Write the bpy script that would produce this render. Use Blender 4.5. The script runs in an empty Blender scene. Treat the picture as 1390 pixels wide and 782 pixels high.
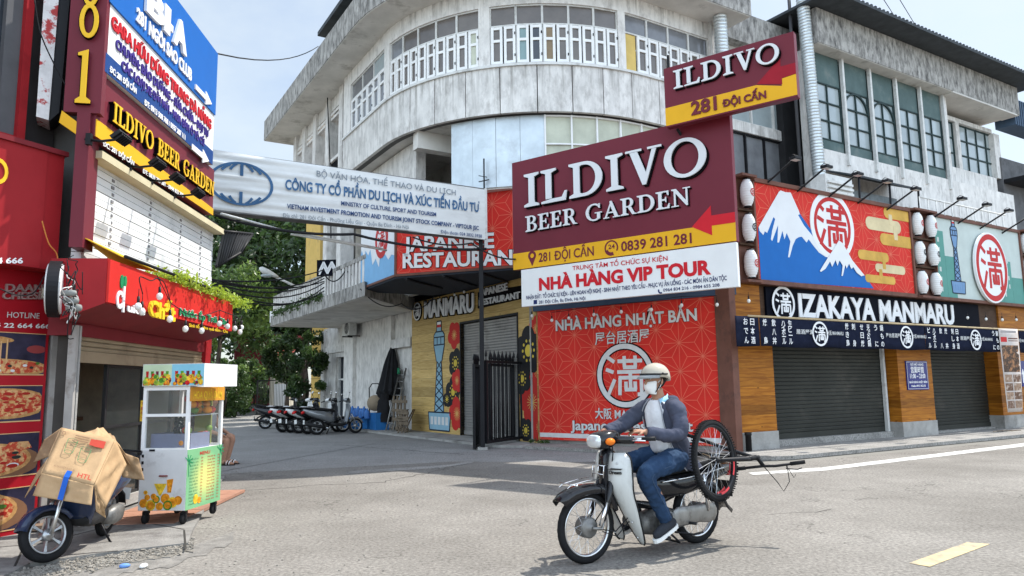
import bpy, bmesh, math, random
from mathutils import Vector, Matrix, Quaternion
random.seed(7)
R=math.radians
S=bpy.context.scene
COL=S.collection
# ---------------------------------------------------------------- camera
EYE=Vector((0,0,1.42)); FPX=1000.0
_p,_r=R(7.56),R(-.84)
FW=Vector((0,math.cos(_p),math.sin(_p))); _u0=Vector((0,-math.sin(_p),math.cos(_p))); _r0=Vector((1,0,0))
RT=math.cos(_r)*_r0+math.sin(_r)*_u0; UP=-math.sin(_r)*_r0+math.cos(_r)*_u0
cam=bpy.data.cameras.new("camera"); co=bpy.data.objects.new("camera",cam); COL.objects.link(co)
cam.sensor_width=36; cam.lens=36*FPX/1390; cam.clip_start=.05; cam.clip_end=2000
co.matrix_world=Matrix(((RT.x,UP.x,-FW.x,EYE.x),(RT.y,UP.y,-FW.y,EYE.y),(RT.z,UP.z,-FW.z,EYE.z),(0,0,0,1)))
S.camera=co
# ---------------------------------------------------------------- sky, sun, exposure
SUN_AZ=R(57); SUN_EL=R(58)
w=bpy.data.worlds.new("World"); S.world=w; w.use_nodes=True
nt=w.node_tree; nt.nodes.clear()
out=nt.nodes.new("ShaderNodeOutputWorld"); bg=nt.nodes.new("ShaderNodeBackground")
sky=nt.nodes.new("ShaderNodeTexSky"); sky.sky_type='NISHITA'; sky.sun_disc=False
sky.sun_elevation=SUN_EL; sky.sun_rotation=SUN_AZ; sky.air_density=1.0; sky.dust_density=1.2; sky.ozone_density=1.0
tc=nt.nodes.new("ShaderNodeTexCoord"); mp=nt.nodes.new("ShaderNodeMapping"); mp.inputs['Scale'].default_value=(1.0,1.0,1.9); mp.inputs['Location'].default_value=(.35,.2,.1)
nz=nt.nodes.new("ShaderNodeTexNoise"); nz.inputs['Scale'].default_value=2.3; nz.inputs['Detail'].default_value=7; nz.inputs['Roughness'].default_value=.55
cr=nt.nodes.new("ShaderNodeValToRGB"); cr.color_ramp.elements[0].position=.46; cr.color_ramp.elements[1].position=.74
mx=nt.nodes.new("ShaderNodeMix"); mx.data_type='RGBA'; mx.inputs['B'].default_value=(4.25,4.75,5.05,1)
ml=nt.nodes.new("ShaderNodeMath"); ml.operation='MULTIPLY_ADD'; ml.inputs[1].default_value=.55; ml.inputs[2].default_value=.42
L=nt.links.new
L(tc.outputs['Generated'],mp.inputs['Vector']); L(mp.outputs[0],nz.inputs['Vector']); L(nz.outputs['Fac'],cr.inputs[0])
L(cr.outputs[0],ml.inputs[0]); L(ml.outputs[0],mx.inputs['Factor']); L(sky.outputs[0],mx.inputs['A']); 
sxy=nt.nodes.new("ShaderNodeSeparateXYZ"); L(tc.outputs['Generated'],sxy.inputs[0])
hz=nt.nodes.new("ShaderNodeMapRange"); hz.inputs['From Min'].default_value=.35; hz.inputs['From Max'].default_value=-.7; hz.inputs['To Min'].default_value=.66; hz.inputs['To Max'].default_value=1.75; L(sxy.outputs['Y'],hz.inputs['Value'])   # sky brightened behind the camera as added fill, dimmed in view
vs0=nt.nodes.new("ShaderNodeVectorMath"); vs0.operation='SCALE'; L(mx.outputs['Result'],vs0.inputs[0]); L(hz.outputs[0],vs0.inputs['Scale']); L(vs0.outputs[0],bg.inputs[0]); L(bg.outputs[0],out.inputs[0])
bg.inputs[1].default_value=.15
sl=bpy.data.lights.new("sun",'SUN'); sl.energy=3.3; sl.angle=R(.6); sl.color=(1,.96,.89)
so=bpy.data.objects.new("sun",sl); COL.objects.link(so)
SUNV=Vector((math.sin(SUN_AZ)*math.cos(SUN_EL),math.cos(SUN_AZ)*math.cos(SUN_EL),math.sin(SUN_EL)))
so.rotation_euler=(-SUNV).to_track_quat('-Z','Y').to_euler(); so.location=(20,20,40)
S.view_settings.view_transform='Standard'; S.view_settings.look='None'; S.view_settings.exposure=1.05; S.view_settings.gamma=1; S.view_settings.use_curve_mapping=False
S.render.engine='CYCLES'; S.cycles.max_bounces=6; S.cycles.diffuse_bounces=3; S.cycles.use_denoising=True; S.cycles.caustics_reflective=False; S.cycles.caustics_refractive=False
# ---------------------------------------------------------------- pixel rays onto real planes
def ray(px,py): return (px-695)/FPX*RT-(py-391)/FPX*UP+FW
def gz(px,py,z=0.0):
    d=ray(px,py); return EYE+d*((z-EYE.z)/d.z)
class Frame:
    """a wall plane: u along it (to the right), v up, n out of it"""
    def __init__(s,o,az=None,u=None,n=None,v=None):
        s.o=Vector(o)
        if az is not None:
            a=R(az); u=Vector((math.sin(a),math.cos(a),0))
            if u.dot(RT)<0: u=-u
        s.u=Vector(u).normalized(); s.v=Vector(v).normalized() if v else Vector((0,0,1))
        s.n=Vector(n).normalized() if n else s.u.cross(s.v)
    def p(s,u,v,d=0): return s.o+s.u*u+s.v*v+s.n*d
    def px(s,x,y,d=0):
        q=s.o+s.n*d; r=ray(x,y); X=EYE+r*((q-EYE).dot(s.n)/r.dot(s.n))-q
        return (X.dot(s.u),X.dot(s.v))
    def off(s,d=0,u=0,v=0): return Frame(s.p(u,v,d),u=s.u,n=s.n,v=s.v)
XY=Frame((0,0,0),u=(1,0,0),v=(0,1,0),n=(0,0,1))
# ---------------------------------------------------------------- materials
MATS={}
def nodes(name):
    m=bpy.data.materials.new(name); m.use_nodes=True; t=m.node_tree; b=t.nodes['Principled BSDF']; return m,t,b
def mat(name,col,rough=.6,metal=0.0,var=.12,scale=3.0,bump=0.0,bscale=40.0,dirt=None,dscale=1.2,dlo=.52,dhi=.72,stretch=(1,1,1),spec=.10,coat=0,alpha=1,trans=0,emit=0,streak=None,drip=()):
    """principled with colour variation, optional dirt blotches and bump, all in object space"""
    if name in MATS: return MATS[name]
    m,t,b=nodes(name); N=t.nodes.new; L=t.links.new
    tc=N("ShaderNodeTexCoord"); mpn=N("ShaderNodeMapping"); mpn.inputs['Scale'].default_value=stretch
    L(tc.outputs['Object'],mpn.inputs['Vector'])
    nz=N("ShaderNodeTexNoise"); nz.inputs['Scale'].default_value=scale; nz.inputs['Detail'].default_value=6; nz.inputs['Roughness'].default_value=.62; L(mpn.outputs[0],nz.inputs['Vector'])
    mr=N("ShaderNodeMapRange"); mr.inputs['From Min'].default_value=.3; mr.inputs['From Max'].default_value=.7; mr.inputs['To Min'].default_value=1-var; mr.inputs['To Max'].default_value=1+var; L(nz.outputs['Fac'],mr.inputs['Value'])
    vm=N("ShaderNodeVectorMath"); vm.operation='SCALE'; vm.inputs[0].default_value=col[:3]; L(mr.outputs[0],vm.inputs['Scale'])
    last=vm.outputs[0]
    if dirt:
        n2=N("ShaderNodeTexNoise"); n2.inputs['Scale'].default_value=dscale; n2.inputs['Detail'].default_value=9; n2.inputs['Roughness'].default_value=.68; L(mpn.outputs[0],n2.inputs['Vector'])
        r2=N("ShaderNodeMapRange"); r2.inputs['From Min'].default_value=dlo; r2.inputs['From Max'].default_value=dhi; L(n2.outputs['Fac'],r2.inputs['Value'])
        mix=N("ShaderNodeMix"); mix.data_type='RGBA'; L(r2.outputs[0],mix.inputs['Factor']); L(last,mix.inputs['A']); mix.inputs['B'].default_value=(*dirt,1); last=mix.outputs['Result']
    if streak:
        g=N("ShaderNodeNewGeometry"); ms=N("ShaderNodeMapping"); ms.inputs['Scale'].default_value=(1,1,.07); L(g.outputs['Position'],ms.inputs['Vector'])
        n4=N("ShaderNodeTexNoise"); n4.inputs['Scale'].default_value=4.5; n4.inputs['Detail'].default_value=8; n4.inputs['Roughness'].default_value=.7; L(ms.outputs[0],n4.inputs['Vector'])
        n5=N("ShaderNodeTexNoise"); n5.inputs['Scale'].default_value=.7; n5.inputs['Detail'].default_value=4; L(g.outputs['Position'],n5.inputs['Vector'])
        r4=N("ShaderNodeMapRange"); r4.inputs['From Min'].default_value=.52; r4.inputs['From Max'].default_value=.72; L(n4.outputs['Fac'],r4.inputs['Value'])
        r5=N("ShaderNodeMapRange"); r5.inputs['From Min'].default_value=.40; r5.inputs['From Max'].default_value=.62; r5.inputs['To Max'].default_value=streak; L(n5.outputs['Fac'],r5.inputs['Value'])
        mm=N("ShaderNodeMath"); mm.operation='MULTIPLY'; L(r4.outputs[0],mm.inputs[0]); L(r5.outputs[0],mm.inputs[1])
        if drip:   # water runs below ledges
            sz=N("ShaderNodeSeparateXYZ"); L(g.outputs['Position'],sz.inputs[0]); m7=N("ShaderNodeMapping"); m7.inputs['Scale'].default_value=(1,1,.03); L(g.outputs['Position'],m7.inputs['Vector'])
            n7=N("ShaderNodeTexNoise"); n7.inputs['Scale'].default_value=7.5; n7.inputs['Detail'].default_value=6; n7.inputs['Roughness'].default_value=.75; L(m7.outputs[0],n7.inputs['Vector'])
            r7=N("ShaderNodeMapRange"); r7.inputs['From Min'].default_value=.50; r7.inputs['From Max'].default_value=.66; L(n7.outputs['Fac'],r7.inputs['Value']); tot=mm.outputs[0]
            for z0,h in drip:
                q=N("ShaderNodeMapRange"); q.inputs['From Min'].default_value=z0-h; q.inputs['From Max'].default_value=z0; L(sz.outputs['Z'],q.inputs['Value'])
                ls=N("ShaderNodeMath"); ls.operation='LESS_THAN'; ls.inputs[1].default_value=z0+.01; L(sz.outputs['Z'],ls.inputs[0])
                a1=N("ShaderNodeMath"); a1.operation='MULTIPLY'; L(q.outputs[0],a1.inputs[0]); L(ls.outputs[0],a1.inputs[1])
                a2=N("ShaderNodeMath"); a2.operation='MULTIPLY'; L(a1.outputs[0],a2.inputs[0]); L(r7.outputs[0],a2.inputs[1])
                a3=N("ShaderNodeMath"); a3.operation='MAXIMUM'; L(tot,a3.inputs[0]); L(a2.outputs[0],a3.inputs[1]); tot=a3.outputs[0]
            mm=N("ShaderNodeMath"); mm.operation='MULTIPLY'; mm.inputs[1].default_value=.9; L(tot,mm.inputs[0])
        mi=N("ShaderNodeMix"); mi.data_type='RGBA'; L(mm.outputs[0],mi.inputs['Factor']); L(last,mi.inputs['A']); mi.inputs['B'].default_value=(col[0]*.30,col[1]*.29,col[2]*.27,1); last=mi.outputs['Result']
    L(last,b.inputs['Base Color'])
    b.inputs['Roughness'].default_value=rough; b.inputs['Metallic'].default_value=metal; b.inputs['Specular IOR Level'].default_value=spec; b.inputs['Coat Weight'].default_value=coat
    if trans: b.inputs['Transmission Weight'].default_value=trans
    if alpha<1: b.inputs['Alpha'].default_value=alpha
    if emit: L(last,b.inputs['Emission Color']); b.inputs['Emission Strength'].default_value=emit
    if bump:
        n3=N("ShaderNodeTexNoise"); n3.inputs['Scale'].default_value=bscale; n3.inputs['Detail'].default_value=5; L(mpn.outputs[0],n3.inputs['Vector'])
        bp=N("ShaderNodeBump"); bp.inputs['Strength'].default_value=bump; bp.inputs['Distance'].default_value=.02; L(n3.outputs['Fac'],bp.inputs['Height']); L(bp.outputs[0],b.inputs['Normal'])
    MATS[name]=m; return m
def wood_mat(name,a,b_,az,plank=.17,rough=.5,horizontal=True):
    """boards: stretched grain, knots and a different tone for each board"""
    m,t,b=nodes(name); N=t.nodes.new; L=t.links.new
    g=N("ShaderNodeNewGeometry"); mpn=N("ShaderNodeMapping"); mpn.inputs['Rotation'].default_value=(0,0,-R(90-az)); L(g.outputs['Position'],mpn.inputs['Vector'])
    sx=N("ShaderNodeSeparateXYZ"); L(mpn.outputs[0],sx.inputs[0])
    dv=N("ShaderNodeMath"); dv.operation='DIVIDE'; dv.inputs[1].default_value=plank; L(sx.outputs['Z'],dv.inputs[0])
    fl=N("ShaderNodeMath"); fl.operation='FLOOR'; L(dv.outputs[0],fl.inputs[0])
    wn=N("ShaderNodeTexWhiteNoise"); wn.noise_dimensions='1D'; L(fl.outputs[0],wn.inputs['W'])
    st=N("ShaderNodeMapping"); st.inputs['Scale'].default_value=(.7,.7,9); L(mpn.outputs[0],st.inputs['Vector']); 
    ad=N("ShaderNodeVectorMath"); ad.operation='ADD'; L(st.outputs[0],ad.inputs[0]); L(wn.outputs['Color'],ad.inputs[1])
    nz=N("ShaderNodeTexNoise"); nz.inputs['Scale'].default_value=2.2; nz.inputs['Detail'].default_value=7; nz.inputs['Distortion'].default_value=1.2; L(ad.outputs[0],nz.inputs['Vector'])
    r=N("ShaderNodeValToRGB"); r.color_ramp.elements[0].color=(*a,1); r.color_ramp.elements[1].color=(*b_,1); r.color_ramp.elements[0].position=.32; r.color_ramp.elements[1].position=.68; L(nz.outputs['Fac'],r.inputs[0])
    v=N("ShaderNodeTexVoronoi"); v.inputs['Scale'].default_value=2.1; kn=N("ShaderNodeMapping"); kn.inputs['Scale'].default_value=(1,1,2.2); L(mpn.outputs[0],kn.inputs['Vector']); L(kn.outputs[0],v.inputs['Vector'])
    kr=N("ShaderNodeMapRange"); kr.inputs['From Min'].default_value=.03; kr.inputs['From Max'].default_value=.09; kr.inputs['To Min'].default_value=.3; kr.inputs['To Max'].default_value=1; L(v.outputs['Distance'],kr.inputs['Value'])
    tr=N("ShaderNodeMapRange"); tr.inputs['To Min'].default_value=.72; tr.inputs['To Max'].default_value=1.2; L(wn.outputs['Value'],tr.inputs['Value'])
    mu=N("ShaderNodeMath"); mu.operation='MULTIPLY'; L(kr.outputs[0],mu.inputs[0]); L(tr.outputs[0],mu.inputs[1])
    fr=N("ShaderNodeMath"); fr.operation='FRACT'; L(dv.outputs[0],fr.inputs[0])
    gp=N("ShaderNodeMapRange"); gp.inputs['From Min'].default_value=0; gp.inputs['From Max'].default_value=.05; gp.inputs['To Min'].default_value=.35; L(fr.outputs[0],gp.inputs['Value'])
    m2=N("ShaderNodeMath"); m2.operation='MULTIPLY'; L(mu.outputs[0],m2.inputs[0]); L(gp.outputs[0],m2.inputs[1])
    sc=N("ShaderNodeVectorMath"); sc.operation='SCALE'; L(r.outputs[0],sc.inputs[0]); L(m2.outputs[0],sc.inputs['Scale']); L(sc.outputs[0],b.inputs['Base Color'])
    b.inputs['Roughness'].default_value=rough; b.inputs['Specular IOR Level'].default_value=.15
    MATS[name]=m; return m
def glass_mat(name,col,rough=.04,alpha=.35):
    """thin window pane: tinted see-through sheet with a sharp reflection"""
    if name in MATS: return MATS[name]
    m,t,b=nodes(name); b.inputs['Base Color'].default_value=(*col,1); b.inputs['Roughness'].default_value=rough; b.inputs['Alpha'].default_value=alpha; b.inputs['Specular IOR Level'].default_value=.9
    MATS[name]=m; return m
def leaf_mat(name,col,var=.35,scale=1.6):
    """leaves: matt front and light coming through the blade"""
    m,t,b=nodes(name); N=t.nodes.new; L=t.links.new; t.nodes.remove(b); o=[n for n in t.nodes if n.type=='OUTPUT_MATERIAL'][0]
    tc=N("ShaderNodeTexCoord"); nz=N("ShaderNodeTexNoise"); nz.inputs['Scale'].default_value=scale; nz.inputs['Detail'].default_value=4; L(tc.outputs['Object'],nz.inputs['Vector'])
    mr=N("ShaderNodeMapRange"); mr.inputs['From Min'].default_value=.3; mr.inputs['From Max'].default_value=.7; mr.inputs['To Min'].default_value=1-var; mr.inputs['To Max'].default_value=1+var; L(nz.outputs['Fac'],mr.inputs['Value'])
    vm=N("ShaderNodeVectorMath"); vm.operation='SCALE'; vm.inputs[0].default_value=col; L(mr.outputs[0],vm.inputs['Scale'])
    d=N("ShaderNodeBsdfDiffuse"); tr=N("ShaderNodeBsdfTranslucent"); g=N("ShaderNodeBsdfGlossy"); g.inputs['Roughness'].default_value=.35; g.inputs['Color'].default_value=(.6,.6,.6,1)
    m1=N("ShaderNodeMixShader"); m1.inputs[0].default_value=.42; m2=N("ShaderNodeMixShader"); m2.inputs[0].default_value=.05
    L(vm.outputs[0],d.inputs['Color']); L(vm.outputs[0],tr.inputs['Color']); L(d.outputs[0],m1.inputs[1]); L(tr.outputs[0],m1.inputs[2]); L(m1.outputs[0],m2.inputs[1]); L(g.outputs[0],m2.inputs[2]); L(m2.outputs[0],o.inputs['Surface'])
    MATS[name]=m; return m
# ---------------------------------------------------------------- mesh builder
WORLD={}
def tag(o,label=None,cat=None,group=None,kind=None):
    for k,v in (('label',label),('category',cat),('group',group),('kind',kind)):
        if v: o[k]=v
    return o
def thing(name,label,cat,loc=(0,0,0),rotz=0,group=None,rot=None):
    o=bpy.data.objects.new(name,None); COL.objects.link(o); o.empty_display_size=.1
    o.location=loc; o.rotation_euler=rot if rot else (0,0,rotz)
    WORLD[o.name]=Matrix.LocRotScale(Vector(loc),o.rotation_euler.copy(),None)
    return tag(o,label,cat,group)
class MB:
    def __init__(s): s.v=[]; s.f=[]; s.mi=[]; s.sm=[]; s.mats=[]
    def _m(s,m):
        if m not in s.mats: s.mats.append(m)
        return s.mats.index(m)
    def add(s,vs,fs,m,smooth=False):
        k=len(s.v); s.v+=[Vector(x) for x in vs]; i=s._m(m)
        for f in fs: s.f.append([k+j for j in f]); s.mi.append(i); s.sm.append(smooth)
        return s
    def box(s,c,size,m,F=None,smooth=False):
        """box centred at c; axes from frame F (u,v,n) or world"""
        a,b,d=[x/2 for x in size]; c=Vector(c); U,V,W=(F.u,F.v,F.n) if F else (Vector((1,0,0)),Vector((0,1,0)),Vector((0,0,1)))
        vs=[c+U*x*a+V*y*b+W*z*d for z in(-1,1) for y in(-1,1) for x in(-1,1)]
        return s.add(vs,[(0,2,3,1),(4,5,7,6),(0,1,5,4),(2,6,7,3),(0,4,6,2),(1,3,7,5)],m)
    def slab(s,F,u0,v0,u1,v1,d0,d1,m):
        return s.box(F.p((u0+u1)/2,(v0+v1)/2,(d0+d1)/2),(abs(u1-u0),abs(v1-v0),abs(d1-d0)),m,F)
    def prism(s,F,pts,d0,d1,m,back=True):
        """outline in frame coordinates extruded from d0 to d1 (d1 is the face)"""
        n=len(pts)
        if sum(pts[i][0]*pts[(i+1)%n][1]-pts[(i+1)%n][0]*pts[i][1] for i in range(n))<0: pts=pts[::-1]
        vs=[F.p(u,v,d1) for u,v in pts]+[F.p(u,v,d0) for u,v in pts]
        fs=[tuple(range(n))]+[(i,i+n,(i+1)%n+n,(i+1)%n) for i in range(n)]
        if back: fs.append(tuple(range(2*n-1,n-1,-1)))
        return s.add(vs,fs,m)
    def sheet(s,F,pts,d,m):
        n=len(pts)
        if sum(pts[i][0]*pts[(i+1)%n][1]-pts[(i+1)%n][0]*pts[i][1] for i in range(n))<0: pts=pts[::-1]
        return s.add([F.p(u,v,d) for u,v in pts],[tuple(range(n))],m)
    def disc(s,F,u,v,ru,rv,d0,d1,m,seg=28,a0=0,a1=360):
        pts=[(u+ru*math.cos(R(a0+(a1-a0)*i/seg)),v+rv*math.sin(R(a0+(a1-a0)*i/seg))) for i in range(seg if a1-a0==360 else seg+1)]
        return s.prism(F,pts,d0,d1,m)
    def ring(s,F,u,v,ro,ri,d0,d1,m,seg=40,asp=1.0,a0=0,a1=360,tu=None):
        """flat ring (or arc) with thickness; asp = height / width; tu = own inner radii"""
        for i in range(seg):
            p,q=R(a0+(a1-a0)*i/seg),R(a0+(a1-a0)*(i+1)/seg); ii=tu or (ri,ri*asp)
            s.prism(F,[(u+ro*math.cos(p),v+ro*asp*math.sin(p)),(u+ro*math.cos(q),v+ro*asp*math.sin(q)),(u+ii[0]*math.cos(q),v+ii[1]*math.sin(q)),(u+ii[0]*math.cos(p),v+ii[1]*math.sin(p))],d0,d1,m,back=False)
        return s
    def tube(s,pts,r,m,seg=8,closed=False,smooth=True,caps=True,flat=1.0):
        pts=[Vector(p) for p in pts]; n=len(pts); rr=r if isinstance(r,(list,tuple)) else [r]*n
        k=len(s.v); i0=s._m(m); up=None; rings=[]
        for i,p in enumerate(pts):
            a=pts[(i-1)%n] if closed or i>0 else p; b=pts[(i+1)%n] if closed or i<n-1 else p
            t=(b-a).normalized() if (b-a).length>1e-9 else Vector((0,0,1))
            if up is None:
                up=Vector((0,0,1)) if abs(t.z)<.95 else Vector((1,0,0))
            x=t.cross(up); 
            if x.length<1e-6: x=t.orthogonal()
            x.normalize(); y=x.cross(t).normalized(); up=y
            for j in range(seg):
                an=2*math.pi*j/seg; s.v.append(p+x*(math.cos(an)*rr[i])+y*(math.sin(an)*rr[i]*flat))
        for i in range(n if closed else n-1):
            for j in range(seg):
                a=k+i*seg+j; b=k+i*seg+(j+1)%seg; c=k+((i+1)%n)*seg+(j+1)%seg; d=k+((i+1)%n)*seg+j
                s.f.append([a,b,c,d]); s.mi.append(i0); s.sm.append(smooth)
        if caps and not closed:
            s.f.append([k+j for j in range(seg)][::-1]); s.mi.append(i0); s.sm.append(False)
            s.f.append([k+(n-1)*seg+j for j in range(seg)]); s.mi.append(i0); s.sm.append(False)
        return s
    def lathe(s,o,axis,prof,m,seg=20,smooth=True,x=None,caps=True):
        """profile of (radius, along) spun about axis through o"""
        o=Vector(o); ax=Vector(axis).normalized(); x=Vector(x).normalized() if x else ax.orthogonal().normalized(); y=ax.cross(x)
        vs=[]
        for rad,h in prof:
            for j in range(seg):
                a=2*math.pi*j/seg; vs.append(o+ax*h+(x*math.cos(a)+y*math.sin(a))*rad)
        fs=[(i*seg+j,i*seg+(j+1)%seg,(i+1)*seg+(j+1)%seg,(i+1)*seg+j) for i in range(len(prof)-1) for j in range(seg)]
        if caps and prof[0][0]>1e-6: fs.append(tuple(range(seg-1,-1,-1)))
        if caps and prof[-1][0]>1e-6: fs.append(tuple((len(prof)-1)*seg+j for j in range(seg)))
        return s.add(vs,fs,m,smooth)
    def ball(s,c,rad,m,seg=14,rings=9,rot=None,smooth=True):
        c=Vector(c); rad=rad if isinstance(rad,(tuple,list)) else (rad,)*3; vs=[]
        for i in range(rings+1):
            th=math.pi*i/rings
            for j in range(seg):
                a=2*math.pi*j/seg; q=Vector((rad[0]*math.sin(th)*math.cos(a),rad[1]*math.sin(th)*math.sin(a),rad[2]*math.cos(th)))
                if rot: q=rot@q
                vs.append(c+q)
        return s.add(vs,[(i*seg+j,(i+1)*seg+j,(i+1)*seg+(j+1)%seg,i*seg+(j+1)%seg) for i in range(rings) for j in range(seg)],m,smooth)
    def loft(s,rings,m,smooth=True,caps=True):
        n=len(rings[0]); vs=[v for r_ in rings for v in r_]
        fs=[(i*n+j,i*n+(j+1)%n,(i+1)*n+(j+1)%n,(i+1)*n+j) for i in range(len(rings)-1) for j in range(n)]
        if caps: fs+=[tuple(range(n-1,-1,-1)),tuple((len(rings)-1)*n+j for j in range(n))]
        return s.add(vs,fs,m,smooth)
    def build(s,name,parent=None,bevel=0,base=None,remesh=0,smooth_it=0,label=None,solid=0,sub=0,disp=None):
        me=bpy.data.meshes.new(name)
        if parent is not None:
            M=WORLD[parent.name].inverted(); loc=Vector((0,0,0)); vs=[M@v for v in s.v]
        else:
            if base is None:
                xs=[v.x for v in s.v]; ys=[v.y for v in s.v]; base=((min(xs)+max(xs))/2,(min(ys)+max(ys))/2,min(v.z for v in s.v))
            loc=Vector(base); vs=[v-loc for v in s.v]
        me.from_pydata([tuple(v) for v in vs],[],s.f)
        for m in s.mats: me.materials.append(m)
        me.polygons.foreach_set('material_index',s.mi); me.polygons.foreach_set('use_smooth',s.sm)
        me.validate(verbose=False); me.update()
        o=bpy.data.objects.new(name,me); COL.objects.link(o); o.location=loc
        if parent is not None: o.parent=parent; WORLD[o.name]=WORLD[parent.name]
        else: WORLD[o.name]=Matrix.Translation(loc)
        if remesh:
            md=o.modifiers.new('r','REMESH'); md.mode='VOXEL'; md.voxel_size=remesh; md.use_smooth_shade=True
            if smooth_it: q=o.modifiers.new('s','SMOOTH'); q.iterations=smooth_it; q.factor=.5
            bake(o)
        if sub: q=o.modifiers.new('u','SUBSURF'); q.levels=sub; q.render_levels=sub; bake(o)
        if disp:
            tx=bpy.data.textures.new('folds','CLOUDS'); tx.noise_scale=disp[1]; tx.noise_depth=2; q=o.modifiers.new('d','DISPLACE'); q.texture=tx; q.strength=disp[0]; q.mid_level=.5; bake(o)
        if bevel: q=o.modifiers.new('b','BEVEL'); q.width=bevel; q.segments=2; q.limit_method='ANGLE'; q.harden_normals=False
        if solid: q=o.modifiers.new('t','SOLIDIFY'); q.thickness=solid
        if label: o['label']=label
        return o
def bake(o):
    bpy.context.view_layer.update(); dg=bpy.context.evaluated_depsgraph_get()
    me=bpy.data.meshes.new_from_object(o.evaluated_get(dg)); old=list(o.data.materials); o.modifiers.clear(); o.data=me
    if not me.materials:
        for m in old: me.materials.append(m)
def copy_tree(o,parent=None,loc=None,rotz=None,label=None,rot=None):
    c=o.copy(); COL.objects.link(c); c.parent=parent
    WORLD[c.name]=Matrix.Identity(4)
    if loc is not None: c.location=loc
    if rotz is not None: c.rotation_euler=(0,0,rotz)
    if rot is not None: c.rotation_euler=rot
    if label: c['label']=label
    for ch in list(o.children): copy_tree(ch,c)
    return c
# ---------------------------------------------------------------- lettering
_GL={}
def _raw(t,bold):
    c=bpy.data.curves.new("t",'FONT'); c.body=t; c.offset=bold; c.resolution_u=3
    o=bpy.data.objects.new("t",c); COL.objects.link(o); bpy.context.view_layer.update()
    me=bpy.data.meshes.new_from_object(o.evaluated_get(bpy.context.evaluated_depsgraph_get()))
    vs=[(v.co.x,v.co.y) for v in me.vertices]; fs=[list(p.vertices) for p in me.polygons]
    bpy.data.objects.remove(o); bpy.data.meshes.remove(me); bpy.data.curves.remove(c)
    return vs,fs
def glyphs(t,bold):
    k=(t,bold)
    if k not in _GL:
        vs,fs=_raw(t.replace("Đ","D"),bold)
        if "Đ" in t:
            dv,_=_raw("D",bold); dw=max(v[0] for v in dv)-min(v[0] for v in dv)
            for i,c in enumerate(t):
                if c=="Đ":
                    pv,_=_raw(t[:i+1].replace("Đ","D"),bold); x=max(v[0] for v in pv)-dw; n=len(vs); h=.035+bold
                    vs=vs+[(x-.09,.36-h),(x+.30,.36-h),(x+.30,.36+h),(x-.09,.36+h)]; fs=fs+[[n,n+1,n+2,n+3]]
        _GL[k]=(vs,fs)
    return _GL[k]
def text_uv(mb,F,t,p0,w,h,m,d0=.003,d1=.012,bold=.0,fit=True,align='l',dirv=(1,0)):
    """one line of lettering: p0 baseline start, w width, h cap height, in frame metres"""
    vs,fs=glyphs(t,bold)
    if not vs: return mb
    x0=min(v[0] for v in vs); x1=max(v[0] for v in vs); sy=h/.70; sx=(w/(x1-x0)) if w else sy
    dx,dy=dirv; q=[]
    sh=0 if align=='l' else -(x1-x0)*sx/2
    for x,y in vs:
        a=(x-x0)*sx+sh; b=y*sy; q.append((p0[0]+a*dx-0*b,p0[1]+b+a*dy))
    n=len(q); V=[F.p(u,v,d1) for u,v in q]; faces=[f for f in fs]
    # side walls from boundary edges
    cnt={}
    for f in fs:
        for i in range(len(f)):
            a,b=f[i],f[(i+1)%len(f)]; cnt[(a,b)]=1
    side=[(b,a,a+n,b+n) for (a,b) in cnt if (b,a) not in cnt] if d1-d0>.004 else []
    if side: V+=[F.p(u,v,d0) for u,v in q]
    mb.add(V,faces+side,m); return mb
def text(mb,F,t,a,b,top,m,d=.0,th=.004,bold=.0):
    """lettering between two photo points: a = baseline left, b = baseline right, top = y of the capitals above a"""
    p0=F.px(*a,d); p1=F.px(*b,d); pt=F.px(a[0],top,d); w=p1[0]-p0[0]
    return text_uv(mb,F,t,p0,w,abs(pt[1]-p0[1]),m,d+.003,d+.003+th,bold,dirv=(1,(p1[1]-p0[1])/w))
def smooth_pts(pts,k=6):
    P=[Vector(p) for p in pts]; out=[]
    for i in range(len(P)-1):
        p0=P[max(i-1,0)];p1=P[i];p2=P[i+1];p3=P[min(i+2,len(P)-1)]
        for j in range(k): t=j/k; out.append(.5*((2*p1)+(p2-p0)*t+(2*p0-5*p1+4*p2-p3)*t*t+(3*p1-p0-3*p2+p3)*t**3))
    return out+[P[-1]]
def strip(mb,F,a,b,w,d0,d1,m):
    """a flat bar from a to b in frame coordinates"""
    dx,dy=b[0]-a[0],b[1]-a[1]; l=math.hypot(dx,dy)
    if l<1e-6: return
    nx,ny=-dy/l*w/2,dx/l*w/2
    mb.prism(F,[(a[0]+nx,a[1]+ny),(a[0]-nx,a[1]-ny),(b[0]-nx,b[1]-ny),(b[0]+nx,b[1]+ny)],d0,d1,m,back=False)
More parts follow.
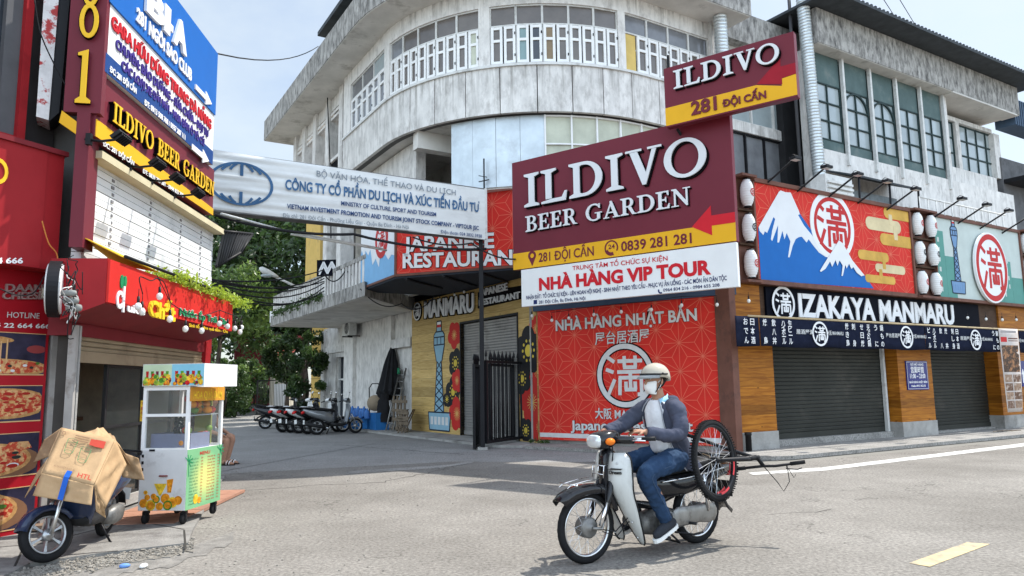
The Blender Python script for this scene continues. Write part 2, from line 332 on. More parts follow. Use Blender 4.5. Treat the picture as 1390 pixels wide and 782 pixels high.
def serif_glyph(ch):
    """roman capitals with bracketed serifs, cap height 1: list of polygons and the advance"""
    P=[]; 
    def rect(a,b,c,d): P.append([(a,b),(c,b),(c,d),(a,d)])
    def foot(x,w=.42,t=.16,top=False):
        y0,y1,y2=(0,.06,.12) if not top else (1,.94,.88)
        P.append([(x-w/2,y0),(x+w/2,y0),(x+w/2,y1),(x+t/2,y2),(x-t/2,y2),(x-w/2,y1)])
    def arc(cx,cy,rx,ry,tx,ty,a0,a1,n=16):
        for i in range(n):
            p,q=R(a0+(a1-a0)*i/n),R(a0+(a1-a0)*(i+1)/n)
            P.append([(cx+rx*math.cos(p),cy+ry*math.sin(p)),(cx+rx*math.cos(q),cy+ry*math.sin(q)),(cx+(rx-tx)*math.cos(q),cy+(ry-ty)*math.sin(q)),(cx+(rx-tx)*math.cos(p),cy+(ry-ty)*math.sin(p))])
    if ch in 'I1':
        foot(.22); foot(.22,top=True) if ch=='I' else P.append([(.02,.93),(.30,1),(.30,.88),(.02,.88)]); rect(.14,.12,.30,.88); adv=.44
    elif ch=='L':
        foot(.2,top=True); rect(.12,.12,.28,.88); P.append([(0,0),(.66,0),(.70,.28),(.64,.28),(.56,.11),(.28,.11),(0,.06)]); adv=.70
    elif ch=='D':
        foot(.2,w=.40,top=True); foot(.2,w=.40); rect(.12,.12,.28,.88); P.append([(.4,.91),(.4,1),(.28,1),(.28,.91)]); P.append([(.4,0),(.4,.09),(.28,.09),(.28,0)]); arc(.4,.5,.46,.5,.17,.09,-90,90); adv=.88
    elif ch=='V':
        P.append([(.10,.93),(.28,.93),(.50,.22),(.42,0),(.38,0)]); P.append([(.62,.93),(.72,.93),(.46,0),(.42,0),(.43,.16)]); P.append([(0,1),(.38,1),(.38,.94),(0,.94)]); P.append([(.52,1),(.84,1),(.84,.94),(.52,.94)]); adv=.82
    elif ch=='O': arc(.46,.5,.46,.52,.16,.09,0,360,32); adv=.94
    elif ch=='B':
        foot(.2,w=.4,top=True); foot(.2,w=.4); rect(.12,.12,.28,.88); P.append([(.28,.92),(.4,.92),(.4,1),(.28,1)]); P.append([(.28,.48),(.42,.48),(.42,.56),(.28,.56)]); P.append([(.28,0),(.42,0),(.42,.08),(.28,.08)]); arc(.4,.76,.24,.24,.14,.08,-90,90,10); arc(.42,.27,.28,.27,.15,.08,-90,90,10); adv=.72
    elif ch=='E':
        foot(.2,w=.4,top=True); foot(.2,w=.4); rect(.12,.12,.28,.88); P.append([(.4,1),(.62,1),(.62,.74),(.57,.74),(.52,.92),(.4,.92)]); P.append([(.4,0),(.64,0),(.66,.27),(.61,.27),(.54,.08),(.4,.08)]); P.append([(.28,.46),(.44,.46),(.46,.36),(.5,.36),(.5,.66),(.46,.66),(.44,.55),(.28,.55)]); adv=.68
    elif ch=='R':
        foot(.2,w=.4,top=True); foot(.2,w=.4); rect(.12,.12,.28,.88); P.append([(.28,.92),(.42,.92),(.42,1),(.28,1)]); P.append([(.28,.44),(.42,.44),(.42,.52),(.28,.52)]); arc(.4,.72,.26,.28,.15,.08,-90,90,10); P.append([(.38,.44),(.54,.46),(.72,.07),(.82,.05),(.82,0),(.6,0)]); adv=.80
    elif ch=='G':
        arc(.46,.5,.46,.52,.16,.09,48,318,26); rect(.62,.08,.78,.42); P.append([(.5,.42),(.88,.42),(.88,.48),(.5,.48)]); P.append([(.72,.72),(.78,.72),(.78,1),(.73,1),(.66,.88)]); adv=.90
    elif ch=='A':
        P.append([(.36,1),(.46,1),(.78,.06),(.6,.06),(.36,.82)]); P.append([(.36,.84),(.40,.74),(.17,.06),(.08,.06)]); rect(.24,.28,.6,.36); P.append([(0,0),(.3,0),(.3,.06),(0,.06)]); P.append([(.5,0),(.88,0),(.88,.06),(.5,.06)]); adv=.86
    elif ch=='N':
        rect(.13,.06,.21,.88); rect(.69,.12,.77,.94); P.append([(.02,1),(.24,1),(.77,.16),(.77,0),(.70,0),(.13,.88),(.02,.94)]); P.append([(0,0),(.34,0),(.34,.06),(0,.06)]); P.append([(.56,1),(.9,1),(.9,.94),(.56,.94)]); adv=.90
    elif ch=='8': arc(.30,.74,.26,.26,.13,.07,0,360,20); arc(.30,.26,.30,.27,.14,.07,0,360,20); adv=.62
    elif ch=='2':
        arc(.30,.72,.28,.28,.13,.07,-30,170,14); P.append([(.40,.52),(.56,.60),(.22,.14),(.0,.0),(.0,.05)]); P.append([(0,0),(.56,0),(.60,.26),(.54,.26),(.48,.14),(.1,.14)]); adv=.62
    else: adv=.4
    return P,adv
def serif_text(mb,F,t,p0,w,h,m,d0,d1,dirv=0.0,track=.06,vertical=False):
    gl=[serif_glyph(c) for c in t]; tot=sum(a for _,a in gl)+track*(len(t)-1); sx=w/tot; x=0
    for k,(P,a) in enumerate(gl):
        for i,poly in enumerate(P):
            pts=[(p0[0]+(x+u)*sx,p0[1]+v*h+(x+u)*sx*dirv) for u,v in poly]
            mb.prism(F,pts,d0,d1+(i%7)*.0004,m,back=False)
        x+=a+track
    return mb
def serif_px(mb,F,t,a,b,top,m,d,th,track=.06):
    p0=F.px(*a,d); p1=F.px(*b,d); pt=F.px(a[0],top,d); w=p1[0]-p0[0]
    return serif_text(mb,F,t,p0,w,abs(pt[1]-p0[1]),m,d,d+th,(p1[1]-p0[1])/w,track)
def clip(a,b,x0,y0,x1,y1):
    """segment clipped to a rectangle"""
    dx,dy=b[0]-a[0],b[1]-a[1]; t0,t1=0.,1.
    for p,q in ((-dx,a[0]-x0),(dx,x1-a[0]),(-dy,a[1]-y0),(dy,y1-a[1])):
        if abs(p)<1e-9:
            if q<0: return None
        else:
            r=q/p
            if p<0: t0=max(t0,r)
            else: t1=min(t1,r)
    if t0>=t1: return None
    return (a[0]+dx*t0,a[1]+dy*t0),(a[0]+dx*t1,a[1]+dy*t1)
def asanoha(mb,F,x0,y0,x1,y1,s,w,d,m):
    """hemp-leaf line pattern on a panel: triangle lattice with centre spokes"""
    h=s*math.sqrt(3)/2
    def seg(a,b):
        c=clip(a,b,x0,y0,x1,y1)
        if c:
            (ax,ay),(bx,by)=c; dx,dy=bx-ax,by-ay; l=math.hypot(dx,dy)
            if l<1e-4: return
            nx,ny=-dy/l*w/2,dx/l*w/2
            mb.sheet(F,[(ax+nx,ay+ny),(ax-nx,ay-ny),(bx-nx,by-ny),(bx+nx,by+ny)],d,m)
    # columns of vertical-sided triangles
    nx=int((x1-x0)/h)+3; ny=int((y1-y0)/s)+3
    for i in range(-1,nx):
        for j in range(-1,ny):
            o=(x0+i*h, y0+j*s+(s/2 if i%2 else 0))
            a=(o[0],o[1]+s); b=(o[0]+h,o[1]+s/2); c=(o[0]+h,o[1]-s/2)
            seg(o,a); seg(o,b); seg(o,c)
            for tri in ((o,b,a),(o,c,b)):
                g=(sum(p[0] for p in tri)/3,sum(p[1] for p in tri)/3)
                for p in tri: seg(g,p)
    return mb
def emblem(mb,F,u,v,r,ring_m,txt_m,d,asp=1.0,th=.004,bg=None):
    """the round mark: a thick ring with the character inside"""
    if bg: mb.disc(F,u,v,r*1.02,r*1.02*asp,d-.006,d,bg,seg=40)
    mb.ring(F,u,v,r,r*.84,d,d+th,ring_m,asp=asp)
    W=1.20*r; H=1.24*r*asp; u0=u-W*.5; v0=v-H*.5; k=0; wd=.098*r*(1+asp)/2*1.2
    for (x0,y0,x1,y1) in ((.0,.97,.20,.84),(-.06,.66,.17,.58),(.0,.02,.20,.40),(.30,.86,1.02,.86),(.50,.99,.50,.70),(.82,.99,.82,.70),(.46,.70,.86,.70),(.28,.585,1.04,.585),(.32,.44,1.0,.44),(.36,.44,.34,.0),(.98,.44,.98,.02),(.98,.02,.86,.02),(.665,.585,.665,.16),(.53,.34,.53,.14),(.80,.34,.80,.14),(.49,.14,.84,.14)):
        k+=1; strip(mb,F,(u0+x0*W,v0+y0*H),(u0+x1*W,v0+y1*H),wd,d,d+th+k*.0003,txt_m)
    return mb
# ================================================================= shared materials
plaster=mat('weathered_plaster',(.66,.64,.61),.85,var=.16,scale=3.5,bump=.3,bscale=25,dirt=(.36,.345,.325),dscale=5.5,dlo=.46,dhi=.74,stretch=(1,1,.45),streak=.75,drip=((8.93,1.1),))
plaster_clean=mat('pale_plaster',(.70,.68,.65),.85,var=.14,scale=4,bump=.2,bscale=30,dirt=(.38,.365,.345),dscale=6,dlo=.50,dhi=.78,stretch=(1,1,.5),streak=.7,drip=((8.96,.9),(10.93,.5)))
mould=mat('mouldy_concrete',(.40,.385,.36),.9,var=.25,scale=6,bump=.4,bscale=22,dirt=(.10,.096,.092),dscale=7.5,dlo=.42,dhi=.66,stretch=(1,1,.38),streak=.9)
soffit_m=mat('soffit_plaster',(.62,.60,.56),.9,var=.15,scale=1.5,dirt=(.22,.2,.17),dscale=1.1,dlo=.55,dhi=.75)
concrete=mat('concrete',(.33,.32,.30),.9,var=.2,scale=2.5,bump=.4,bscale=30,dirt=(.13,.12,.11),dscale=1.6,dlo=.52,dhi=.75)
roof_dark=mat('dark_roof_sheet',(.055,.062,.068),.6,var=.25,scale=3)
sheet_metal=mat('galvanised_sheet',(.50,.55,.58),.42,.55,var=.16,scale=1.6,bump=.5,bscale=1.6,dirt=(.36,.38,.40),dscale=1.0)
white_paint=mat('white_paint',(.78,.78,.77),.5,var=.06,scale=6)
old_white=mat('old_white_paint',(.62,.62,.60),.6,var=.12,scale=5,dirt=(.3,.29,.27),dscale=3,dlo=.55,dhi=.75)
brown_glass=mat('brown_pane',(.125,.108,.095),.12,var=.25,scale=1.5,spec=.6)
teal_glass=mat('teal_pane',(.20,.30,.30),.12,var=.1,spec=.6)
dark_glass=mat('dark_pane',(.03,.036,.045),.08,var=.2,spec=.7)
cream_glass=mat('cream_pane',(.50,.52,.42),.2,var=.15,scale=2)
grey_glass=mat('grey_pane',(.17,.175,.185),.12,var=.3,scale=1.4,spec=.6)
pale_glass=mat('pale_pane',(.32,.37,.38),.1,var=.15,scale=1.2,spec=.7)
yellow_board=mat('yellow_board',(.62,.45,.15),.6,var=.1)
green_paint=mat('green_painted_board',(.095,.140,.138),.6,var=.2,scale=1.5,dirt=(.16,.19,.18),dscale=1.5)
green_frame=mat('green_window_frame',(.03,.05,.05),.5)
black_metal=mat('black_metal',(.010,.010,.012),.5,var=.2,spec=.2)
dark_rubber=mat('black_rubber',(.015,.015,.016),.75,var=.3,scale=8)
steel=mat('bright_steel',(.62,.63,.64),.28,1.0,var=.08)
galv=mat('galvanised_duct',(.58,.62,.63),.38,.7,var=.15,scale=4)
grey_plastic=mat('grey_plastic',(.55,.55,.53),.5,var=.08,dirt=(.3,.28,.25),dscale=4)
black_cable=mat('black_cable',(.02,.02,.022),.7)
yellow_wall=mat('ochre_wall',(.62,.42,.13),.8,var=.12,scale=2,dirt=(.38,.26,.1),dscale=2)
# ================================================================= ground
def asphalt(name,base,patch,scale=1.0,line=True):
    m,t,b=nodes(name); N=t.nodes.new; L=t.links.new
    g=N("ShaderNodeNewGeometry")
    fine=N("ShaderNodeTexNoise"); fine.inputs['Scale'].default_value=30; fine.inputs['Detail'].default_value=5; fine.inputs['Roughness'].default_value=.75; L(g.outputs['Position'],fine.inputs['Vector'])
    big=N("ShaderNodeTexNoise"); big.inputs['Scale'].default_value=.45*scale; big.inputs['Detail'].default_value=8; big.inputs['Roughness'].default_value=.6; L(g.outputs['Position'],big.inputs['Vector'])
    mid=N("ShaderNodeTexNoise"); mid.inputs['Scale'].default_value=3.2; mid.inputs['Detail'].default_value=6; L(g.outputs['Position'],mid.inputs['Vector'])
    r=N("ShaderNodeValToRGB"); r.color_ramp.elements[0].position=.36; r.color_ramp.elements[1].position=.66; r.color_ramp.elements[0].color=(*base,1); r.color_ramp.elements[1].color=(*patch,1); L(big.outputs['Fac'],r.inputs[0])
    a=N("ShaderNodeMapRange"); a.inputs['From Min'].default_value=.25; a.inputs['From Max'].default_value=.75; a.inputs['To Min'].default_value=.28; a.inputs['To Max'].default_value=1.72; L(fine.outputs['Fac'],a.inputs['Value'])
    c=N("ShaderNodeMapRange"); c.inputs['From Min'].default_value=.3; c.inputs['From Max'].default_value=.7; c.inputs['To Min'].default_value=.93; c.inputs['To Max'].default_value=1.05; L(mid.outputs['Fac'],c.inputs['Value'])
    mu=N("ShaderNodeMath"); mu.operation='MULTIPLY'; L(a.outputs[0],mu.inputs[0]); L(c.outputs[0],mu.inputs[1])
    # sparse dark spots and hairline cracks
    v=N("ShaderNodeTexVoronoi"); v.feature='DISTANCE_TO_EDGE'; v.inputs['Scale'].default_value=.55
    ds=N("ShaderNodeVectorMath"); ds.operation='MULTIPLY_ADD'; ds.inputs[1].default_value=(1.1,1.1,1.1); L(mid.outputs['Color'],ds.inputs[0]); L(g.outputs['Position'],ds.inputs[2]); L(ds.outputs[0],v.inputs['Vector'])
    k=N("ShaderNodeMapRange"); k.inputs['From Min'].default_value=.002; k.inputs['From Max'].default_value=.010; k.inputs['To Min'].default_value=.55; L(v.outputs['Distance'],k.inputs['Value'])
    gate=N("ShaderNodeTexNoise"); gate.inputs['Scale'].default_value=.3; L(g.outputs['Position'],gate.inputs['Vector'])
    gr=N("ShaderNodeMapRange"); gr.inputs['From Min'].default_value=.50; gr.inputs['From Max'].default_value=.56; gr.inputs['To Min'].default_value=1; gr.inputs['To Max'].default_value=0; L(gate.outputs['Fac'],gr.inputs['Value'])
    mxx=N("ShaderNodeMath"); mxx.operation='MAXIMUM'; L(k.outputs[0],mxx.inputs[0]); L(gr.outputs[0],mxx.inputs[1])
    m2=N("ShaderNodeMath"); m2.operation='MULTIPLY'; L(mu.outputs[0],m2.inputs[0]); L(mxx.outputs[0],m2.inputs[1])
    sc=N("ShaderNodeVectorMath"); sc.operation='SCALE'; L(r.outputs[0],sc.inputs[0]); L(m2.outputs[0],sc.inputs['Scale']); L(sc.outputs[0],b.inputs['Base Color'])
    b.inputs['Roughness'].default_value=.86; b.inputs['Specular IOR Level'].default_value=.15
    bp=N("ShaderNodeBump"); bp.inputs['Strength'].default_value=.5; bp.inputs['Distance'].default_value=.008; L(fine.outputs['Fac'],bp.inputs['Height']); L(bp.outputs[0],b.inputs['Normal'])
    MATS[name]=m; return m
road_m=asphalt('sun_bleached_asphalt',(.160,.148,.132),(.226,.211,.190))
lane_m=asphalt('lane_asphalt',(.225,.217,.206),(.27,.261,.248),1.6)
pave_m=asphalt('dusty_concrete',(.22,.21,.195),(.30,.287,.268),2.2)
slab_m=mat('kerb_slab',(.23,.22,.205),.9,var=.22,scale=4,bump=.5,bscale=45,dirt=(.11,.10,.095),dscale=2.2,dlo=.5,dhi=.7)
def ground_sheet(name,pts,z,m,th=0):
    b=MB(); F=XY.off(z)
    if th: b.prism(F,pts,-th,0,m,back=False)
    else: b.sheet(F,pts,0,m)
    return tag(b.build(name,base=(0,0,z)),kind='structure')
ground_sheet('ground',[(-350,-60),(350,-60),(350,500),(-350,500)],-.012,mat('earth',(.2,.19,.17),.95,var=.2,scale=.3))
K=Vector((4.45,14.91,0))
FR=Frame(K,az=58.2)                       # restaurant front on the street
W1=Vector((.58,17.83,0)); FRED=Frame(W1,az=-53)   # cut corner wall, u from its left end
W0=W1+Vector((-.53,.848,0))*7.3; FWOOD=Frame(W0,az=-32)
FGREY=Frame(W0+Vector((-.53,.848,0))*12-FWOOD.n*.18,az=-32)
FL=Frame((-4.48,7.4,0),az=-3.6)           # shop front on the lane (u runs to the camera's right = away)
FL=Frame((-4.48,7.4,0),u=(math.sin(R(-3.6)),math.cos(R(-3.6)),0),n=(math.cos(R(3.6)),math.sin(R(3.6)),0))
def g2(px,py,z=0): q=gz(px,py,z); return (q.x,q.y)
def P2(F,u,d): q=F.p(u,0,d); return (q.x,q.y)
ground_sheet('road',[(-60,-30),(70,-30),(90,64),P2(FR,30,2.0),P2(FR,-.6,1.6),(-1.2,14.4),(-6,12.5),(-6,5.8),(-60,-12)],0,road_m)
ground_sheet('lane',[(-6,12.0),(-1.2,14.2),P2(FR,-.3,1.2),(3.9,15.4),(.5,18),(-3.2,24.2),(-12,38),(-22,54),(-30,56),(-17,34),(-6.5,13)],-.004,lane_m)
ground_sheet('pavement',[P2(FR,30,1.55),P2(FR,0,1.25),P2(FR,-.4,1.1),P2(FRED,4.3,1.0),P2(FRED,.2,.85),P2(FRED,-.1,-1),P2(FR,-.5,-2),P2(FR,30,-2)],.07,pave_m,.07)
ground_sheet('alley_apron',[P2(FRED,.0,.7),P2(FWOOD,7.0,1.1),P2(FWOOD,0,1.2),P2(FWOOD,-9,1.0),P2(FWOOD,-9,-1.6),P2(FWOOD,7.3,-1.6)],.06,concrete,.06)
# left pavement: slabs, tiled step and a crumbled edge
lp=[g2(0,790),g2(40,770),g2(130,757),g2(255,742),g2(262,722),g2(300,655),(-4.75,12.4),(-6.3,12.6),(-6.3,6.2)]
ground_sheet('shop_pavement',lp,.035,slab_m,.035)
tile_m=mat('red_floor_tile',(.36,.19,.13),.7,var=.15,scale=6,dirt=(.2,.13,.1),dscale=3)
b=MB(); 
for i in range(6):
    for j in range(3):
        u=.55+i*.42; d=.03+j*.30
        b.slab(FL,u,.01,u+.412,.042+.0015*((i*7+j*3)%3),d,d+.292,tile_m)
tag(b.build('tiled_step'),kind='structure')
b=MB()
for (a,c,d_,e) in (((0,737),(70,724),(82,752),(0,772)),((72,724),(150,706),(252,716),(256,744)),((90,752),(252,746),(250,722),(84,726))):
    pass
jm=mat('joint_dirt',(.05,.047,.043),.95)
for pts in ([g2(96,727,.04),g2(180,706,.04),g2(250,718,.04)],[g2(20,768,.04),g2(34,738,.04)],[g2(252,745,.04),g2(250,719,.04)],[g2(95,727,.04),g2(60,737,.04),g2(0,742,.04)],[g2(100,752,.04),g2(160,747,.04)]):
    for p,q in zip(pts,pts[1:]): strip(b,XY.off(.035),p,q,.018,0,.002,jm)
tag(b.build('slab_joints'),kind='structure')
# rubble along the broken edge
b=MB(); rb=mat('rubble',(.25,.23,.20),.95,var=.4,scale=9,bump=.6,bscale=30); earth=mat('loose_earth',(.215,.2,.176),.95,var=.35,scale=9,bump=1.0,bscale=28)
e0=[];e1=[]
for i in range(27):
    px=-8+i*10.4; py=790-48*(px/262); e0.append(g2(px,py-6+random.uniform(-3,2))); e1.append(g2(px,py+7+random.uniform(-2,4)))
ground_sheet('earth_strip',e0+e1[::-1],.012,earth,.01)
d0=[];d1=[]
for i in range(27):
    px=-8+i*12.5; py=790-46*(px/262)-.0009*max(px-200,0)**2; d0.append(g2(px,py)); d1.append(g2(px,py+17+random.uniform(-5,6)))
ground_sheet('dust_strip',d0+d1[::-1],.004,mat('road_dust',(.215,.203,.186),.95,var=.3,scale=6,bump=.5,bscale=50,dirt=(.165,.157,.145),dscale=7,dlo=.45,dhi=.6))
for i in range(2600):
    t=random.random(); px=t*262; py=789-48*t+random.gauss(0,4.2); q=gz(px,py,0); s=.003+.016*random.random()**3
    k0=len(b.v); b.ball((q.x,q.y,.014+.25*s),(s*random.uniform(.8,1.6),s*random.uniform(.7,1.3),s*.55),rb,5,3,Matrix.Rotation(random.random()*6,3,'Z'),smooth=False)
    for k in range(k0,len(b.v)): b.v[k]=b.v[k]+Vector((random.uniform(-1,1),random.uniform(-1,1),random.uniform(-1,1)))*s*.28
tag(b.build('rubble'),label=None,kind='stuff')
b=MB()
for i in range(240):
    px=random.uniform(0,620); py=640+random.random()**2*140; q=gz(px,py,0)
    s=random.uniform(.004,.012); b.ball((q.x,q.y,s*.4),(s,s*.8,s*.5),rb,5,3)
tag(b.build('grit'),kind='stuff')
# painted lines
worn=mat('road_paint_white',(.56,.55,.52),.75,var=.15,scale=8,dirt=(.25,.24,.22),dscale=6,dlo=.50,dhi=.64)
wy=mat('road_paint_yellow',(.52,.41,.24),.75,var=.15,scale=8,dirt=(.25,.23,.19),dscale=6,dlo=.48,dhi=.64)
ground_sheet('edge_line',[g2(1016,642),g2(1120,634.5),g2(1400,600.5),g2(1400,605),g2(1120,639),g2(1022,645)],.004,worn)
ground_sheet('lane_dash',[g2(1234,765),g2(1312,737),g2(1344,739),g2(1262,770)],.004,wy)
ground_sheet('lane_edge_strip',[g2(470,640),g2(610,631),g2(648,625),g2(640,629),g2(600,635),g2(470,644)],.004,pave_m)
ground_sheet('far_lane_patch',[g2(300,583,0),g2(420,577),g2(520,600),g2(300,640)],.002,lane_m)  # extra sheet of the same lane asphalt
# covers set in the road


b=MB(); tar=mat('tar_seam',(.065,.062,.058),.8,var=.3,scale=20)
def wander(pts,w0,seed,amp=.05):
    rnd=random.Random(seed); Q=[]
    for (a,c) in zip(pts,pts[1:]):
        A=gz(*a);C=gz(*c); n=max(int((C-A).length/.16),2)
        for i in range(n): f=i/n; p=A.lerp(C,f); Q.append((p.x+rnd.gauss(0,amp),p.y+rnd.gauss(0,amp)))
    for k,(p,q) in enumerate(zip(Q,Q[1:])): strip(b,XY.off(.004),p,q,w0*rnd.uniform(.4,1.5),0,.001+.0001*(k%5),tar)
for pts,w_,sd in (([(300,668),(420,660),(520,655),(640,628)],.010,1),([(1040,700),(1150,690)],.006,4),([(460,604),(560,612),(640,618)],.012,6)): wander(pts,w_,sd)
tag(b.build('tar_seams'),kind='structure')
pm1=lane_m
for k,(a,c,o,m_) in enumerate((((700,640),(300,790),11,pm1),((760,650),(470,790),12,pm1))): pass
# ================================================================= corner building
C0=Vector((.75,21.45,0)); RR=4.85
nL=Vector((-.857,-.515,0)); uL=Vector((.515,-.857,0)); nR=Vector((.527,-.850,0)); uR=Vector((.850,.527,0))
aL=math.atan2(nL.y,nL.x); aR=math.atan2(nR.y,nR.x); LC=RR*(aR-aL)
def pn(t):
    if t<=0: return nL
    if t>=LC: return nR
    a=aL+t/RR; return Vector((math.cos(a),math.sin(a),0))
def plan(t,off=0,z=0):
    n=pn(t); p=C0+n*(RR+off)+Vector((0,0,z))
    if t<0: p=p+uL*t
    if t>LC: p=p+uR*(t-LC)
    return p
def tpx(px,py,off=0):
    r=ray(px,py); lo,hi=-16.0,34.0
    f=lambda t:(lambda q:r.x*q.y-r.y*q.x)(plan(t,off))
    for _ in range(50):
        m=(lo+hi)/2
        if f(m)>0: lo=m
        else: hi=m
    q=plan(lo,off); k=q.to_2d().length/Vector((r.x,r.y)).length
    return lo,EYE.z+r.z*k
def ts(a,b,step=.35):
    out=[a]
    for c in (0,LC):
        if a<c<b: out.append(c)
    t=max(a,0)
    while t<min(b,LC): 
        if t>a: out.append(t)
        t+=step
    out.append(b); return sorted(set(round(x,4) for x in out))
def sweep(mb,a,b,o0,o1,z0,z1,m):
    """wall piece following the plan from a to b between two offsets and two heights"""
    rings=[[plan(t,o0,z0),plan(t,o0,z1),plan(t,o1,z1),plan(t,o1,z0)] for t in ts(a,b)]
    return mb.loft(rings,m,smooth=False)
bl=thing('corner_building','weathered three storey concrete building with a rounded corner and bands of white casement windows','building',(C0.x,C0.y,0))
SILL=9.0; WT=10.5; SOF=10.95; BB=7.8
bays=[(475,521,3,183,145),(528,650,5,130,90),(665,841,5,87,98),(851,966,4,104,128)]
bt=[(tpx(a,ya)[0],tpx(b,yb)[0],n) for a,b,n,ya,yb in bays]
t985=tpx(985,140)[0]; t1100=tpx(1100,140)[0]; t465=tpx(466,180)[0]
m=MB(); gap=.012
# cladding panels of the parapet band, open joints between them
edges=[t465]+[tpx(x,150)[0] for x in (556.5,590,632,679,730,778,820,859,896)]+[t985]
for a,b_ in zip(edges,edges[1:]): sweep(m,a+gap,b_-gap,-.10,0,BB,SILL-.06,plaster)
sweep(m,t465,t985,-.28,-.10,BB+.02,SILL-.06,mat('joint_backing',(.12,.115,.11),.9))  # dark backing behind the open panel joints
sweep(m,t465,t985,-.30,.05,SILL-.06,SILL,old_white)      # sill
ed=[t465]+[x for a,b_,n in bt for x in (a,b_)]+[t985]
for i in range(0,len(ed),2): sweep(m,ed[i],ed[i+1],-.3,-.0,SILL,WT,plaster_clean)
sweep(m,t465,t985,-.3,0,WT,SOF,plaster_clean)
m.build('curved_wall',bl)
def window_unit(t0,t1,k,kind):
    a=plan(t0,-.06,SILL); b_=plan(t1,-.06,SILL); u=(b_-a); W=u.length; F=Frame(a,u=u.normalized(),n=Vector((u.y,-u.x,0)).normalized())
    f=MB(); H=WT-SILL; tr=.98
    f.slab(F,0,0,W,.035,-.05,.03,old_white); f.slab(F,0,H-.03,W,H,-.05,.02,old_white); f.slab(F,0,tr,W,tr+.035,-.05,.03,old_white)
    f.slab(F,0,.035,.022,tr,-.05,.015,old_white); f.slab(F,0,tr+.035,.025,H-.03,-.05,.015,old_white); f.slab(F,W-.025,tr+.035,W,H-.03,-.05,.015,old_white)
    for j in range(2):
        x0=j*W/2+.024; x1=(j+1)*W/2-.012
        if kind[j]=='board': continue
        for (p,q,r_,s_) in ((x0,.04,x0+.062,tr-.005),(x1-.062,.04,x1,tr-.005)): f.slab(F,p,q,r_,s_,-.02,.04,white_paint)
        for v in (.04,tr*.60,tr-.075): f.slab(F,x0+.062,v,x1-.062,v+.065,-.02,.038,white_paint)
    for v in (.2,.75): f.slab(F,W-.035,v,W-.012,v+.06,.04,.055,black_metal)
    fo=f.build('window',bl)
    g=MB(); g.slab(F,.025,tr+.035,W-.025,H-.03,-.03,-.015,kind[2]); g.build('pane',fo)
    for j in range(2):
        x0=j*W/2+.03; x1=(j+1)*W/2-.016; g=MB()
        g.slab(F,x0,.045,x1,tr-.01,-.012,.004,yellow_board if kind[j]=='board' else kind[j]); g.build('pane',fo)
tb=brown_glass
kinds={(1,0):(tb,tb,grey_glass),(1,4):(tb,cream_glass,tb),(2,1):(teal_glass,dark_glass,tb),(2,2):(mat('tan_pane',(.26,.20,.13),.2),tb,tb),(2,4):(tb,tb,tb),(3,0):('board',tb,grey_glass)}
for bi,(a,b_,n) in enumerate(bt):
    for k in range(n):
        window_unit(a+(b_-a)*k/n,a+(b_-a)*(k+1)/n,k,kinds.get((bi,k),(tb,tb,grey_glass if bi in(0,3) else tb)) if bi else (grey_glass,grey_glass,pale_glass if k==2 else grey_glass))
# floor slab under the windows, soffit and wall of the storey below
tE=tpx(393,230)[0]
m=MB(); sweep(m,t465,t985,-3.0,-.29,BB+.03,BB+.2,soffit_m); sweep(m,tE,t465,-3,-.1,7.75,8.15,soffit_m); m.build('floor_slab',bl)
t605=tpx(606,200)[0]; t741=tpx(741,190)[0]
m=MB(); sweep(m,-11,t605,-2.5,-2.3,4.3,BB+.03,soffit_m); sweep(m,t605-.05,t605,-2.3,-.3,6.12,BB,plaster_clean); sweep(m,t741,t1100+.4,-.5,-.25,6.0,6.35,plaster); sweep(m,t605-.4,t1100,-1.6,-1.4,4.35,6.1,plaster); sweep(m,t605,t1100,-1.6,-.25,6.04,6.08,soffit_m); sweep(m,-11,t465,-2.3,-2.1,8.15,SOF,mat('shade_tinted_wall',(.22,.21,.2),.9,var=.2)); sweep(m,tpx(426,280)[0],tpx(452,280)[0],-.75,-.45,4.3,7.74,mat('grey_side_wall',(.36,.345,.32),.9,var=.2,scale=3,streak=.6)); sweep(m,tpx(407,280)[0],tpx(426,280)[0]-.02,-.7,-.25,4.33,7.74,yellow_wall); sweep(m,tpx(468,280)[0],tpx(537,400)[0],-.9,-.6,4.3,7.8,plaster)  # upper recess wall coloured dark to give the balcony opening its shade
m.box(plan(tpx(575,215)[0],-1.3,BB-.2),(.3,2.4,.45),soffit_m,Frame((0,0,0),u=uL,n=(0,0,1),v=nL)); m.build('recessed_wall',bl)
m=MB(); n=4
for i in range(n): sweep(m,t605+(t741-t605)*i/n,t605+(t741-t605)*(i+1)/n-.008,-.27+.006*(i%2),-.22+.008*(i%2),6.08,BB-.01,sheet_metal)
m.build('sheet_metal_cladding',bl)
m=MB()
te=tpx(905,190)[0]
for i in range(6):
    x=t741+(te-t741)*i/5; sweep(m,x-.02,x+.02,-.24,-.16,6.35,BB-.02,white_paint)
for z in (6.37,7.05,BB-.06): sweep(m,t741,te,-.23,-.17,z,z+.035,white_paint)
fo=m.build('window',bl)
for i in range(5): 
    g=MB(); x=t741+(te-t741)*i/5; sweep(g,x+.02,x+(te-t741)/5-.02,-.25,-.22,6.37,BB-.04,cream_glass if i!=0 else brown_glass if False else cream_glass); g.build('pane',fo)
# roof edge
tA=tpx(358,194,.85)[0]
m=MB(); sweep(m,tA,t985+.2,-.3,.85,SOF,11.72,mould); m.build('fascia',bl); m=MB(); sweep(m,tA+.02,t985+.18,-.28,.83,SOF-.02,SOF-.004,soffit_m); m.build('soffit',bl)
m=MB(); tr0,zr0=tpx(431,49,.4); sweep(m,tr0,t985,-4,.4,zr0,zr0+.14,roof_dark); sweep(m,tr0+.3,t985,-4,-.1,11.72,zr0,green_paint); m.build('roof',bl)
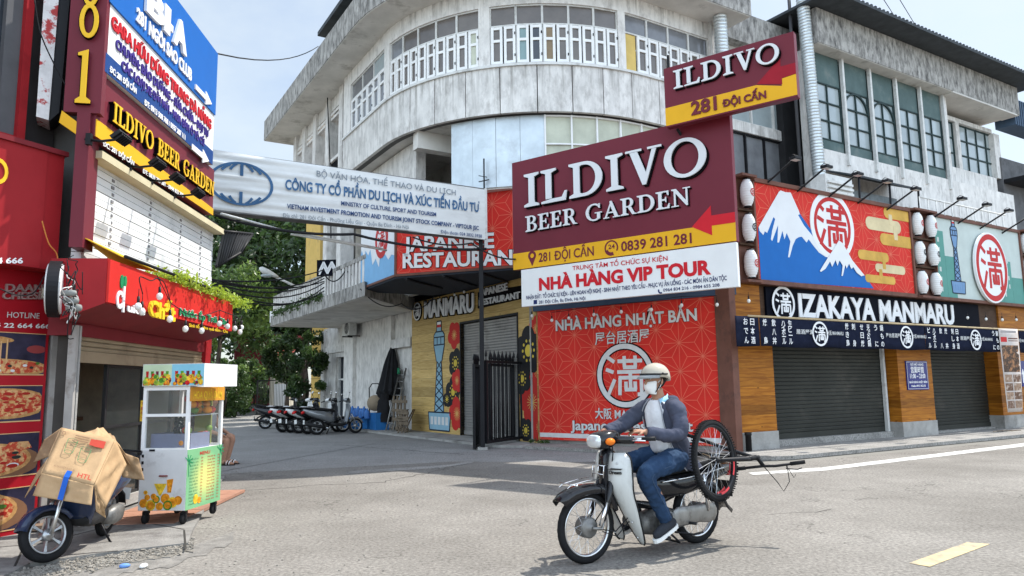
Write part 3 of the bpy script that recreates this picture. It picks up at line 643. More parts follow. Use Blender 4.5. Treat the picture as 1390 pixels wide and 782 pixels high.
# balcony wing on the lane
for px in (459,441,424,410,398.5):
    t=tpx(px,150)[0]; c=MB(); sweep(c,t-.19,t+.19,-.5,-.08,4.3 if px in (459,441) else 7.76,SOF,plaster); c.build('column',bl)
tC=tpx(398,160)[0]
m=MB()
for z0,z1,o in ((10.5,SOF,-.18),(10.33,10.42,-.15),(10.17,10.25,-.15),(8.72,8.82,-.12),(8.15,8.35,-.15)): sweep(m,tC,t465,o-.1,o,z0,z1,plaster_clean)
m.build('balcony_rail',bl)
m=MB(); x=tC
while x<t465: sweep(m,x,x+.03,-.24,-.18,8.35,8.72,black_metal); x+=.14
m.build('balcony_grille',bl)
t537=tpx(537,400)[0]
m=MB(); e0=tpx(495,398)[0]; P_=[plan(-12.2,0),plan(e0,0),W0+Vector((.1,-.1,0)),plan(-12.2,-2.8)]; m.prism(XY.off(4.32),[(p.x,p.y) for p in P_],-.40,0,mould); P_=[plan(-12.15,-.04),plan(e0-.05,-.04),W0,plan(-12.15,-2.78)]; m.prism(XY.off(3.916),[(p.x,p.y) for p in P_],-.012,0,soffit_m); m.build('balcony_slab',bl)
m=MB(); sweep(m,-12.2,tpx(492,380)[0],-.2,-.08,5.0,5.12,mould); x=-12.2
while x<tpx(490,380)[0]: sweep(m,x,x+.16,-.19,-.09,4.32,5.0,plaster); x+=.3
m.build('balustrade',bl)
oa,ob=tpx(413,500,-2.7)[0],tpx(438.5,500,-2.7)[0]
m=MB(); sweep(m,oa,ob,-3.6,-2.75,0,SOF,yellow_wall)
for z in [k*.62 for k in range(1,17)]: sweep(m,oa,ob,-2.76,-2.73,z,z+.02,mat('ochre_joint',(.22,.15,.06),.9))
m.build('ochre_end_wall',bl)
# ground storey on the lane, and the core behind everything
m=MB(); G=FGREY
gs=G.px(439,500)[0]; d0,d1=G.px(455.5,520)[0],G.px(470,520)[0]
m.slab(G,gs,0,d0,4.0,-.3,0,plaster); m.slab(G,d1,0,12,4.0,-.3,0,plaster); m.slab(G,d0,2.7,d1,4.0,-.3,0,plaster)
m.slab(G,d1+.06,0,G.px(483,520)[0],3.9,0,.14,plaster_clean); q_=G.px(528,520)[0]; m.slab(G,q_,0,q_+.5,3.9,0,.15,plaster); m.slab(G,q_+.5,2.75,11.9,3.05,0,.2,plaster); m.slab(G,gs,2.9,d1,3.15,0,.1,plaster); m.slab(G,gs,0,gs+.45,3.9,0,.12,plaster)
m.build('lane_wall',bl)
d=MB(); d.slab(G,d0,0,d1,2.7,-.28,-.2,mat('dark_door',(.03,.035,.045),.5)); d.slab(G,d0,1.75,d1,1.82,-.2,-.12,old_white); d.slab(G,d0,0,d0+.06,2.7,-.2,-.1,old_white); d.slab(G,d1-.06,0,d1,2.7,-.2,-.1,old_white); d.build('door',bl)
# glazed strip between the two ducts
m=MB(); FW2=Frame(plan(t985,-.7),u=uR,n=nR); WW=t1100-t985+1.25
m.slab(FW2,0,5.2,WW,5.5,-.3,0,plaster); m.slab(FW2,0,8.5,WW,8.8,-.3,0,plaster); m.slab(FW2,0,11.0,WW,11.9,-.3,.35,mould); m.slab(FW2,-.3,5.2,0,11,-.3,.6,plaster_clean); m.slab(FW2,0,10.8,WW,11.0,-.3,.0,old_white); m.build('middle_wall',bl)
for v0,v1,gm,nn,fm in ((5.5,8.5,grey_glass,6,black_metal),(8.8,10.8,pale_glass,5,old_white)):
    f=MB()
    for i in range(nn+1): f.slab(FW2,WW*i/nn-.025,v0,WW*i/nn+.025,v1,-.18,-.06,fm)
    for v in (v0,v0+(v1-v0)*.45,v1-.05): f.slab(FW2,0,v,WW,v+.05,-.17,-.07,fm)
    fo=f.build('window',bl)
    for i in range(nn): g=MB(); g.slab(FW2,WW*i/nn+.02,v0+.02,WW*(i+1)/nn-.02,v1-.02,-.15,-.13,gm); g.build('pane',fo)
# right wing
FW3=Frame(plan(LC,.4),u=uR,n=nR)
def q3(px,py,d=0): return FW3.px(px,py,d)
u0=q3(1104,120)[0]; uG=q3(1281,170)[0]; uE=q3(1372,230)[0]
zt=q3(1110,64)[1]; zb=q3(1120,202)[1]; zfb=q3(1104,54,.4)[1]; zft=q3(1104,8,.4)[1]
m=MB(); m.slab(FW3,u0,4.8,uE,zb,-.35,.0,plaster_clean); m.slab(FW3,u0,zt,uG,zfb+.05,-.35,0,plaster_clean); m.slab(FW3,u0-.18,4.8,u0,zfb,-.35,.05,plaster_clean)
zw1=q3(1300,152,-.5)[1]
wx=[q3(1285,190,-.5)[0],q3(1299,190,-.5)[0],q3(1304,195,-.5)[0],q3(1357,215,-.5)[0]]; wz=[q3(1330,236,-.5)[1],q3(1330,176,-.5)[1]]
m.slab(FW3,uG,zb,uE,wz[0],-.9,-.5,plaster_clean); m.slab(FW3,uG,wz[1],uE,zfb-.3,-.9,-.5,plaster); m.slab(FW3,wx[1],wz[0],wx[2],wz[1],-.9,-.5,plaster); m.slab(FW3,wx[3],wz[0],uE,wz[1],-.9,-.45,plaster_clean); m.slab(FW3,uG,zfb-.05,uE,zfb+.02,-.9,.4,soffit_m); m.slab(FW3,uG,4.8,uG+.25,zfb,-.9,.02,plaster_clean)
m.build('wing_wall',bl)
m=MB(); m.slab(FW3,u0-.2,zfb,uE+.2,zft,-.2,.4,mould); m.slab(FW3,u0-.18,zfb-.02,uE+.18,zfb-.004,-.2,.38,soffit_m); m.build('fascia',bl)
m=MB(); 
xx=u0-.5
rp=[FW3.p(u,zft+.14+.05*math.sin(k*math.pi/2)*0,0) for k,u in enumerate((u0,))]
m.slab(FW3,u0-.6,zft+.02,uE+.8,zft+.10,-4,1.15,roof_dark)
while xx<uE+.7: m.slab(FW3,xx,zft+.10,xx+.08,zft+.15,-4,1.15,roof_dark); xx+=.2
m.build('roof',bl)
cols=6
for i in range(cols):
    u=u0+(uG-u0)*i/(cols-1); c=MB(); c.slab(FW3,u-.045,zb-.35,u+.045,zfb,-.02,.08,old_white); c.build('window_post',bl)
for i in range(5):
    a=u0+(uG-u0)*i/5+.06; b_=u0+(uG-u0)*(i+1)/5-.06; W=b_-a; H=zt-zb
    g=MB(); g.slab(FW3,a,zb+H*.66,b_,zt,-.12,-.05,green_paint); g.build('green_upper_panel',bl)
    g=MB(); g.slab(FW3,a,zb,b_,zb+H*.10,-.12,-.05,green_paint); g.build('green_lower_panel',bl)
    f=MB(); z0=zb+H*.10; z1=zb+H*.66
    for k in range(3): f.slab(FW3,a+(W-.04)*k/2,z0,a+(W-.04)*k/2+.04,z1,-.12,-.03,green_frame)
    for k in range(4): f.slab(FW3,a,z0+(z1-z0-.04)*k/3,b_,z0+(z1-z0-.04)*k/3+.04,-.115,-.035,green_frame)
    if i in (1,2): f.ring(FW3,(a+b_)/2,z1-W*.5,W*.48,W*.48-.05,-.1,-.02,green_frame,seg=18,a0=0,a1=180)
    fo=f.build('window',bl)
    for kx in range(2):
        for kz in range(3): g=MB(); g.slab(FW3,a+W*kx/2+.02,z0+(z1-z0)*kz/3,a+W*(kx+1)/2-.02,z0+(z1-z0)*(kz+1)/3,-.09,-.075,pale_glass); g.build('pane',fo)
for (a,b_,nx) in ((wx[0],wx[1],1),(wx[2],wx[3],4)):
    f=MB(); z0,z1=wz
    for k in range(nx+1): f.slab(FW3,a+(b_-a-.05)*k/nx,z0,a+(b_-a-.05)*k/nx+.05,z1,-.7,-.6,green_frame)
    for k in range(4): f.slab(FW3,a,z0+(z1-z0-.05)*k/3,b_,z0+(z1-z0-.05)*k/3+.05,-.69,-.61,green_frame)
    fo=f.build('window',bl); g=MB(); g.slab(FW3,a,z0,b_,z1,-.66,-.64,pale_glass); g.build('pane',fo)
# blank core so nothing is seen through
m=MB(); core=mat('dark_interior',(.03,.03,.032),.95)
sweep(m,-11,LC+2.2,-4.5,-3.0,.0,11.9,core)
m.slab(FW3,u0-.1,0,uE,zft,-5,-1.0,core); m.slab(FW2,-1,0,WW+.2,11,-3,-.9,core)
m.build('inner_core',bl)
# ducts
def duct(pxt,pxb,off,r,label):
    b=MB(); T,zt_=tpx(*pxt,off); B,zb_=tpx(*pxb,off)
    p0=plan(B,off,zb_-.6); p1=plan(T,off,zt_+1.2); n=int((p1-p0).length/.09); prof=[]
    Lg=(p1-p0).length
    for i in range(n): prof+=[(r,Lg*i/n),(r,Lg*(i+.72)/n),(r*1.07,Lg*(i+.8)/n),(r*1.07,Lg*(i+.92)/n)]
    b.lathe(p0,p1-p0,prof,galv,16); o=b.build('ventilation_duct'); tag(o,label,'duct')
duct((975,0),(981,75),.45,.165,'round silver ventilation duct going up beside the small burgundy sign')
duct((1088,0),(1113,240),.55,.17,'tall ridged silver ventilation duct between the dark glazing and the green framed windows')
for px,(lab) in ((963,'thin grey drainpipe left of the silver duct near the last white casement'),(1071,'dark rain pipe left of the tall silver duct')):
    b=MB(); T,z1=tpx(px,0,.1); b.tube([plan(T,.1,6.2),plan(T,.1,z1+.5)],.05,plaster if px<1000 else mat('dark_pipe',(.07,.07,.075),.6)); tag(b.build('drainpipe'),lab,'pipe')
# neighbour on the far right
nb=thing('neighbour_building','dark grey neighbouring building with a blue corrugated roof edge at the right border','building',FW3.p(uE+2.5,0,-2))
m=MB(); m.slab(FW3,uE+.25,0,uE+6,9.6,-6,-.4,mat('dark_grey_wall',(.13,.13,.135),.85,var=.2,dirt=(.06,.06,.06))); m.build('wall',nb)
m=MB(); x=uE+.3
while x<uE+6: m.slab(FW3,x,10.7,x+.09,11.7,-.5,.2,mat('blue_corrugated',(.07,.11,.17),.6)); m.slab(FW3,x+.09,10.7,x+.16,11.7,-.5,.14,MATS['blue_corrugated']); x+=.16
m.build('roof_edge',nb)
m=MB(); m.slab(FW3,uE+.3,8.6,uE+5,8.75,-.4,.5,black_metal); m.build('ledge',nb)
# ================================================================= restaurant front on the street
orange_wood=wood_mat('orange_pine_boards',(.20,.062,.006),(.38,.145,.016),58.2,.19)
pale_wood=wood_mat('pale_pine_boards',(.42,.27,.085),(.60,.42,.165),-32,.28)
brown=mat('brown_frame',(.16,.075,.055),.55,var=.15,dirt=(.08,.045,.04),dscale=2)
dark_wood=mat('dark_stained_wood',(.07,.04,.025),.6,var=.3,scale=4,stretch=(1,1,6))
black_board=mat('black_board',(.004,.005,.010),.6,spec=.04)
shut_dark=mat('dark_green_shutter',(.040,.041,.036),.5,.1,var=.15,scale=1.2,dirt=(.075,.07,.06),dscale=1.1)
shut_grey=mat('grey_shutter',(.30,.29,.275),.45,.35,var=.15,scale=1.2,dirt=(.15,.14,.13),dscale=1.4)
navy_cloth=mat('navy_cloth',(.013,.016,.032),.95,var=.2,scale=8,spec=.03)
letter_white=mat('white_lettering',(.78,.78,.78),.5,var=.03)
letter_off=mat('off_white_print',(.62,.62,.61),.6,var=.08,scale=8)
pattern_red=mat('printed_red',(.62,.034,.025),.5,var=.08,scale=2)
gold_line=mat('gold_print',(.70,.16,.10),.5,var=.05)
def shutter(name,F,u0,v0,u1,v1,d,m,parent,pitch=.085):
    b=MB(); v=v0+.12
    while v<v1:
        t=min(v+pitch,v1); h=t-v
        prof=[(v,-.014),(v+h*.12,0),(v+h*.75,.008),(t-h*.08,-.004),(t,-.014)]
        V=[];F_=[]
        for q,e in prof: V+=[F.p(u0,q,d+e),F.p(u1,q,d+e)]
        for i in range(len(prof)-1): F_.append((2*i,2*i+1,2*i+3,2*i+2))
        b.add(V,F_,m); v=t
    b.slab(F,u0,v0,u1,v0+.12,d-.03,d+.02,m)
    return b.build(name,parent)
rf=thing('restaurant_building','street front of the restaurant with orange pine piers and closed dark roller shutters','building',K)
F=FR
uA=F.px(1056,560)[0]; uB=F.px(1219,560)[0]; uC=F.px(1270,560)[0]; uD=F.px(1360,540)[0]
for a,b_ in ((0.02,uA-.05),(uB+.15,uC),(uD,uD+2.2)):
    p=MB(); p.slab(F,a,.42,b_,2.75,-.45,0,orange_wood); p.build('pier',rf,bevel=.006)
    p=MB(); p.slab(F,a-.015,.05,b_+.015,.42,-.45,.025,concrete); p.build('pier_base',rf,bevel=.01)
for a,b_,v in ((uA-.05,uB+.15,.20),(uC,uD,.12)):
    shutter('roller_shutter',F,a,v,b_,2.6,-.36,shut_dark,rf)
    p=MB(); p.slab(F,a,.02,b_,v,-.5,-.2,pave_m); p.build('threshold',rf)
p=MB(); g=.05
p.slab(F,uB-.02,.2,uB+.06,2.5,-.34,-.26,grey_plastic); p.build('shutter_guide_rail',rf)
p=MB(); p.slab(F,0.02,2.75,uD+4.0,3.46,-.45,-.02,dark_wood); p.slab(F,.02,2.6,uD+4,2.75,-.45,-.03,dark_wood); p.build('lintel',rf)
p=MB(); p.slab(F,.02,2.45,.84,3.46,-.019,.03,orange_wood); p.build('side_boarding',rf)
p=MB(); p.slab(F,uD+.2,2.5,uD+3,3.46,-.019,.03,orange_wood); p.build('side_boarding',rf)
p=MB(); 
poly=[P2(F,0,-.05),P2(F,uD+4,-.05),P2(F,uD+4,-4.0),P2(F,0,-3.9),P2(FRED,2.2,-.8),P2(FRED,4.7,-.12)]
p.prism(XY.off(5.45),poly,-.2,0,concrete); p.build('terrace_roof',rf)
p=MB(); p.slab(F,-.16,.0,.02,3.5,-.3,.10,brown); p.build('corner_post',rf,bevel=.006)
p=MB(); p.prism(XY.off(.08),[P2(F,.3,-.5),P2(F,uD+4,-.5),P2(F,uD+4,-3.5),P2(F,1,-3.5),P2(FRED,.5,-1.2),P2(FRED,.3,-.45),P2(FRED,4.5,-.45)],0,5.2,core); p.build('inner_core',rf)
# --- panel with the mountain
def to_px(c,ox,oy,s): return [(ox+x/s,oy+y/s) for x,y in c]
PD=.16
fs=thing('mountain_sign','wide red street sign with a blue snow capped mountain and golden clouds','sign',F.p(4,0,PD)+Vector((0,0,3.5)))
c5=lambda pts:[F.px(990+x/3.475,230+y/3.475,PD) for x,y in pts]
uP0=F.px(1003,300,PD)[0]; zP0=3.46; zP1=F.px(1003,239,PD)[1]
u_a=F.px(1025.5,310,PD)[0]; u_b=F.px(1237.5,340,PD)[0]; u_c=F.px(1269.5,345,PD)[0]; u_d=F.px(1387,370,PD)[0]
p=MB(); p.slab(F,u_a,zP0+.07,u_b,zP1-.07,PD-.02,PD,pattern_red); p.build('red_panel',fs)
p=MB(); p.slab(F,u_a,zP0-.02,u_b,zP0+.07,PD-.10,PD+.05,brown); p.slab(F,u_a,zP1-.07,u_b,zP1+.02,PD-.10,PD+.05,brown); p.slab(F,u_b-.03,zP0+.07,u_b+.04,zP1-.07,PD-.1,PD+.04,brown); p.slab(F,u_a-.05,zP0+.07,u_a,zP1-.07,PD-.1,PD+.04,brown); p.build('frame',fs)
p=MB(); asanoha(p,F,u_a,zP0+.07,u_b-.03,zP1-.07,.62,.012,PD+.003,gold_line); tag(p.build('leaf_pattern',fs))
p=MB(); blue=mat('mountain_blue',(.015,.13,.42),.5,var=.05); snow=mat('snow_white',(.72,.73,.74),.5,var=.04)
m1=[(135,270),(235,108),(290,112),(330,205),(470,400),(560,400),(640,505),(680,562),(145,525)]
p.prism(F,c5([(135,275),(232,108),(285,112),(335,215),(460,395),(545,400),(640,505),(680,562),(148,522)]),PD+.003,PD+.009,blue); p.build('mountain',fs)
p=MB(); 
p.prism(F,c5([(136,272),(232,106),(240,100),(262,108),(287,110),(325,195),(330,212),(322,216),(350,265),(395,320),(462,404),(455,415),(420,392),(388,352),(372,330),(362,345),(340,318),(325,320),(310,330),(296,362),(282,415),(275,415),(286,340),(268,300),(258,330),(248,290),(232,345),(225,345),(228,262),(212,305),(200,338),(194,330),(200,290),(214,235),(206,225),(176,300),(165,292),(158,310),(140,290)]),PD+.009,PD+.014,snow)
p.prism(F,c5([(422,480),(455,425),(490,372),(512,336),(530,350),(552,388),(575,430),(632,500),(618,505),(596,488),(580,462),(570,470),(560,445),(548,468),(542,450),(530,503),(524,503),(530,455),(515,430),(505,455),(496,428),(480,460),(470,435),(448,470),(428,484)]),PD+.024,PD+.029,snow); p.build('snow_cap',fs)
p=MB(); cx,cy=F.px(1129.5,307,PD); rr=.80
emblem(p,F,cx,cy,rr,letter_white,mat('emblem_red',(.50,.035,.035),.5),PD+.012,asp=1.0)
p.ring(F,cx,cy,rr*.84,rr*.72,PD+.012,PD+.016,MATS['emblem_red'])
p.disc(F,cx,cy,rr*1.0,rr*1.0,PD+.002,PD+.0105,letter_white,seg=44); p.build('emblem',fs)
p=MB(); gold=mat('cloud_gold',(.62,.37,.08),.5,var=.25,scale=1.5); cream=mat('cloud_cream',(.66,.55,.33),.5,var=.2,scale=1.2)
k=0
for (x0,y0,x1,y1) in ((725,185,848,240),(640,232,805,296),(708,308,856,368),(604,382,748,436),(686,446,826,497),(638,495,780,545),(752,236,764,240),(775,292,788,312),(722,434,732,448),(708,494,718,498)):
    q=c5([(x0,(y0)),(x1,(y0+ (x1-x0)*.10)),(x1,y1),(x0,y1-(x1-x0)*.10)]); ua=q[0][0];ub=q[1][0];va=min(v for _,v in q);vb=max(v for _,v in q)
    if y0<500 and (x1-x0)<30: ua-=.02;ub+=.02;va-=.12;vb+=.12
    r_=(vb-va)/2 if (x1-x0)>30 else .01; pts=[]
    xr=(x1>840)
    for i in range(9): a=R(90+180*i/8); pts.append((ua+r_+r_*math.cos(a),(va+vb)/2+(vb-va)/2*math.sin(a)))
    if xr: pts+=[(min(ub,u_b-.03),va),(min(ub,u_b-.03),vb)]
    else:
        for i in range(9): a=R(-90+180*i/8); pts.append((ub-r_+r_*math.cos(a),(va+vb)/2+(vb-va)/2*math.sin(a)))
    k+=1; p.prism(F,pts,PD+.004,PD+.008+.0008*k,(gold,cream,gold,gold,cream,gold,cream,cream,gold,gold)[k-1])
p.build('cloud_band',fs)
# lantern racks: brown boards behind the lanterns
for (a,b_,lab) in ((uP0,u_a-.05,'narrow brown lantern board left of the mountain sign'),(u_b+.04,u_c-.02,'brown lantern board between the mountain sign and the tower sign'),(u_d+.05,u_d+1.2,'brown lantern board at the right edge of the tower sign')):
    p=MB(); p.slab(F,a,zP0,b_,zP1,-.02,.06,brown); p.slab(F,a,zP1-.02,b_,zP1+.03,.06,.32,brown); p.slab(F,a,zP0-.02,b_,zP0+.03,.06,.32,brown); 
    for v in (zP0+.77,zP0+1.5): p.slab(F,a,v,b_,v+.04,.06,.16,dark_wood)
    tag(p.build('lantern_board'),lab,'board')
lant_m=mat('white_lantern_paper',(.72,.72,.71),.6,var=.05,scale=8)
def lantern(loc,red,label):
    t=thing('paper_lantern',label,'lantern',(0,0,0),0,'white lanterns on the restaurant signs')
    b=MB(); prof=[]; H=.56
    for i in range(45): 
        h=H*i/44; r=.135*min(1,math.sin(math.pi*min(max(h/H,.0),1))**.28+.02) if 0<i<44 else .075
        prof.append((max(r,.075)+(.004 if i%4<2 else 0),h))
    b.lathe((0,0,0),(0,0,1),prof,lant_m,18); b.build('shade',t)
    b=MB(); b.lathe((0,0,-.02),(0,0,1),[(.078,0),(.078,.025)],black_metal,14); b.lathe((0,0,H),(0,0,1),[(.078,0),(.078,.025)],black_metal,14); b.tube([(0,0,H+.02),(0,0,H+.06)],.008,black_metal,5); b.build('cap',t)
    b=MB(); Fm=Frame((0,0,.28),u=F.u,n=F.n); mm=MATS['emblem_red'] if red else black_board
    for i in range(20):
        a0,a1=R(18*i),R(18*i+18); 
        def cp(r,a): 
            x=r*math.cos(a); th=x/.141; return Vector((0,0,.28))+(F.n*math.cos(th+.25)+F.u*math.sin(th+.25))*.1425+Vector((0,0,r*math.sin(a)))
        b.add([cp(.085,a0),cp(.085,a1),cp(.065,a1),cp(.065,a0)],[(0,1,2,3)],mm)
    for z in (-.035,0,.035):
        x0=-.05; b.add([Vector((0,0,.28+z+dz))+(F.n*math.cos(x/.141+.25)+F.u*math.sin(x/.141+.25))*.1425 for x,dz in ((-.045,-.007),(0,-.007),(.045,-.007),(.045,.007),(0,.007),(-.045,.007))],[(0,1,4,5),(1,2,3,4)],mm)
    for x in (-.02,.02):
        b.add([Vector((0,0,.28+z))+(F.n*math.cos((x+e)/.141+.25)+F.u*math.sin((x+e)/.141+.25))*.1427 for e,z in ((-.006,-.05),(.006,-.05),(.006,.05),(-.006,.05))],[(0,1,2,3)],mm)
    b.build('emblem',t)
    t.location=loc; return t
lan_pos=[]
zz=[zP0+1.58,zP0+.84,zP0+.09]; names=['top','middle','bottom']
for j,z in enumerate(zz): lan_pos.append((F.p((uP0+u_a-.05)/2,z,.22),j!=1,f'{names[j]} white lantern of the single column left of the mountain sign'))
for c,u in enumerate((u_b+.25,u_c-.2)):
    for j,z in enumerate(zz): lan_pos.append((F.p(u,z,.22),j!=1,f'{names[j]} white lantern in the {"left" if c==0 else "right"} column between the mountain sign and the tower sign'))
lan_pos.append((F.p(u_d+.25,zz[0],.22),True,'upper white lantern cut by the right border beside the tower sign')); lan_pos.append((F.p(u_d+.25,zz[1],.22),False,'lower white lantern cut by the right border beside the tower sign'))
protoR=protoB=None
for loc,red,lab in lan_pos:
    if red:
        if protoR is None: protoR=lantern(loc,True,lab)
        else: copy_tree(protoR,None,loc,label=lab)
    else:
        if protoB is None: protoB=lantern(loc,False,lab)
        else: copy_tree(protoB,None,loc,label=lab)
# --- panel with the tower
ts_=thing('tower_sign','pale street sign with a lattice tower, teal city blocks and a big round emblem','sign',F.p((u_c+u_d)/2,zP0,PD))
p=MB(); p.slab(F,u_c,zP0+.06,u_d,zP1-.06,PD-.02,PD,mat('pale_sage_print',(.50,.56,.53),.5,var=.06)); p.build('panel',ts_)
p=MB(); p.slab(F,u_c-.02,zP0-.02,u_d+.05,zP0+.06,PD-.1,PD+.05,brown); p.slab(F,u_c-.02,zP1-.06,u_d+.05,zP1+.02,PD-.1,PD+.05,brown); p.slab(F,u_c-.04,zP0+.06,u_c,zP1-.06,PD-.1,PD+.04,brown); p.slab(F,u_d,zP0+.06,u_d+.05,zP1-.06,PD-.1,PD+.04,brown); p.build('frame',ts_)
teal=mat('teal_print',(.10,.28,.24),.5,var=.06); twr=mat('tower_blue',(.16,.28,.46),.5,var=.06); ink=mat('print_outline',(.02,.03,.05),.5)
W=u_d-u_c; b=MB(); h0=zP0+.06
for (x0,x1,h) in ((.0,.10,1.75),(.10,.20,1.1),(.55,.63,.8),(.63,.74,1.4),(.74,.86,1.2),(.86,1.0,.75)): b.slab(F,u_c+W*x0+.004,h0,u_c+W*x1-.004,h0+h,PD+.0,PD+.004,teal)
for i in range(4):
    for j in range(5):
        if (i+j)%3: b.slab(F,u_c+W*(.65+i*.055),h0+.18+j*.24,u_c+W*(.665+i*.055),h0+.3+j*.24,PD+.004,PD+.006,MATS['pale_sage_print'])
for j in range(6): b.slab(F,u_c+W*.03,h0+.15+j*.26,u_c+W*.05,h0+.27+j*.26,PD+.004,PD+.006,MATS['pale_sage_print'])
b.build('city_blocks',ts_)
def tower(p,F,uv,d,s,asp=1.0,body=twr,top=True):
    """stylised lattice tower drawn flat: uv = base centre, s = height"""
    u,v=uv; X=lambda a,b_:(u+a*s*asp,v+b_*s)
    def poly(c,m,dd): p.prism(F,[X(*q) for q in c],d,d+dd,m)
    def ln(c,dd=.0105):
        for a,b_ in zip(c,c[1:]): strip(p,F,X(*a),X(*b_),s*.012,d,d+dd,ink)
    poly([(-.16,.0),(.16,.0),(.18,.16),(-.18,.16)],body,.006); ln([(-.16,0),(.16,0),(.18,.16),(-.18,.16),(-.16,0)])
    poly([(-.075,.16),(.075,.16),(.035,.62),(-.035,.62)],body,.0065); ln([(-.075,.16),(-.035,.62)]); ln([(.075,.16),(.035,.62)])
    for i in range(6):
        a=.16+.46*i/6; c=.16+.46*(i+1)/6; wa=.075-.04*i/6; wc=.075-.04*(i+1)/6; ln([(-wa,a),(wc,c)],.0100); ln([(wa,a),(-wc,c)],.0102)
    poly([(-.045,.62),(.045,.62),(.06,.68),(.085,.76),(.085,.86),(.055,.89),(-.055,.89),(-.085,.86),(-.085,.76),(-.06,.68)],body,.007); ln([(-.045,.62),(-.06,.68),(-.085,.76),(-.085,.86),(-.055,.89),(.055,.89),(.085,.86),(.085,.76),(.06,.68),(.045,.62)]); ln([(-.085,.77),(.085,.77)]); ln([(-.085,.84),(.085,.84)]); ln([(-.03,.77),(-.03,.84)]); ln([(.03,.77),(.03,.84)])
    poly([(-.04,.89),(.04,.89),(.035,.93),(-.035,.93)],body,.0072); poly([(-.035,.93),(.035,.93),(.035,.955),(-.035,.955)],MATS['emblem_red'],.0074); poly([(-.035,.955),(.035,.955),(.03,.985),(-.03,.985)],letter_white,.0076); ln([(-.04,.89),(-.035,.985),(.035,.985),(.04,.89)])
    for i in range(5): poly([(-.14+.06*i,.05),(-.10+.06*i,.05),(-.10+.06*i,.12),(-.14+.06*i,.12)],letter_off if body is not twr else body,.0095)
b=MB(); q=F.px(1307,399,PD); qt=F.px(1294,297,PD); tower(b,F,(F.px(1302,400,PD)[0],q[1]),PD+.004,qt[1]-q[1],.95); b.build('tower_picture',ts_)
b=MB(); cu,cv=F.px(1345.5,363.5,PD+.1); rv=.98; ru=.86
b.disc(F,cu,cv,ru,rv,PD+.05,PD+.12,letter_white,seg=48); emblem(b,F,cu,cv,ru*.95,MATS['emblem_red'],MATS['emblem_red'],PD+.122,asp=rv/ru); b.build('emblem',ts_)
# --- name band, curtain rod, curtains
nm=thing('restaurant_name_sign','black band above the shutters with white capital letters and a round emblem','sign',F.p(3,2.6,.02))
b=MB(); vb=F.px(1100,437,.05); b.slab(F,F.px(1041,410,.05)[0],2.58,F.px(1330,430,.05)[0],3.42,-.015,.035,black_board); b.build('board',nm)
b=MB(); text(b,F,"IZAKAYA MANMARU",(1084,429),(1295,440),399,letter_white,.035,.022,.034); b.build('lettering',nm)
b=MB(); cu,cv=F.px(1062.5,412,.05); emblem(b,F,cu,cv,.37,letter_white,letter_white,.07); b.disc(F,cu,cv,.36,.36,.036,.069,black_board,seg=40); b.build('emblem',nm)
b=MB(); rz=F.px(1000,428,.5)[1]; b.tube([F.p(-.1,rz,.5),F.p(uD+3.5,rz+.02,.5)],.022,mat('bamboo',(.42,.33,.2),.5),8)
for u in (.3,3,6,9,12): b.tube([F.p(u,rz,.5),F.p(u,rz+.05,.0)],.012,black_metal,5)
tag(b.build('curtain_rod'),'long thin pole carrying the navy curtains above the shutters','rod')
def curtain(pxa,pxb,items,label):
    ua=F.px(pxa,450,.5)[0]; ub=F.px(pxb,455,.5)[0]; t=thing('noren_curtain',label,'curtain',F.p((ua+ub)/2,rz-.7,.5),group='navy shop curtains')
    n=int((ub-ua)/.07)+2; zt=rz-.01; zb=F.px(1000,469.5,.5)[1]; b=MB(); V=[];Fc=[]
    def dd(u,f): return .5+f*(.018*math.sin(u*5.1+pxa)+.010*math.sin(u*13+1))
    rows=4
    for j in range(rows+1):
        for i in range(n+1):
            u=ua+(ub-ua)*i/n; z=zt+(zb-zt)*j/rows+(.012*math.sin(u*3.3) if j==rows else 0); V.append(F.p(u,z,dd(u,j/rows)))
    for j in range(rows):
        for i in range(n): k=j*(n+1)+i; Fc.append((k,k+1,k+n+2,k+n+1))
    b.add(V,Fc,navy_cloth,True); b.build('cloth',t,solid=.004)
    L_=MB(); H=zt-zb
    for it in items:
        px,s,kind=it; u=F.px(px,450,.5)[0]
        if kind=='e':
            emblem(L_,F,u,zt-H*.5,.26,letter_white,letter_white,.53,asp=1.0,th=.003)
        elif kind=='h': text_uv(L_,F,s,(u-.28,zt-H*.52),.56,.075,letter_off,.53,.533,.01)
        else:
            for i,ch in enumerate(s): text_uv(L_,F,ch,(u-.06,zt-H*(.2+.62*i/max(len(s)-1,1))-.045),.12,.105,letter_white,.53,.533,.012)
    L_.build('lettering',t); return t
curtain(998.5,1030.5,[(1011,"おでん",'v'),(1020,"日本酒",'v')],'short navy curtain at the street corner with two columns of white Japanese writing')
curtain(1031.5,1255,[(1037,"焼鳥",'v'),(1049,"飲八丼",'v'),(1062,"ハイボール",'v'),(1071,"生ビール",'v'),(1091,"居酒屋満",'h'),(1111.5,"",'e'),(1132,"大阪 MANMARU",'h'),(1148,"焼き鳥",'v'),(1157,"刺身",'v'),(1168,"せ日焼",'v'),(1177,"天ぷら鍋",'v'),(1187,"うに",'v'),(1195,"鍋もの",'v'),(1210,"屋台居酒屋",'h'),(1228.5,"",'e'),(1246,"大阪 MANMARU",'h')],'longest navy curtain with two round emblems above the left shutter')
curtain(1256,1358,[(1259,"ビール",'v'),(1266,"ハイボール",'v'),(1275,"飲八",'v'),(1282,"焼丼",'v'),(1291,"刺し身",'v'),(1297,"日本酒",'v'),(1309,"居酒屋満",'h'),(1322,"",'e'),(1337,"大阪 MANMARU",'h'),(1346,"うに",'v'),(1351,"鍋もの",'v')],'navy curtain with one round emblem above the right shutter')
curtain(1382,1400,[(1386,"大阪 MANMARU",'h')],'navy curtain at the right border behind the menu banner')
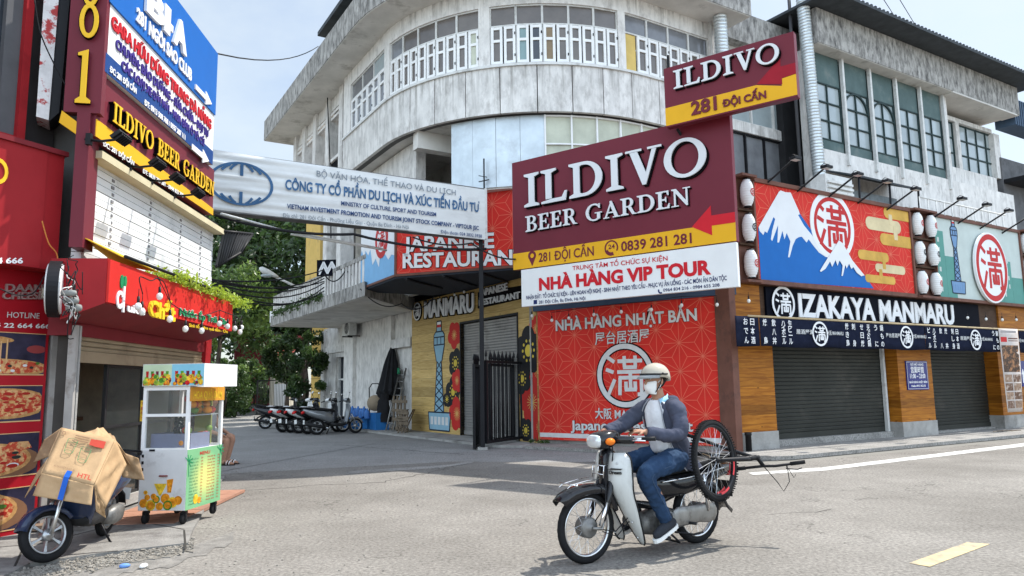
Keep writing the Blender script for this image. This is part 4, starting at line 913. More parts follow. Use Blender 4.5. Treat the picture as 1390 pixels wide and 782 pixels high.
hp=thing('opening_hours_plaque','blue enamel plaque with opening hours on the middle pine pier','plaque',F.p(F.px(1245,510,.03)[0],F.px(1245,529,.03)[1],.03))
c=[F.px(*q,.03) for q in ((1229.5,490),(1258,490),(1260.5,527),(1232,529.5))]; ua=c[0][0]; ub=c[1][0]; va=c[3][1]; vb=c[0][1]
navy=mat('navy_enamel',(.012,.02,.16),.25,coat=.3); b=MB(); b.slab(F,ua,va,ub,vb,0,.03,navy); b.build('plate',hp)
b=MB(); ww=ub-ua; hh=vb-va
for s,f,w_,h_ in (("GIỜ MỞ HÀNG",.84,.62,.055),("営業時間",.60,.6,.12),("11:00 ~ 23:00",.40,.72,.11),("NHÀ HÀNG NHẬT BẢN",.23,.84,.05),("Hotline 0912 345 678",.10,.66,.05)): text_uv(b,F,s,(ua+ww*(1-w_)/2,va+hh*f),ww*w_,h_,letter_white,.03,.034,.012)
for q in ((ua+.02,va+.02,ub-.02,va+.03),(ua+.02,vb-.03,ub-.02,vb-.02),(ua+.02,va+.03,ua+.03,vb-.03),(ub-.03,va+.03,ub-.02,vb-.03)): b.slab(F,*q,.03,.033,letter_off)
b.build('lettering',hp)
hp2=thing('direction_plaque','blue enamel plaque with a white arrow at the right border','plaque',F.p(F.px(1387,500,.05)[0],F.px(1387,520,.05)[1],.05))
b=MB(); ua,vb=F.px(1384.5,490,.05); ub,va=ua+.85,vb-.72; b.slab(F,ua,va,ub,vb,0,.05,navy); b.build('plate',hp2)
b=MB(); b.prism(F,[(ua+.06,va+.1),(ua+.14,va+.1),(ua+.14,va+.35),(ua+.18,va+.35),(ua+.10,va+.5),(ua+.02,va+.35),(ua+.06,va+.35)],.05,.054,letter_white); text_uv(b,F,"VÀO",(ua+.2,va+.4),.5,.14,letter_white,.05,.054,.02); b.build('lettering',hp2)
mb_=thing('menu_banner','tall curling menu banner with food pictures hanging beside the right shutter','banner',F.p(uD+.1,.7,.5))
FB=Frame(F.p(F.px(1355,445,.55)[0],0,.55),u=(F.u+F.n*.12).normalized(),n=(F.n-F.u*.12).normalized())
zt=FB.px(1355,446)[1]; zb=FB.px(1375,560)[1]; Wb=FB.px(1381,447)[0]; b=MB(); V=[];n=14
def bx(f): return .30*f*f
for i in range(n+1): f=i/n; V+=[FB.p(bx(f)*1.0,zt+(zb-zt)*f,-.16*f*f),FB.p(Wb+bx(f)*.9,zt+(zb-zt)*f,-.25*f*f)]
cl=mat('banner_print',(.55,.50,.47),.5,var=.1,dirt=(.45,.35,.3),dscale=4); b.add(V,[(2*i,2*i+1,2*i+3,2*i+2) for i in range(n)],cl,True); b.build('sheet',mb_,solid=.003)
b=MB(); rnd=random.Random(3)
def bq(f0,f1,x0,x1,m,d=.004):
    def P(f,x): return FB.p(bx(f)+x*Wb,zt+(zb-zt)*f,-(.16+.09*x)*f*f+d)
    b.add([P(f1,x0),P(f1,x1),P((f0+f1)/2,x1),P(f0,x1),P(f0,x0),P((f0+f1)/2,x0)],[(0,1,2,5),(5,2,3,4)],m)
bq(.10,.16,.06,.38,MATS['emblem_red']); bq(.11,.125,.45,.95,brown); bq(.14,.15,.45,.95,brown); bq(.02,.05,.1,.9,mat('grey_print',(.35,.32,.31)))
bq(.2,.52,.06,.94,mat('food_dark',(.09,.06,.045),.5,var=.5,scale=14,dirt=(.4,.2,.1),dscale=9,dlo=.5,dhi=.6)); 
for r_ in range(4):
    for c_ in range(2): bq(.55+r_*.105,.64+r_*.105,.06+c_*.47,.48+c_*.47,mat('food_mixed%s'%('' if (r_+c_)%2 else '_b'),(.17,.10,.07) if (r_+c_)%2 else (.3,.2,.14),.5,var=.5,scale=14,dirt=(.5,.4,.33),dscale=9,dlo=.5,dhi=.6))
b.build('pictures',mb_)
# spotlights on arms above the street signs
def spotlight(label,group):
    t=thing('sign_spotlight',label,'spotlight',group=group)
    b=MB(); b.tube([(0,-.5,-.28),(0,.15,.0),(0,.95,.38)],.022,black_metal,6); b.tube([(0,-.3,.05),(0,.5,.16)],.008,black_metal,5); b.build('arm',t)
    b=MB(); b.box((0,1.02,.40),(.22,.16,.06),black_metal); b.box((0,1.02,.365),(.18,.12,.012),mat('lamp_glass',(.5,.5,.48),.2)); b.build('lamp_head',t,bevel=.008)
    b=MB(); b.tube([(-.09,.95,.43),(-.09,1.02,.47),(.09,1.02,.47),(.09,.95,.43)],.008,black_metal,5); b.build('bracket',t)
    return t
sp0=None; rz_=math.atan2(F.n.y,F.n.x)-math.pi/2
spx=[(1032,252),(1074,262),(1116,270),(1156,278),(1195,287),(1258,298),(1292,305),(1322,312),(1352,318)]
ordn=['first','second','third','fourth','fifth','sixth','seventh','eighth','ninth']
for i,(px,py) in enumerate(spx):
    u,v=F.px(px,py,0); lab=f'{ordn[i]} black sign spotlight from the left on top of the street signs'
    loc=F.p(u,v-.05,-.1)
    if sp0 is None: sp0=spotlight(lab,'arm spotlights above the street signs'); sp0.location=loc; sp0.rotation_euler=(0,0,rz_)
    else: copy_tree(sp0,None,loc,rz_,lab)
# terrace clutter
Fw=FW3
def q4(px,py,d): return Fw.px(px,py,d)
aw=thing('window_awning','dark sheet awning on struts over the terrace behind the street sign','awning',Fw.p(2,5.6,1))
a=q4(1160,236,.9); b_=q4(1246,252,.9); 
m=MB(); V=[Fw.p(a[0],a[1]+.35,.02),Fw.p(b_[0],a[1]+.35,.02),Fw.p(b_[0],a[1]-.05,1.0),Fw.p(a[0],a[1]-.05,1.0)]; m.add(V+[v-Vector((0,0,.05)) for v in V],[(0,1,2,3),(7,6,5,4),(3,2,6,7),(0,3,7,4),(1,5,6,2)],roof_dark); m.build('sheet',aw)
m=MB(); 
for u in (a[0]+.1,(a[0]+b_[0])/2,b_[0]-.1): m.tube([Fw.p(u,a[1]-.05,.95),Fw.p(u,4.9,.9)],.03,black_metal,6)
m.build('strut',aw)
m=MB(); m.slab(Fw,a[0]+.05,5.0,b_[0]-.3,a[1]-.25,.0,.4,mat('faded_tarp',(.22,.25,.27),.7,var=.3,dirt=(.1,.1,.1))); m.build('tarp_screen',aw)
m=MB(); a=q4(1124,262,1.2); 
lv=thing('louvred_vent','old white louvred vent box standing on the terrace beside the tall duct','vent',Fw.p(a[0],5.45,1.2))
b1=q4(1160,262,1.2)[0]
m.slab(Fw,a[0],5.46,b1,6.75,.7,1.15,old_white)
m.build('housing',lv); m=MB()
for i in range(8): m.slab(Fw,a[0]+.05,5.6+i*.13,b1-.05,5.66+i*.13,1.15,1.22,old_white)
m.build('slat',lv)
rl=thing('terrace_railing','rusty white bar railing on the terrace behind the tower sign','railing',Fw.p(8,5.5,1.6))
a=q4(1248,270,1.5); b_=q4(1366,310,1.5); m=MB()
for z in (5.5,6.0,6.5): m.tube([Fw.p(a[0],z,1.5),Fw.p(b_[0],z,1.5)],.022,old_white,6)
m.build('rail',rl); m=MB(); x=a[0]
while x<b_[0]: m.tube([Fw.p(x,5.45,1.5),Fw.p(x,6.5,1.5)],.016,old_white,5); x+=.42
m.build('bar',rl)
m=MB(); m.slab(Fw,a[0],5.45,b_[0],6.3,.9,1.1,mat('brown_tarp',(.17,.13,.10),.8,var=.3)); m.build('backing_board',rl)
# ================================================================= cut corner: red restaurant wall
burg=mat('burgundy_panel',(.150,.026,.038),.35,var=.05,scale=1.5)
amber=mat('amber_panel',(.72,.38,.02),.4,var=.05,scale=1.5)
red_print=mat('red_print',(.55,.02,.03),.45,var=.04)
white_panel=mat('white_panel',(.74,.74,.73),.4,var=.04,scale=2)
navy_print=mat('navy_print',(.02,.03,.11),.5,var=.05)
ltr=mat('raised_white_letter',(.66,.67,.68),.4,var=.03)
blk=mat('letter_edge_black',(.005,.004,.005),.6,spec=.04)  # black of letter outlines, sides and backing
G=FRED
rw=thing('red_restaurant_wall','large red patterned wall panel with Japanese restaurant lettering and a white round emblem','sign panel',G.p(2.4,.15,0))
xa=.04; xb=G.px(989.5,500)[0]; za=.15; zb_=3.2
b=MB(); b.slab(G,xa,za,xb,zb_,-.06,0,pattern_red); b.build('panel',rw)
b=MB(); asanoha(b,G,xa,za+.02,xb,zb_,.60,.011,.003,gold_line); b.build('leaf_pattern',rw)
b=MB(); b.slab(G,xa,za+.06,xb,za+.16,0,.005,letter_off); b.build('white_stripe',rw)
b=MB(); b.slab(G,xa-.1,zb_,xb+.2,zb_+.14,-.1,.06,mat('blue_grey_beam',(.05,.08,.13),.5)); b.slab(G,xa-.3,zb_+.14,xb+.1,4.2,-.3,-.06,pale_wood); b.slab(G,xa-.3,.07,xb+.1,zb_+.14,-.4,-.07,concrete); b.build('backing',rw)
b=MB()
def both(t,a,e,top,bold,off=.012):
    text(b,G,t,a,e,top,letter_off,.012,.006,bold); text(o2,G,t,a,e,top,blk,.003,.006,min(bold+.028,.045) if ord(t[0])<9000 else .022)
o2=MB()
both("NHÀ HÀNG NHẬT BẢN",(754.5,449),(946.5,434.6),435,.028)
both("屋台居酒屋",(808,467),(882,462),454,.006)
both("大阪 MANMARU",(808,567),(895,570),556,.012)
both("Japanese Restaurant",(775,583.5),(941,585.5),571,.024)
b.build('lettering',rw); o2.build('letter_outline',rw)
b=MB(); cu,cv=G.px(848.5,509.5); emblem(b,G,cu,cv,.70,letter_off,letter_off,.012,th=.006); q=MB(); q.ring(G,cu,cv,.73,.56,.003,.011,blk); b.build('emblem',rw); q.build('emblem_outline',rw)
# ================================================================= pine wall with the mural
G=FWOOD; WL=7.3
mw=thing('mural_wall','pale pine board wall painted with a blue tower and red and black blossoms around a grey shutter','wall',G.p(3.6,0,0))
s0=G.px(626,500)[0]; s1=G.px(703,500)[0]; zs=G.px(626,440)[1]
b=MB(); b.slab(G,0,.06,s0,4.15,-.25,0,pale_wood); b.slab(G,s1,.06,WL,4.15,-.25,0,pale_wood); b.slab(G,s0,zs,s1,4.15,-.25,0,pale_wood); b.build('boarding',mw)
shutter('roller_shutter',G,s0,.08,s1,zs,-.10,shut_grey,mw,.075)
b=MB(); b.slab(G,s0-.05,.06,s0,zs,-.12,.02,black_metal); b.slab(G,s1,.06,s1+.05,zs,-.12,.02,black_metal); b.slab(G,s0-.05,zs,s1+.05,zs+.06,-.12,.02,black_metal); b.build('shutter_frame',mw)
c4=lambda x,y:G.px(480+x/3.554,400+y/3.554,0)
twr2=mat('mural_tower_blue',(.25,.42,.52),.6,var=.08)
b=MB(); bb=c4(413,658); tt=c4(423,122); ctr=c4(414,655); tower(b,G,(ctr[0],max(ctr[1],.10)),.002,tt[1]-bb[1],1.25,body=twr2); b.build('tower_picture',mw)
b=MB(); red_f=mat('blossom_red',(.50,.03,.025),.55,var=.06); blk_f=mat('blossom_black',(.02,.02,.022),.55); yel_f=mat('blossom_yellow',(.62,.46,.06),.5); gold_f=mat('blossom_gold',(.60,.38,.12),.5)
lay=[0]
def blossom(x,y,r,petal,ph,core_=None):
    u,v=c4(x,y); s=.0059*r*1.05; lay[0]+=1; d0=.002+.0016*(lay[0]%9)
    for i in range(5):
        a=R(ph+72*i); b.disc(G,u+s*.58*math.cos(a),v+s*.58*math.sin(a),s*.50,s*.50,0,d0+.0002*i,petal,seg=20)
    lines=gold_f if petal is red_f else yel_f
    if petal is red_f:
        for i in range(16): a=R(22.5*i); strip(b,G,(u,v),(u+s*.42*math.cos(a),v+s*.42*math.sin(a)),s*.035,d0,d0+.0015,lines)
        b.disc(G,u,v,s*.10,s*.10,d0,d0+.0022,lines,seg=12)
    else:
        b.disc(G,u,v,s*.26,s*.26,d0,d0+.0018,yel_f,seg=18)
        for i in range(10): a=R(36*i); b.disc(G,u+s*.44*math.cos(a),v+s*.44*math.sin(a),s*.07,s*.07,d0,d0+.0016,yel_f,seg=10)
for a in ((480,470,70,blk_f,20),(486,195,62,red_f,50),(492,330,66,blk_f,0),(500,415,52,red_f,80),(500,575,74,red_f,30),(452,505,36,blk_f,10),(845,270,92,blk_f,20),(815,405,60,blk_f,40),(880,165,50,red_f,10),(890,370,66,red_f,70),(862,520,84,red_f,30),(900,640,60,red_f,5),(832,655,48,blk_f,50)):
    blossom(*a)
# nothing may stick out past the shutter opening: petals over the opening are trimmed by the frame depth
for k_,vv in enumerate(b.v):
    e=vv-G.o; u=e.dot(G.u); w_=vv.z; u2=u
    if s0-.06<u<s1+.06: u2=s0-.06 if u<(s0+s1)/2 else s1+.06
    u2=min(max(u2,.01),WL-.01); b.v[k_]=vv+G.u*(u2-u)+Vector((0,0,max(w_,.08)-w_))
b.build('blossom_picture',mw)
ms=thing('shop_name_sign','raised white name lettering on black edging across the pale pine wall','sign',G.p(3,3.2,.05))
b=MB(); o2=MB()
def bt(t,a,e,top,bold):
    text(b,G,t,a,e,top,ltr,.06,.03,bold); text(o2,G,t,a,e,top,blk,.0,.055,bold+.045)
bt("MANMARU",(577,431.5),(644,422.5),410,.03)
bt("JAPANESE",(651.5,402.5),(689.5,393.7),393.3,.02); bt("RESTAURANT",(651.5,415),(706.5,404.5),407,.02)
u0_,v0_=G.px(650,424); u1_,v1_=G.px(707,404)
o2.prism(G,[G.px(650,419),G.px(708.5,406),G.px(708.5,388),G.px(650,397)][::1],0,.04,blk)
b.build('lettering',ms); o2.build('letter_backing',ms)
b=MB(); cu,cv=G.px(568,423); b.disc(G,cu,cv,.30,.30,.0,.05,blk); emblem(b,G,cu,cv,.29,ltr,ltr,.051); b.build('emblem',ms)
# ================================================================= wrap round sign over the alley
pB=plan(tpx(537,373)[0],.02); zb0=4.22; zb1=6.1
pB=gz(537,372.5,zb0); pD=gz(700,360,zb0); pB=Vector((pB.x,pB.y,0)); pD=Vector((pD.x,pD.y,0))
FJ1=Frame(pB,u=(pD-pB).normalized()); LJ=(pD-pB).length+.9
pA=gz(489,391,zb0); pA=Vector((pA.x,pA.y,0)); FJ0=Frame(pA,u=(pB-pA).normalized()); LA=(pB-pA).length
jr=thing('wraparound_restaurant_sign','red and blue wrap around restaurant sign on the first floor edge behind the post','sign',pB+Vector((0,0,zb0)))
b=MB(); b.slab(FJ1,0,zb0,LJ,zb1,-.06,0,pattern_red); b.build('red_panel',jr)
b=MB(); asanoha(b,FJ1,0.03,zb0+.03,LJ,zb1,.6,.011,.003,gold_line); b.build('leaf_pattern',jr)
b=MB(); b.slab(FJ0,.03,zb0,LA-.02,zb1,-.06,0,mat('pale_blue_print',(.20,.42,.66),.5,var=.06)); b.build('blue_panel',jr)
b=MB(); 
c8=lambda x,y:FJ0.px(280+x/3.475,190+y/3.475,0)
mpts=[(725,540),(735,520),(745,560),(752,522),(765,545),(775,515),(785,590),(800,560),(815,600),(820,540),(845,540),(860,565),(875,540),(888,545),(888,420),(725,420)]
b.prism(FJ0,[(max(.04,min(LA-.03,u)),min(v,zb1-.05)) for u,v in [c8(*q) for q in mpts]],0,.006,snow); cu,cv=c8(828,470); b.disc(FJ0,cu,cv,.5,.5,.006,.010,MATS['emblem_red']); b.disc(FJ0,cu,cv,.40,.40,.010,.012,snow); emblem(b,FJ0,cu,cv,.40,MATS['emblem_red'],MATS['emblem_red'],.013); b.build('mountain_picture',jr)
b=MB(); 
for Fq,l in ((FJ1,LJ),(FJ0,LA)): b.slab(Fq,-.02,zb0-.06,l+.02,zb0,-.1,.03,brown); b.slab(Fq,-.02,zb1,l+.02,zb1+.06,-.1,.03,mat('blue_steel',(.03,.06,.11),.5))
b.slab(FJ1,-.03,zb0,.03,zb1,-.1,.025,brown); b.build('frame',jr)
b=MB(); o2=MB()
text(b,FJ1,"JAPANESE",(548,341.5),(671,336),322.5,letter_white,.012,.006,.03); text(o2,FJ1,"JAPANESE",(548,341.5),(671,336),322.5,blk,.004,.006,.055)
text(b,FJ1,"RESTAURANT",(546.7,363.5),(715,358.5),344.8,letter_white,.012,.006,.03); text(o2,FJ1,"RESTAURANT",(546.7,363.5),(715,358.5),344.8,blk,.004,.006,.055)
b.build('lettering',jr); o2.build('letter_outline',jr)
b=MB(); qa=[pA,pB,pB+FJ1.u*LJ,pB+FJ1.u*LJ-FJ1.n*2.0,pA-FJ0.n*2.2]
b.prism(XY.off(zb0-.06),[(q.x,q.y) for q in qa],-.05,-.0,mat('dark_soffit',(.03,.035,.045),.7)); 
for i in range(4): p=pB+FJ1.u*(LJ*i/4+.3)+Vector((0,0,zb0-.14)); b.tube([p,p-FJ1.n*2.0],.03,black_metal,5)
b.build('underside_frame',jr)
# ================================================================= big burgundy beer garden signs
def edge_sign(name,label,Fq,corners,th):
    t=thing(name,label,'sign',(0,0,0)); return t
FB1=FRED.off(1.75); PX=lambda x,y:(680+x/3.259,180+y/3.259)
q=[FB1.px(*c) for c in ((694,219.5),(990.5,153),(999.5,328),(697.6,366))]
x0=(q[0][0]+q[3][0])/2; x1=(q[1][0]+q[2][0])/2; y0=(q[2][1]+q[3][1])/2; y1=(q[0][1]+q[1][1])/2
print('bigsign',q)
bs=thing('beer_garden_sign','biggest burgundy and amber sign with raised white beer garden lettering and a red arrow','sign',FB1.p((x0+x1)/2,y0,-.1))
b=MB(); b.slab(FB1,x0,y0,x1,y1,-.14,0,burg); b.build('panel',bs,bevel=.006)
ys=FB1.px(697,341)[1]; ys2=FB1.px(997.6,305.2)[1]; yst=(ys+ys2)/2
b=MB(); b.slab(FB1,x0+.002,y0+.002,x1-.002,yst,0,.004,amber); b.build('amber_strip',bs)
b=MB(); o2=MB()
fr=FB1.px(713.8,280.6); to=FB1.px(963.5,237.5); cap=FB1.px(713.8,234.4)[1]-fr[1]; base=(fr[1]+to[1])/2
serif_text(b,FB1,"ILDIVO",(fr[0],base),to[0]-fr[0],cap*.96,ltr,.05,.075); 
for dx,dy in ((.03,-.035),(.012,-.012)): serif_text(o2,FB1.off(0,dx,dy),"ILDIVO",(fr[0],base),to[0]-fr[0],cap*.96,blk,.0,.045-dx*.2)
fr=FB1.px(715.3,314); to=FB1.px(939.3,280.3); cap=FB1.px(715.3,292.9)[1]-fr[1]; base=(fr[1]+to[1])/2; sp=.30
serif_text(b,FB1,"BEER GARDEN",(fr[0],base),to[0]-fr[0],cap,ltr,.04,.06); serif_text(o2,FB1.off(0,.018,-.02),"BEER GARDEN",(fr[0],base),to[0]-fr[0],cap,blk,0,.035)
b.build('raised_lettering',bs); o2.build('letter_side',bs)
b=MB(); text(b,FB1,"281 ĐỘI CẤN",(731.5,355.6),(806.4,346.6),343.7,burg,.004,.004,.015); text(b,FB1,"0839 281 281",(843.5,341.2),(939.3,329.7),328.2,burg,.004,.004,.02)
u,v=FB1.px(722.5,349); b.ring(FB1,u,v+.03,.105,.05,.004,.008,burg,seg=20); b.prism(FB1,[(u-.09,v-.02),(u+.09,v-.02),(u,v-.20)],.004,.0075,burg)
u,v=FB1.px(830,336.5); b.ring(FB1,u,v,.155,.125,.004,.008,burg,seg=24,a0=-30,a1=200); text_uv(b,FB1,"24",(u-.07,v-.02),.15,.09,burg,.004,.008,.02); b.ring(FB1,u,v,.16,.09,.004,.0085,burg,seg=10,a0=200,a1=290)
b.build('address_lettering',bs)
b=MB(); pts=[FB1.px(*PX(*c)) for c in ((845,410),(930,352),(932,380),(1038,360),(1039,407),(938,420),(938,448))]; yc=pts[0][1]
xr=x1-.002; hw=.13; b.prism(FB1,[(pts[0][0],yst+.01),(pts[1][0],yst+.36),(pts[1][0],yst+.17),(xr,yst+.17),(xr,yst-.02-.0),(pts[1][0],yst-.02),(pts[1][0],yst-.20)],.004,.009,red_print); b.build('arrow',bs)
FB2=FRED.off(1.82)
q=[FB2.px(*c) for c in ((707.2,366),(999,329.4),(1002.8,389.3),(708.2,416.5))]; print('vip',q)
X0=(q[0][0]+q[3][0])/2; X1=(q[1][0]+q[2][0])/2; Y0=(q[2][1]+q[3][1])/2; Y1=(q[0][1]+q[1][1])/2; Y1=min(Y1,y0-.015)
vs_=thing('party_house_sign','white sign with red party restaurant lettering hanging below the biggest burgundy sign','sign',FB2.p((X0+X1)/2,Y0,-.05))
b=MB(); b.slab(FB2,X0,Y0,X1,Y1,-.10,0,white_panel); b.build('panel',vs_,bevel=.004)
b=MB(); text(b,FB2,"TRUNG TÂM TỔ CHỨC SỰ KIỆN",(777.3,367),(906.4,353.6),361.2,red_print,0,.004,.01); text(b,FB2,"NHÀ HÀNG VIP TOUR",(732,393.9),(965.4,371.2),378.2,red_print,0,.005,.045); b.build('red_lettering',vs_)
b=MB(); text(b,FB2,"NHẬN ĐẶT : TỔ CHỨC SỰ KIỆN - LIÊN HOAN HỘI NGHỊ - SINH NHẬT THEO YÊU CẦU - PHỤC VỤ ĂN UỐNG - CÁC MÓN ĂN DÂN TỘC",(714.7,406.6),(986.8,380.2),401.6,navy_print,0,.004,.02); text(b,FB2,"281 Đội Cấn, Ba Đình, Hà Nội",(731.5,412.4),(795,406.8),408.2,navy_print,0,.004,.012); text(b,FB2,"0964 834 216 - 0984 655 208",(900.5,396),(977,388.8),391.8,navy_print,0,.004,.012)
u,v=FB2.px(727,411); b.slab(FB2,u-.05,v-.03,u+.04,v+.06,0,.004,navy_print); u,v=FB2.px(897,394.5); b.ring(FB2,u,v,.06,.03,0,.004,navy_print,seg=8,a0=150,a1=300)
b.build('navy_lettering',vs_)
FB3=FRED.off(2.1)
q=[FB3.px(*c) for c in ((901.5,92),(1076.4,44),(1083.5,133),(903,171.5))]; print('small',q)
x0=(q[0][0]+q[3][0])/2; x1=(q[1][0]+q[2][0])/2; y0=(q[2][1]+q[3][1])/2; y1=(q[0][1]+q[1][1])/2
ss=thing('small_beer_garden_sign','smaller burgundy and amber sign raised above the right end of the biggest sign','sign',FB3.p((x0+x1)/2,y0,-.1))
b=MB(); b.slab(FB3,x0,y0,x1,y1,-.16,0,burg); b.build('panel',ss,bevel=.006)
yst=(FB3.px(903,142.7)[1]+FB3.px(1081,107)[1])/2
xm=FB3.px(1027,120)[0]; xm2=FB3.px(1061,110)[0]
b=MB(); b.prism(FB3,[(x0+.002,y0+.03),(x1-.002,y0+.03),(x1-.002,yst+.02),(xm2,yst+.0),(xm2,yst-.13),(xm,yst),(x0+.002,yst)],0,.004,amber); b.build('amber_strip',ss)
b=MB(); b.prism(FB3,[(xm+.01,yst+.015),(xm2,yst+.38),(xm2,yst+.22),(x1-.002,yst+.22),(x1-.002,yst+.025),(xm2+.01,yst+.01),(xm2+.01,yst-.10)],.0,.007,mat('dark_red_print',(.30,.014,.025),.45)); b.build('arrow',ss)
b=MB();o2=MB(); fr=FB3.px(916.2,121.2); to=FB3.px(1060.5,85.5); cap=FB3.px(916.2,94.2)[1]-fr[1]; base=(fr[1]+to[1])/2
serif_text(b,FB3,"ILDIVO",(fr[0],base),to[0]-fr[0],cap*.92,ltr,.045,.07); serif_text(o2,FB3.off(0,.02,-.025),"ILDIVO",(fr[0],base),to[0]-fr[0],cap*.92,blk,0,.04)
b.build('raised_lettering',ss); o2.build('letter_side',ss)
b=MB(); text(b,FB3,"281",(939,156.5),(973.6,148.5),139,burg,.004,.02,.03); text(b,FB3,"ĐỘI CẤN",(981.3,145.5),(1040.5,133),136,burg,.004,.02,.03); b.build('address_lettering',ss)
# steel behind the signs
st=thing('sign_scaffold','black steel posts and struts holding the burgundy signs in front of the corner','frame',FRED.p(3.6,.1,.5))
for u in (1.1,4.35): b=MB(); b.tube([FRED.p(u,3.5,1.5),FRED.p(u,6.4,1.5)],.05,black_metal,6); b.tube([FRED.p(u,3.6,1.5),FRED.p(u,3.6,.02)],.05,black_metal,6); b.tube([FRED.p(u,5.2,1.5),FRED.p(u,5.2,.02)],.04,black_metal,6); b.build('post',st)
for a,e in (((4.7,6.2,1.9),(4.5,5.45,-.5)),((5.3,6.6,1.9),(4.7,5.45,.1)),((4.35,6.4,1.5),(4.6,7.7,1.95)),((5.3,6.4,1.5),(5.5,7.4,1.95)),((1.1,6.0,1.5),(1.1,6.3,-.2)),((4.35,5,1.5),(5.0,5.45,-.4))): b=MB(); b.tube([FRED.p(*a),FRED.p(*e)],.03,black_metal,6); b.build('strut',st)
# ================================================================= company banner over the alley, its post and the gate
bl_=Vector((-5.75,13.75,0)); br_=Vector((-.66,16.83,0)); FN=Frame(bl_,u=(br_-bl_).normalized()); LB=(br_-bl_).length
bn=thing('company_banner','long white weathered company banner with blue lettering strung across the alley','banner',FN.p(LB/2,4.8,0))
clb=mat('faded_banner_cloth',(.66,.67,.66),.6,var=.08,scale=1.2,dirt=(.50,.50,.49),dscale=1.5,dlo=.5,dhi=.8,stretch=(1,1,3))
nU,nV=90,12; zc=lambda u:(4.83-.05*u/LB); zt_=lambda u:(6.0-.03*u/LB)
def wav(u,f): 
    fade=max(0,1-u/(LB*.75)); return .012*fade*(math.sin(f*34+u*.9)+.7*math.sin(f*57-u*1.7))+.05*math.sin(f*math.pi)*.3
V=[];Fc=[]
for j in range(nV*3+1):
    for i in range(nU+1): u=-.9+(LB+.9)*i/nU; f=j/(nV*3); V.append(FN.p(u,zc(u)+(zt_(u)-zc(u))*f,.10+wav(u,f)))
for j in range(nV*3):
    for i in range(nU): k=j*(nU+1)+i; Fc.append((k,k+1,k+nU+2,k+nU+1))
b=MB(); b.add(V,Fc,clb,True); b.build('cloth',bn)
b=MB(); b.slab(FN,-.9,4.80,LB+.03,4.84,-.2,.10,mat('banner_edge',(.14,.14,.14),.7,var=.3)); b.slab(FN,-.9,5.96,LB+.03,6.0,-.2,.09,MATS['banner_edge']); b.slab(FN,LB,4.8,LB+.06,6.0,-.2,.11,old_white); b.slab(FN,-.9,4.84,LB,5.96,-.22,-.2,clb); b.build('frame',bn)
b=MB(); ink1=mat('faded_blue_ink',(.055,.13,.25),.6,var=.25,scale=2.5); ink2=mat('dark_blue_ink',(.03,.065,.17),.6,var=.2,scale=2.5); ink3=mat('faded_grey_ink',(.20,.23,.26),.6,var=.3,scale=2.5)
dt=.13
text(b,FN,"BỘ VĂN HÓA, THỂ THAO VÀ DU LỊCH",(429.6,239.5),(618.7,265.2),231.4,ink3,dt,.003,.005)
text(b,FN,"CÔNG TY CỔ PHẦN DU LỊCH VÀ XÚC TIẾN ĐẦU TƯ",(387,256.8),(650.6,287.8),243.5,ink1,dt,.003,.03)
text(b,FN,"MINISTRY OF CULTURE, SPORT AND TOURISM",(463,278.6),(592,293.8),272.9,ink2,dt,.003,.02)
text(b,FN,"VIETNAM INVESTMENT PROMOTION AND TOURISM JOINT STOCK COMPANY - VIPTOUR JSC",(389.4,282.7),(649.8,312.3),276.6,ink2,dt,.003,.025)
text(b,FN,"Địa chỉ: 281 Đội Cấn - Phường Liễu Giai - Quận Ba Đình - Hà Nội",(383.6,294.6),(554.8,311),289.2,ink3,dt,.003,.005)
text(b,FN,"Điện thoại: 024 3832 5938",(598,316.4),(654,322.8),312,ink2,dt,.003,.01)
b.build('lettering',bn)
b=MB(); cu,cv=FN.px(327.5,249.6,dt); rx=abs(FN.px(371,255,dt)[0]-cu); ry=.43
def garc(rx_,a0,a1,t,k=0): b.ring(FN,cu,cv,rx_,0,dt+.003,dt+.006+k*.0005,ink1,seg=18,asp=ry/rx_,a0=a0,a1=a1,tu=(max(rx_-t,.001),ry-t*.8))
for k,(rx_,a0,a1) in enumerate(((rx,-75,75),(rx,105,255),(rx*.78,35,62),(rx*.78,-62,-35),(rx*.5,40,72),(rx*.5,-72,-40),(rx*.5,108,140),(rx*.5,220,252),(rx*.78,118,145),(rx*.78,215,242),(rx,62,118),(rx,242,298))): garc(rx_,a0,a1,.055,k)
b.slab(FN,cu-.03,cv+.16,cu+.03,cv+ry-.02,dt+.003,dt+.0125,ink1); b.slab(FN,cu-.03,cv-ry+.02,cu+.03,cv-.16,dt+.003,dt+.0125,ink1); b.build('globe_emblem',bn)
po=thing('gate_post','tall square black steel post carrying the company banner at the alley mouth','post',(-.71,16.86,0))
b=MB(); b.box((-.71,16.9,2.85),(.10,.10,5.7),black_metal,FN and Frame((0,0,0),u=FN.u,v=Vector((0,0,1)),n=FN.n) if False else None); b.build('shaft',po,bevel=.006)
b=MB(); b.tube([(-.62,16.86,5.98),(-.62,16.86,6.75)],.02,black_metal,6); b.tube([(-.75,16.9,6.2),(-.5,16.9,6.25)],.014,black_metal,5); b.tube([(-.75,16.9,6.35),(-.55,16.86,6.3)],.01,black_metal,5); b.build('rod',po)
b=MB(); b.box((-.71,16.9,.03),(.22,.22,.06),concrete); b.build('footing',po)
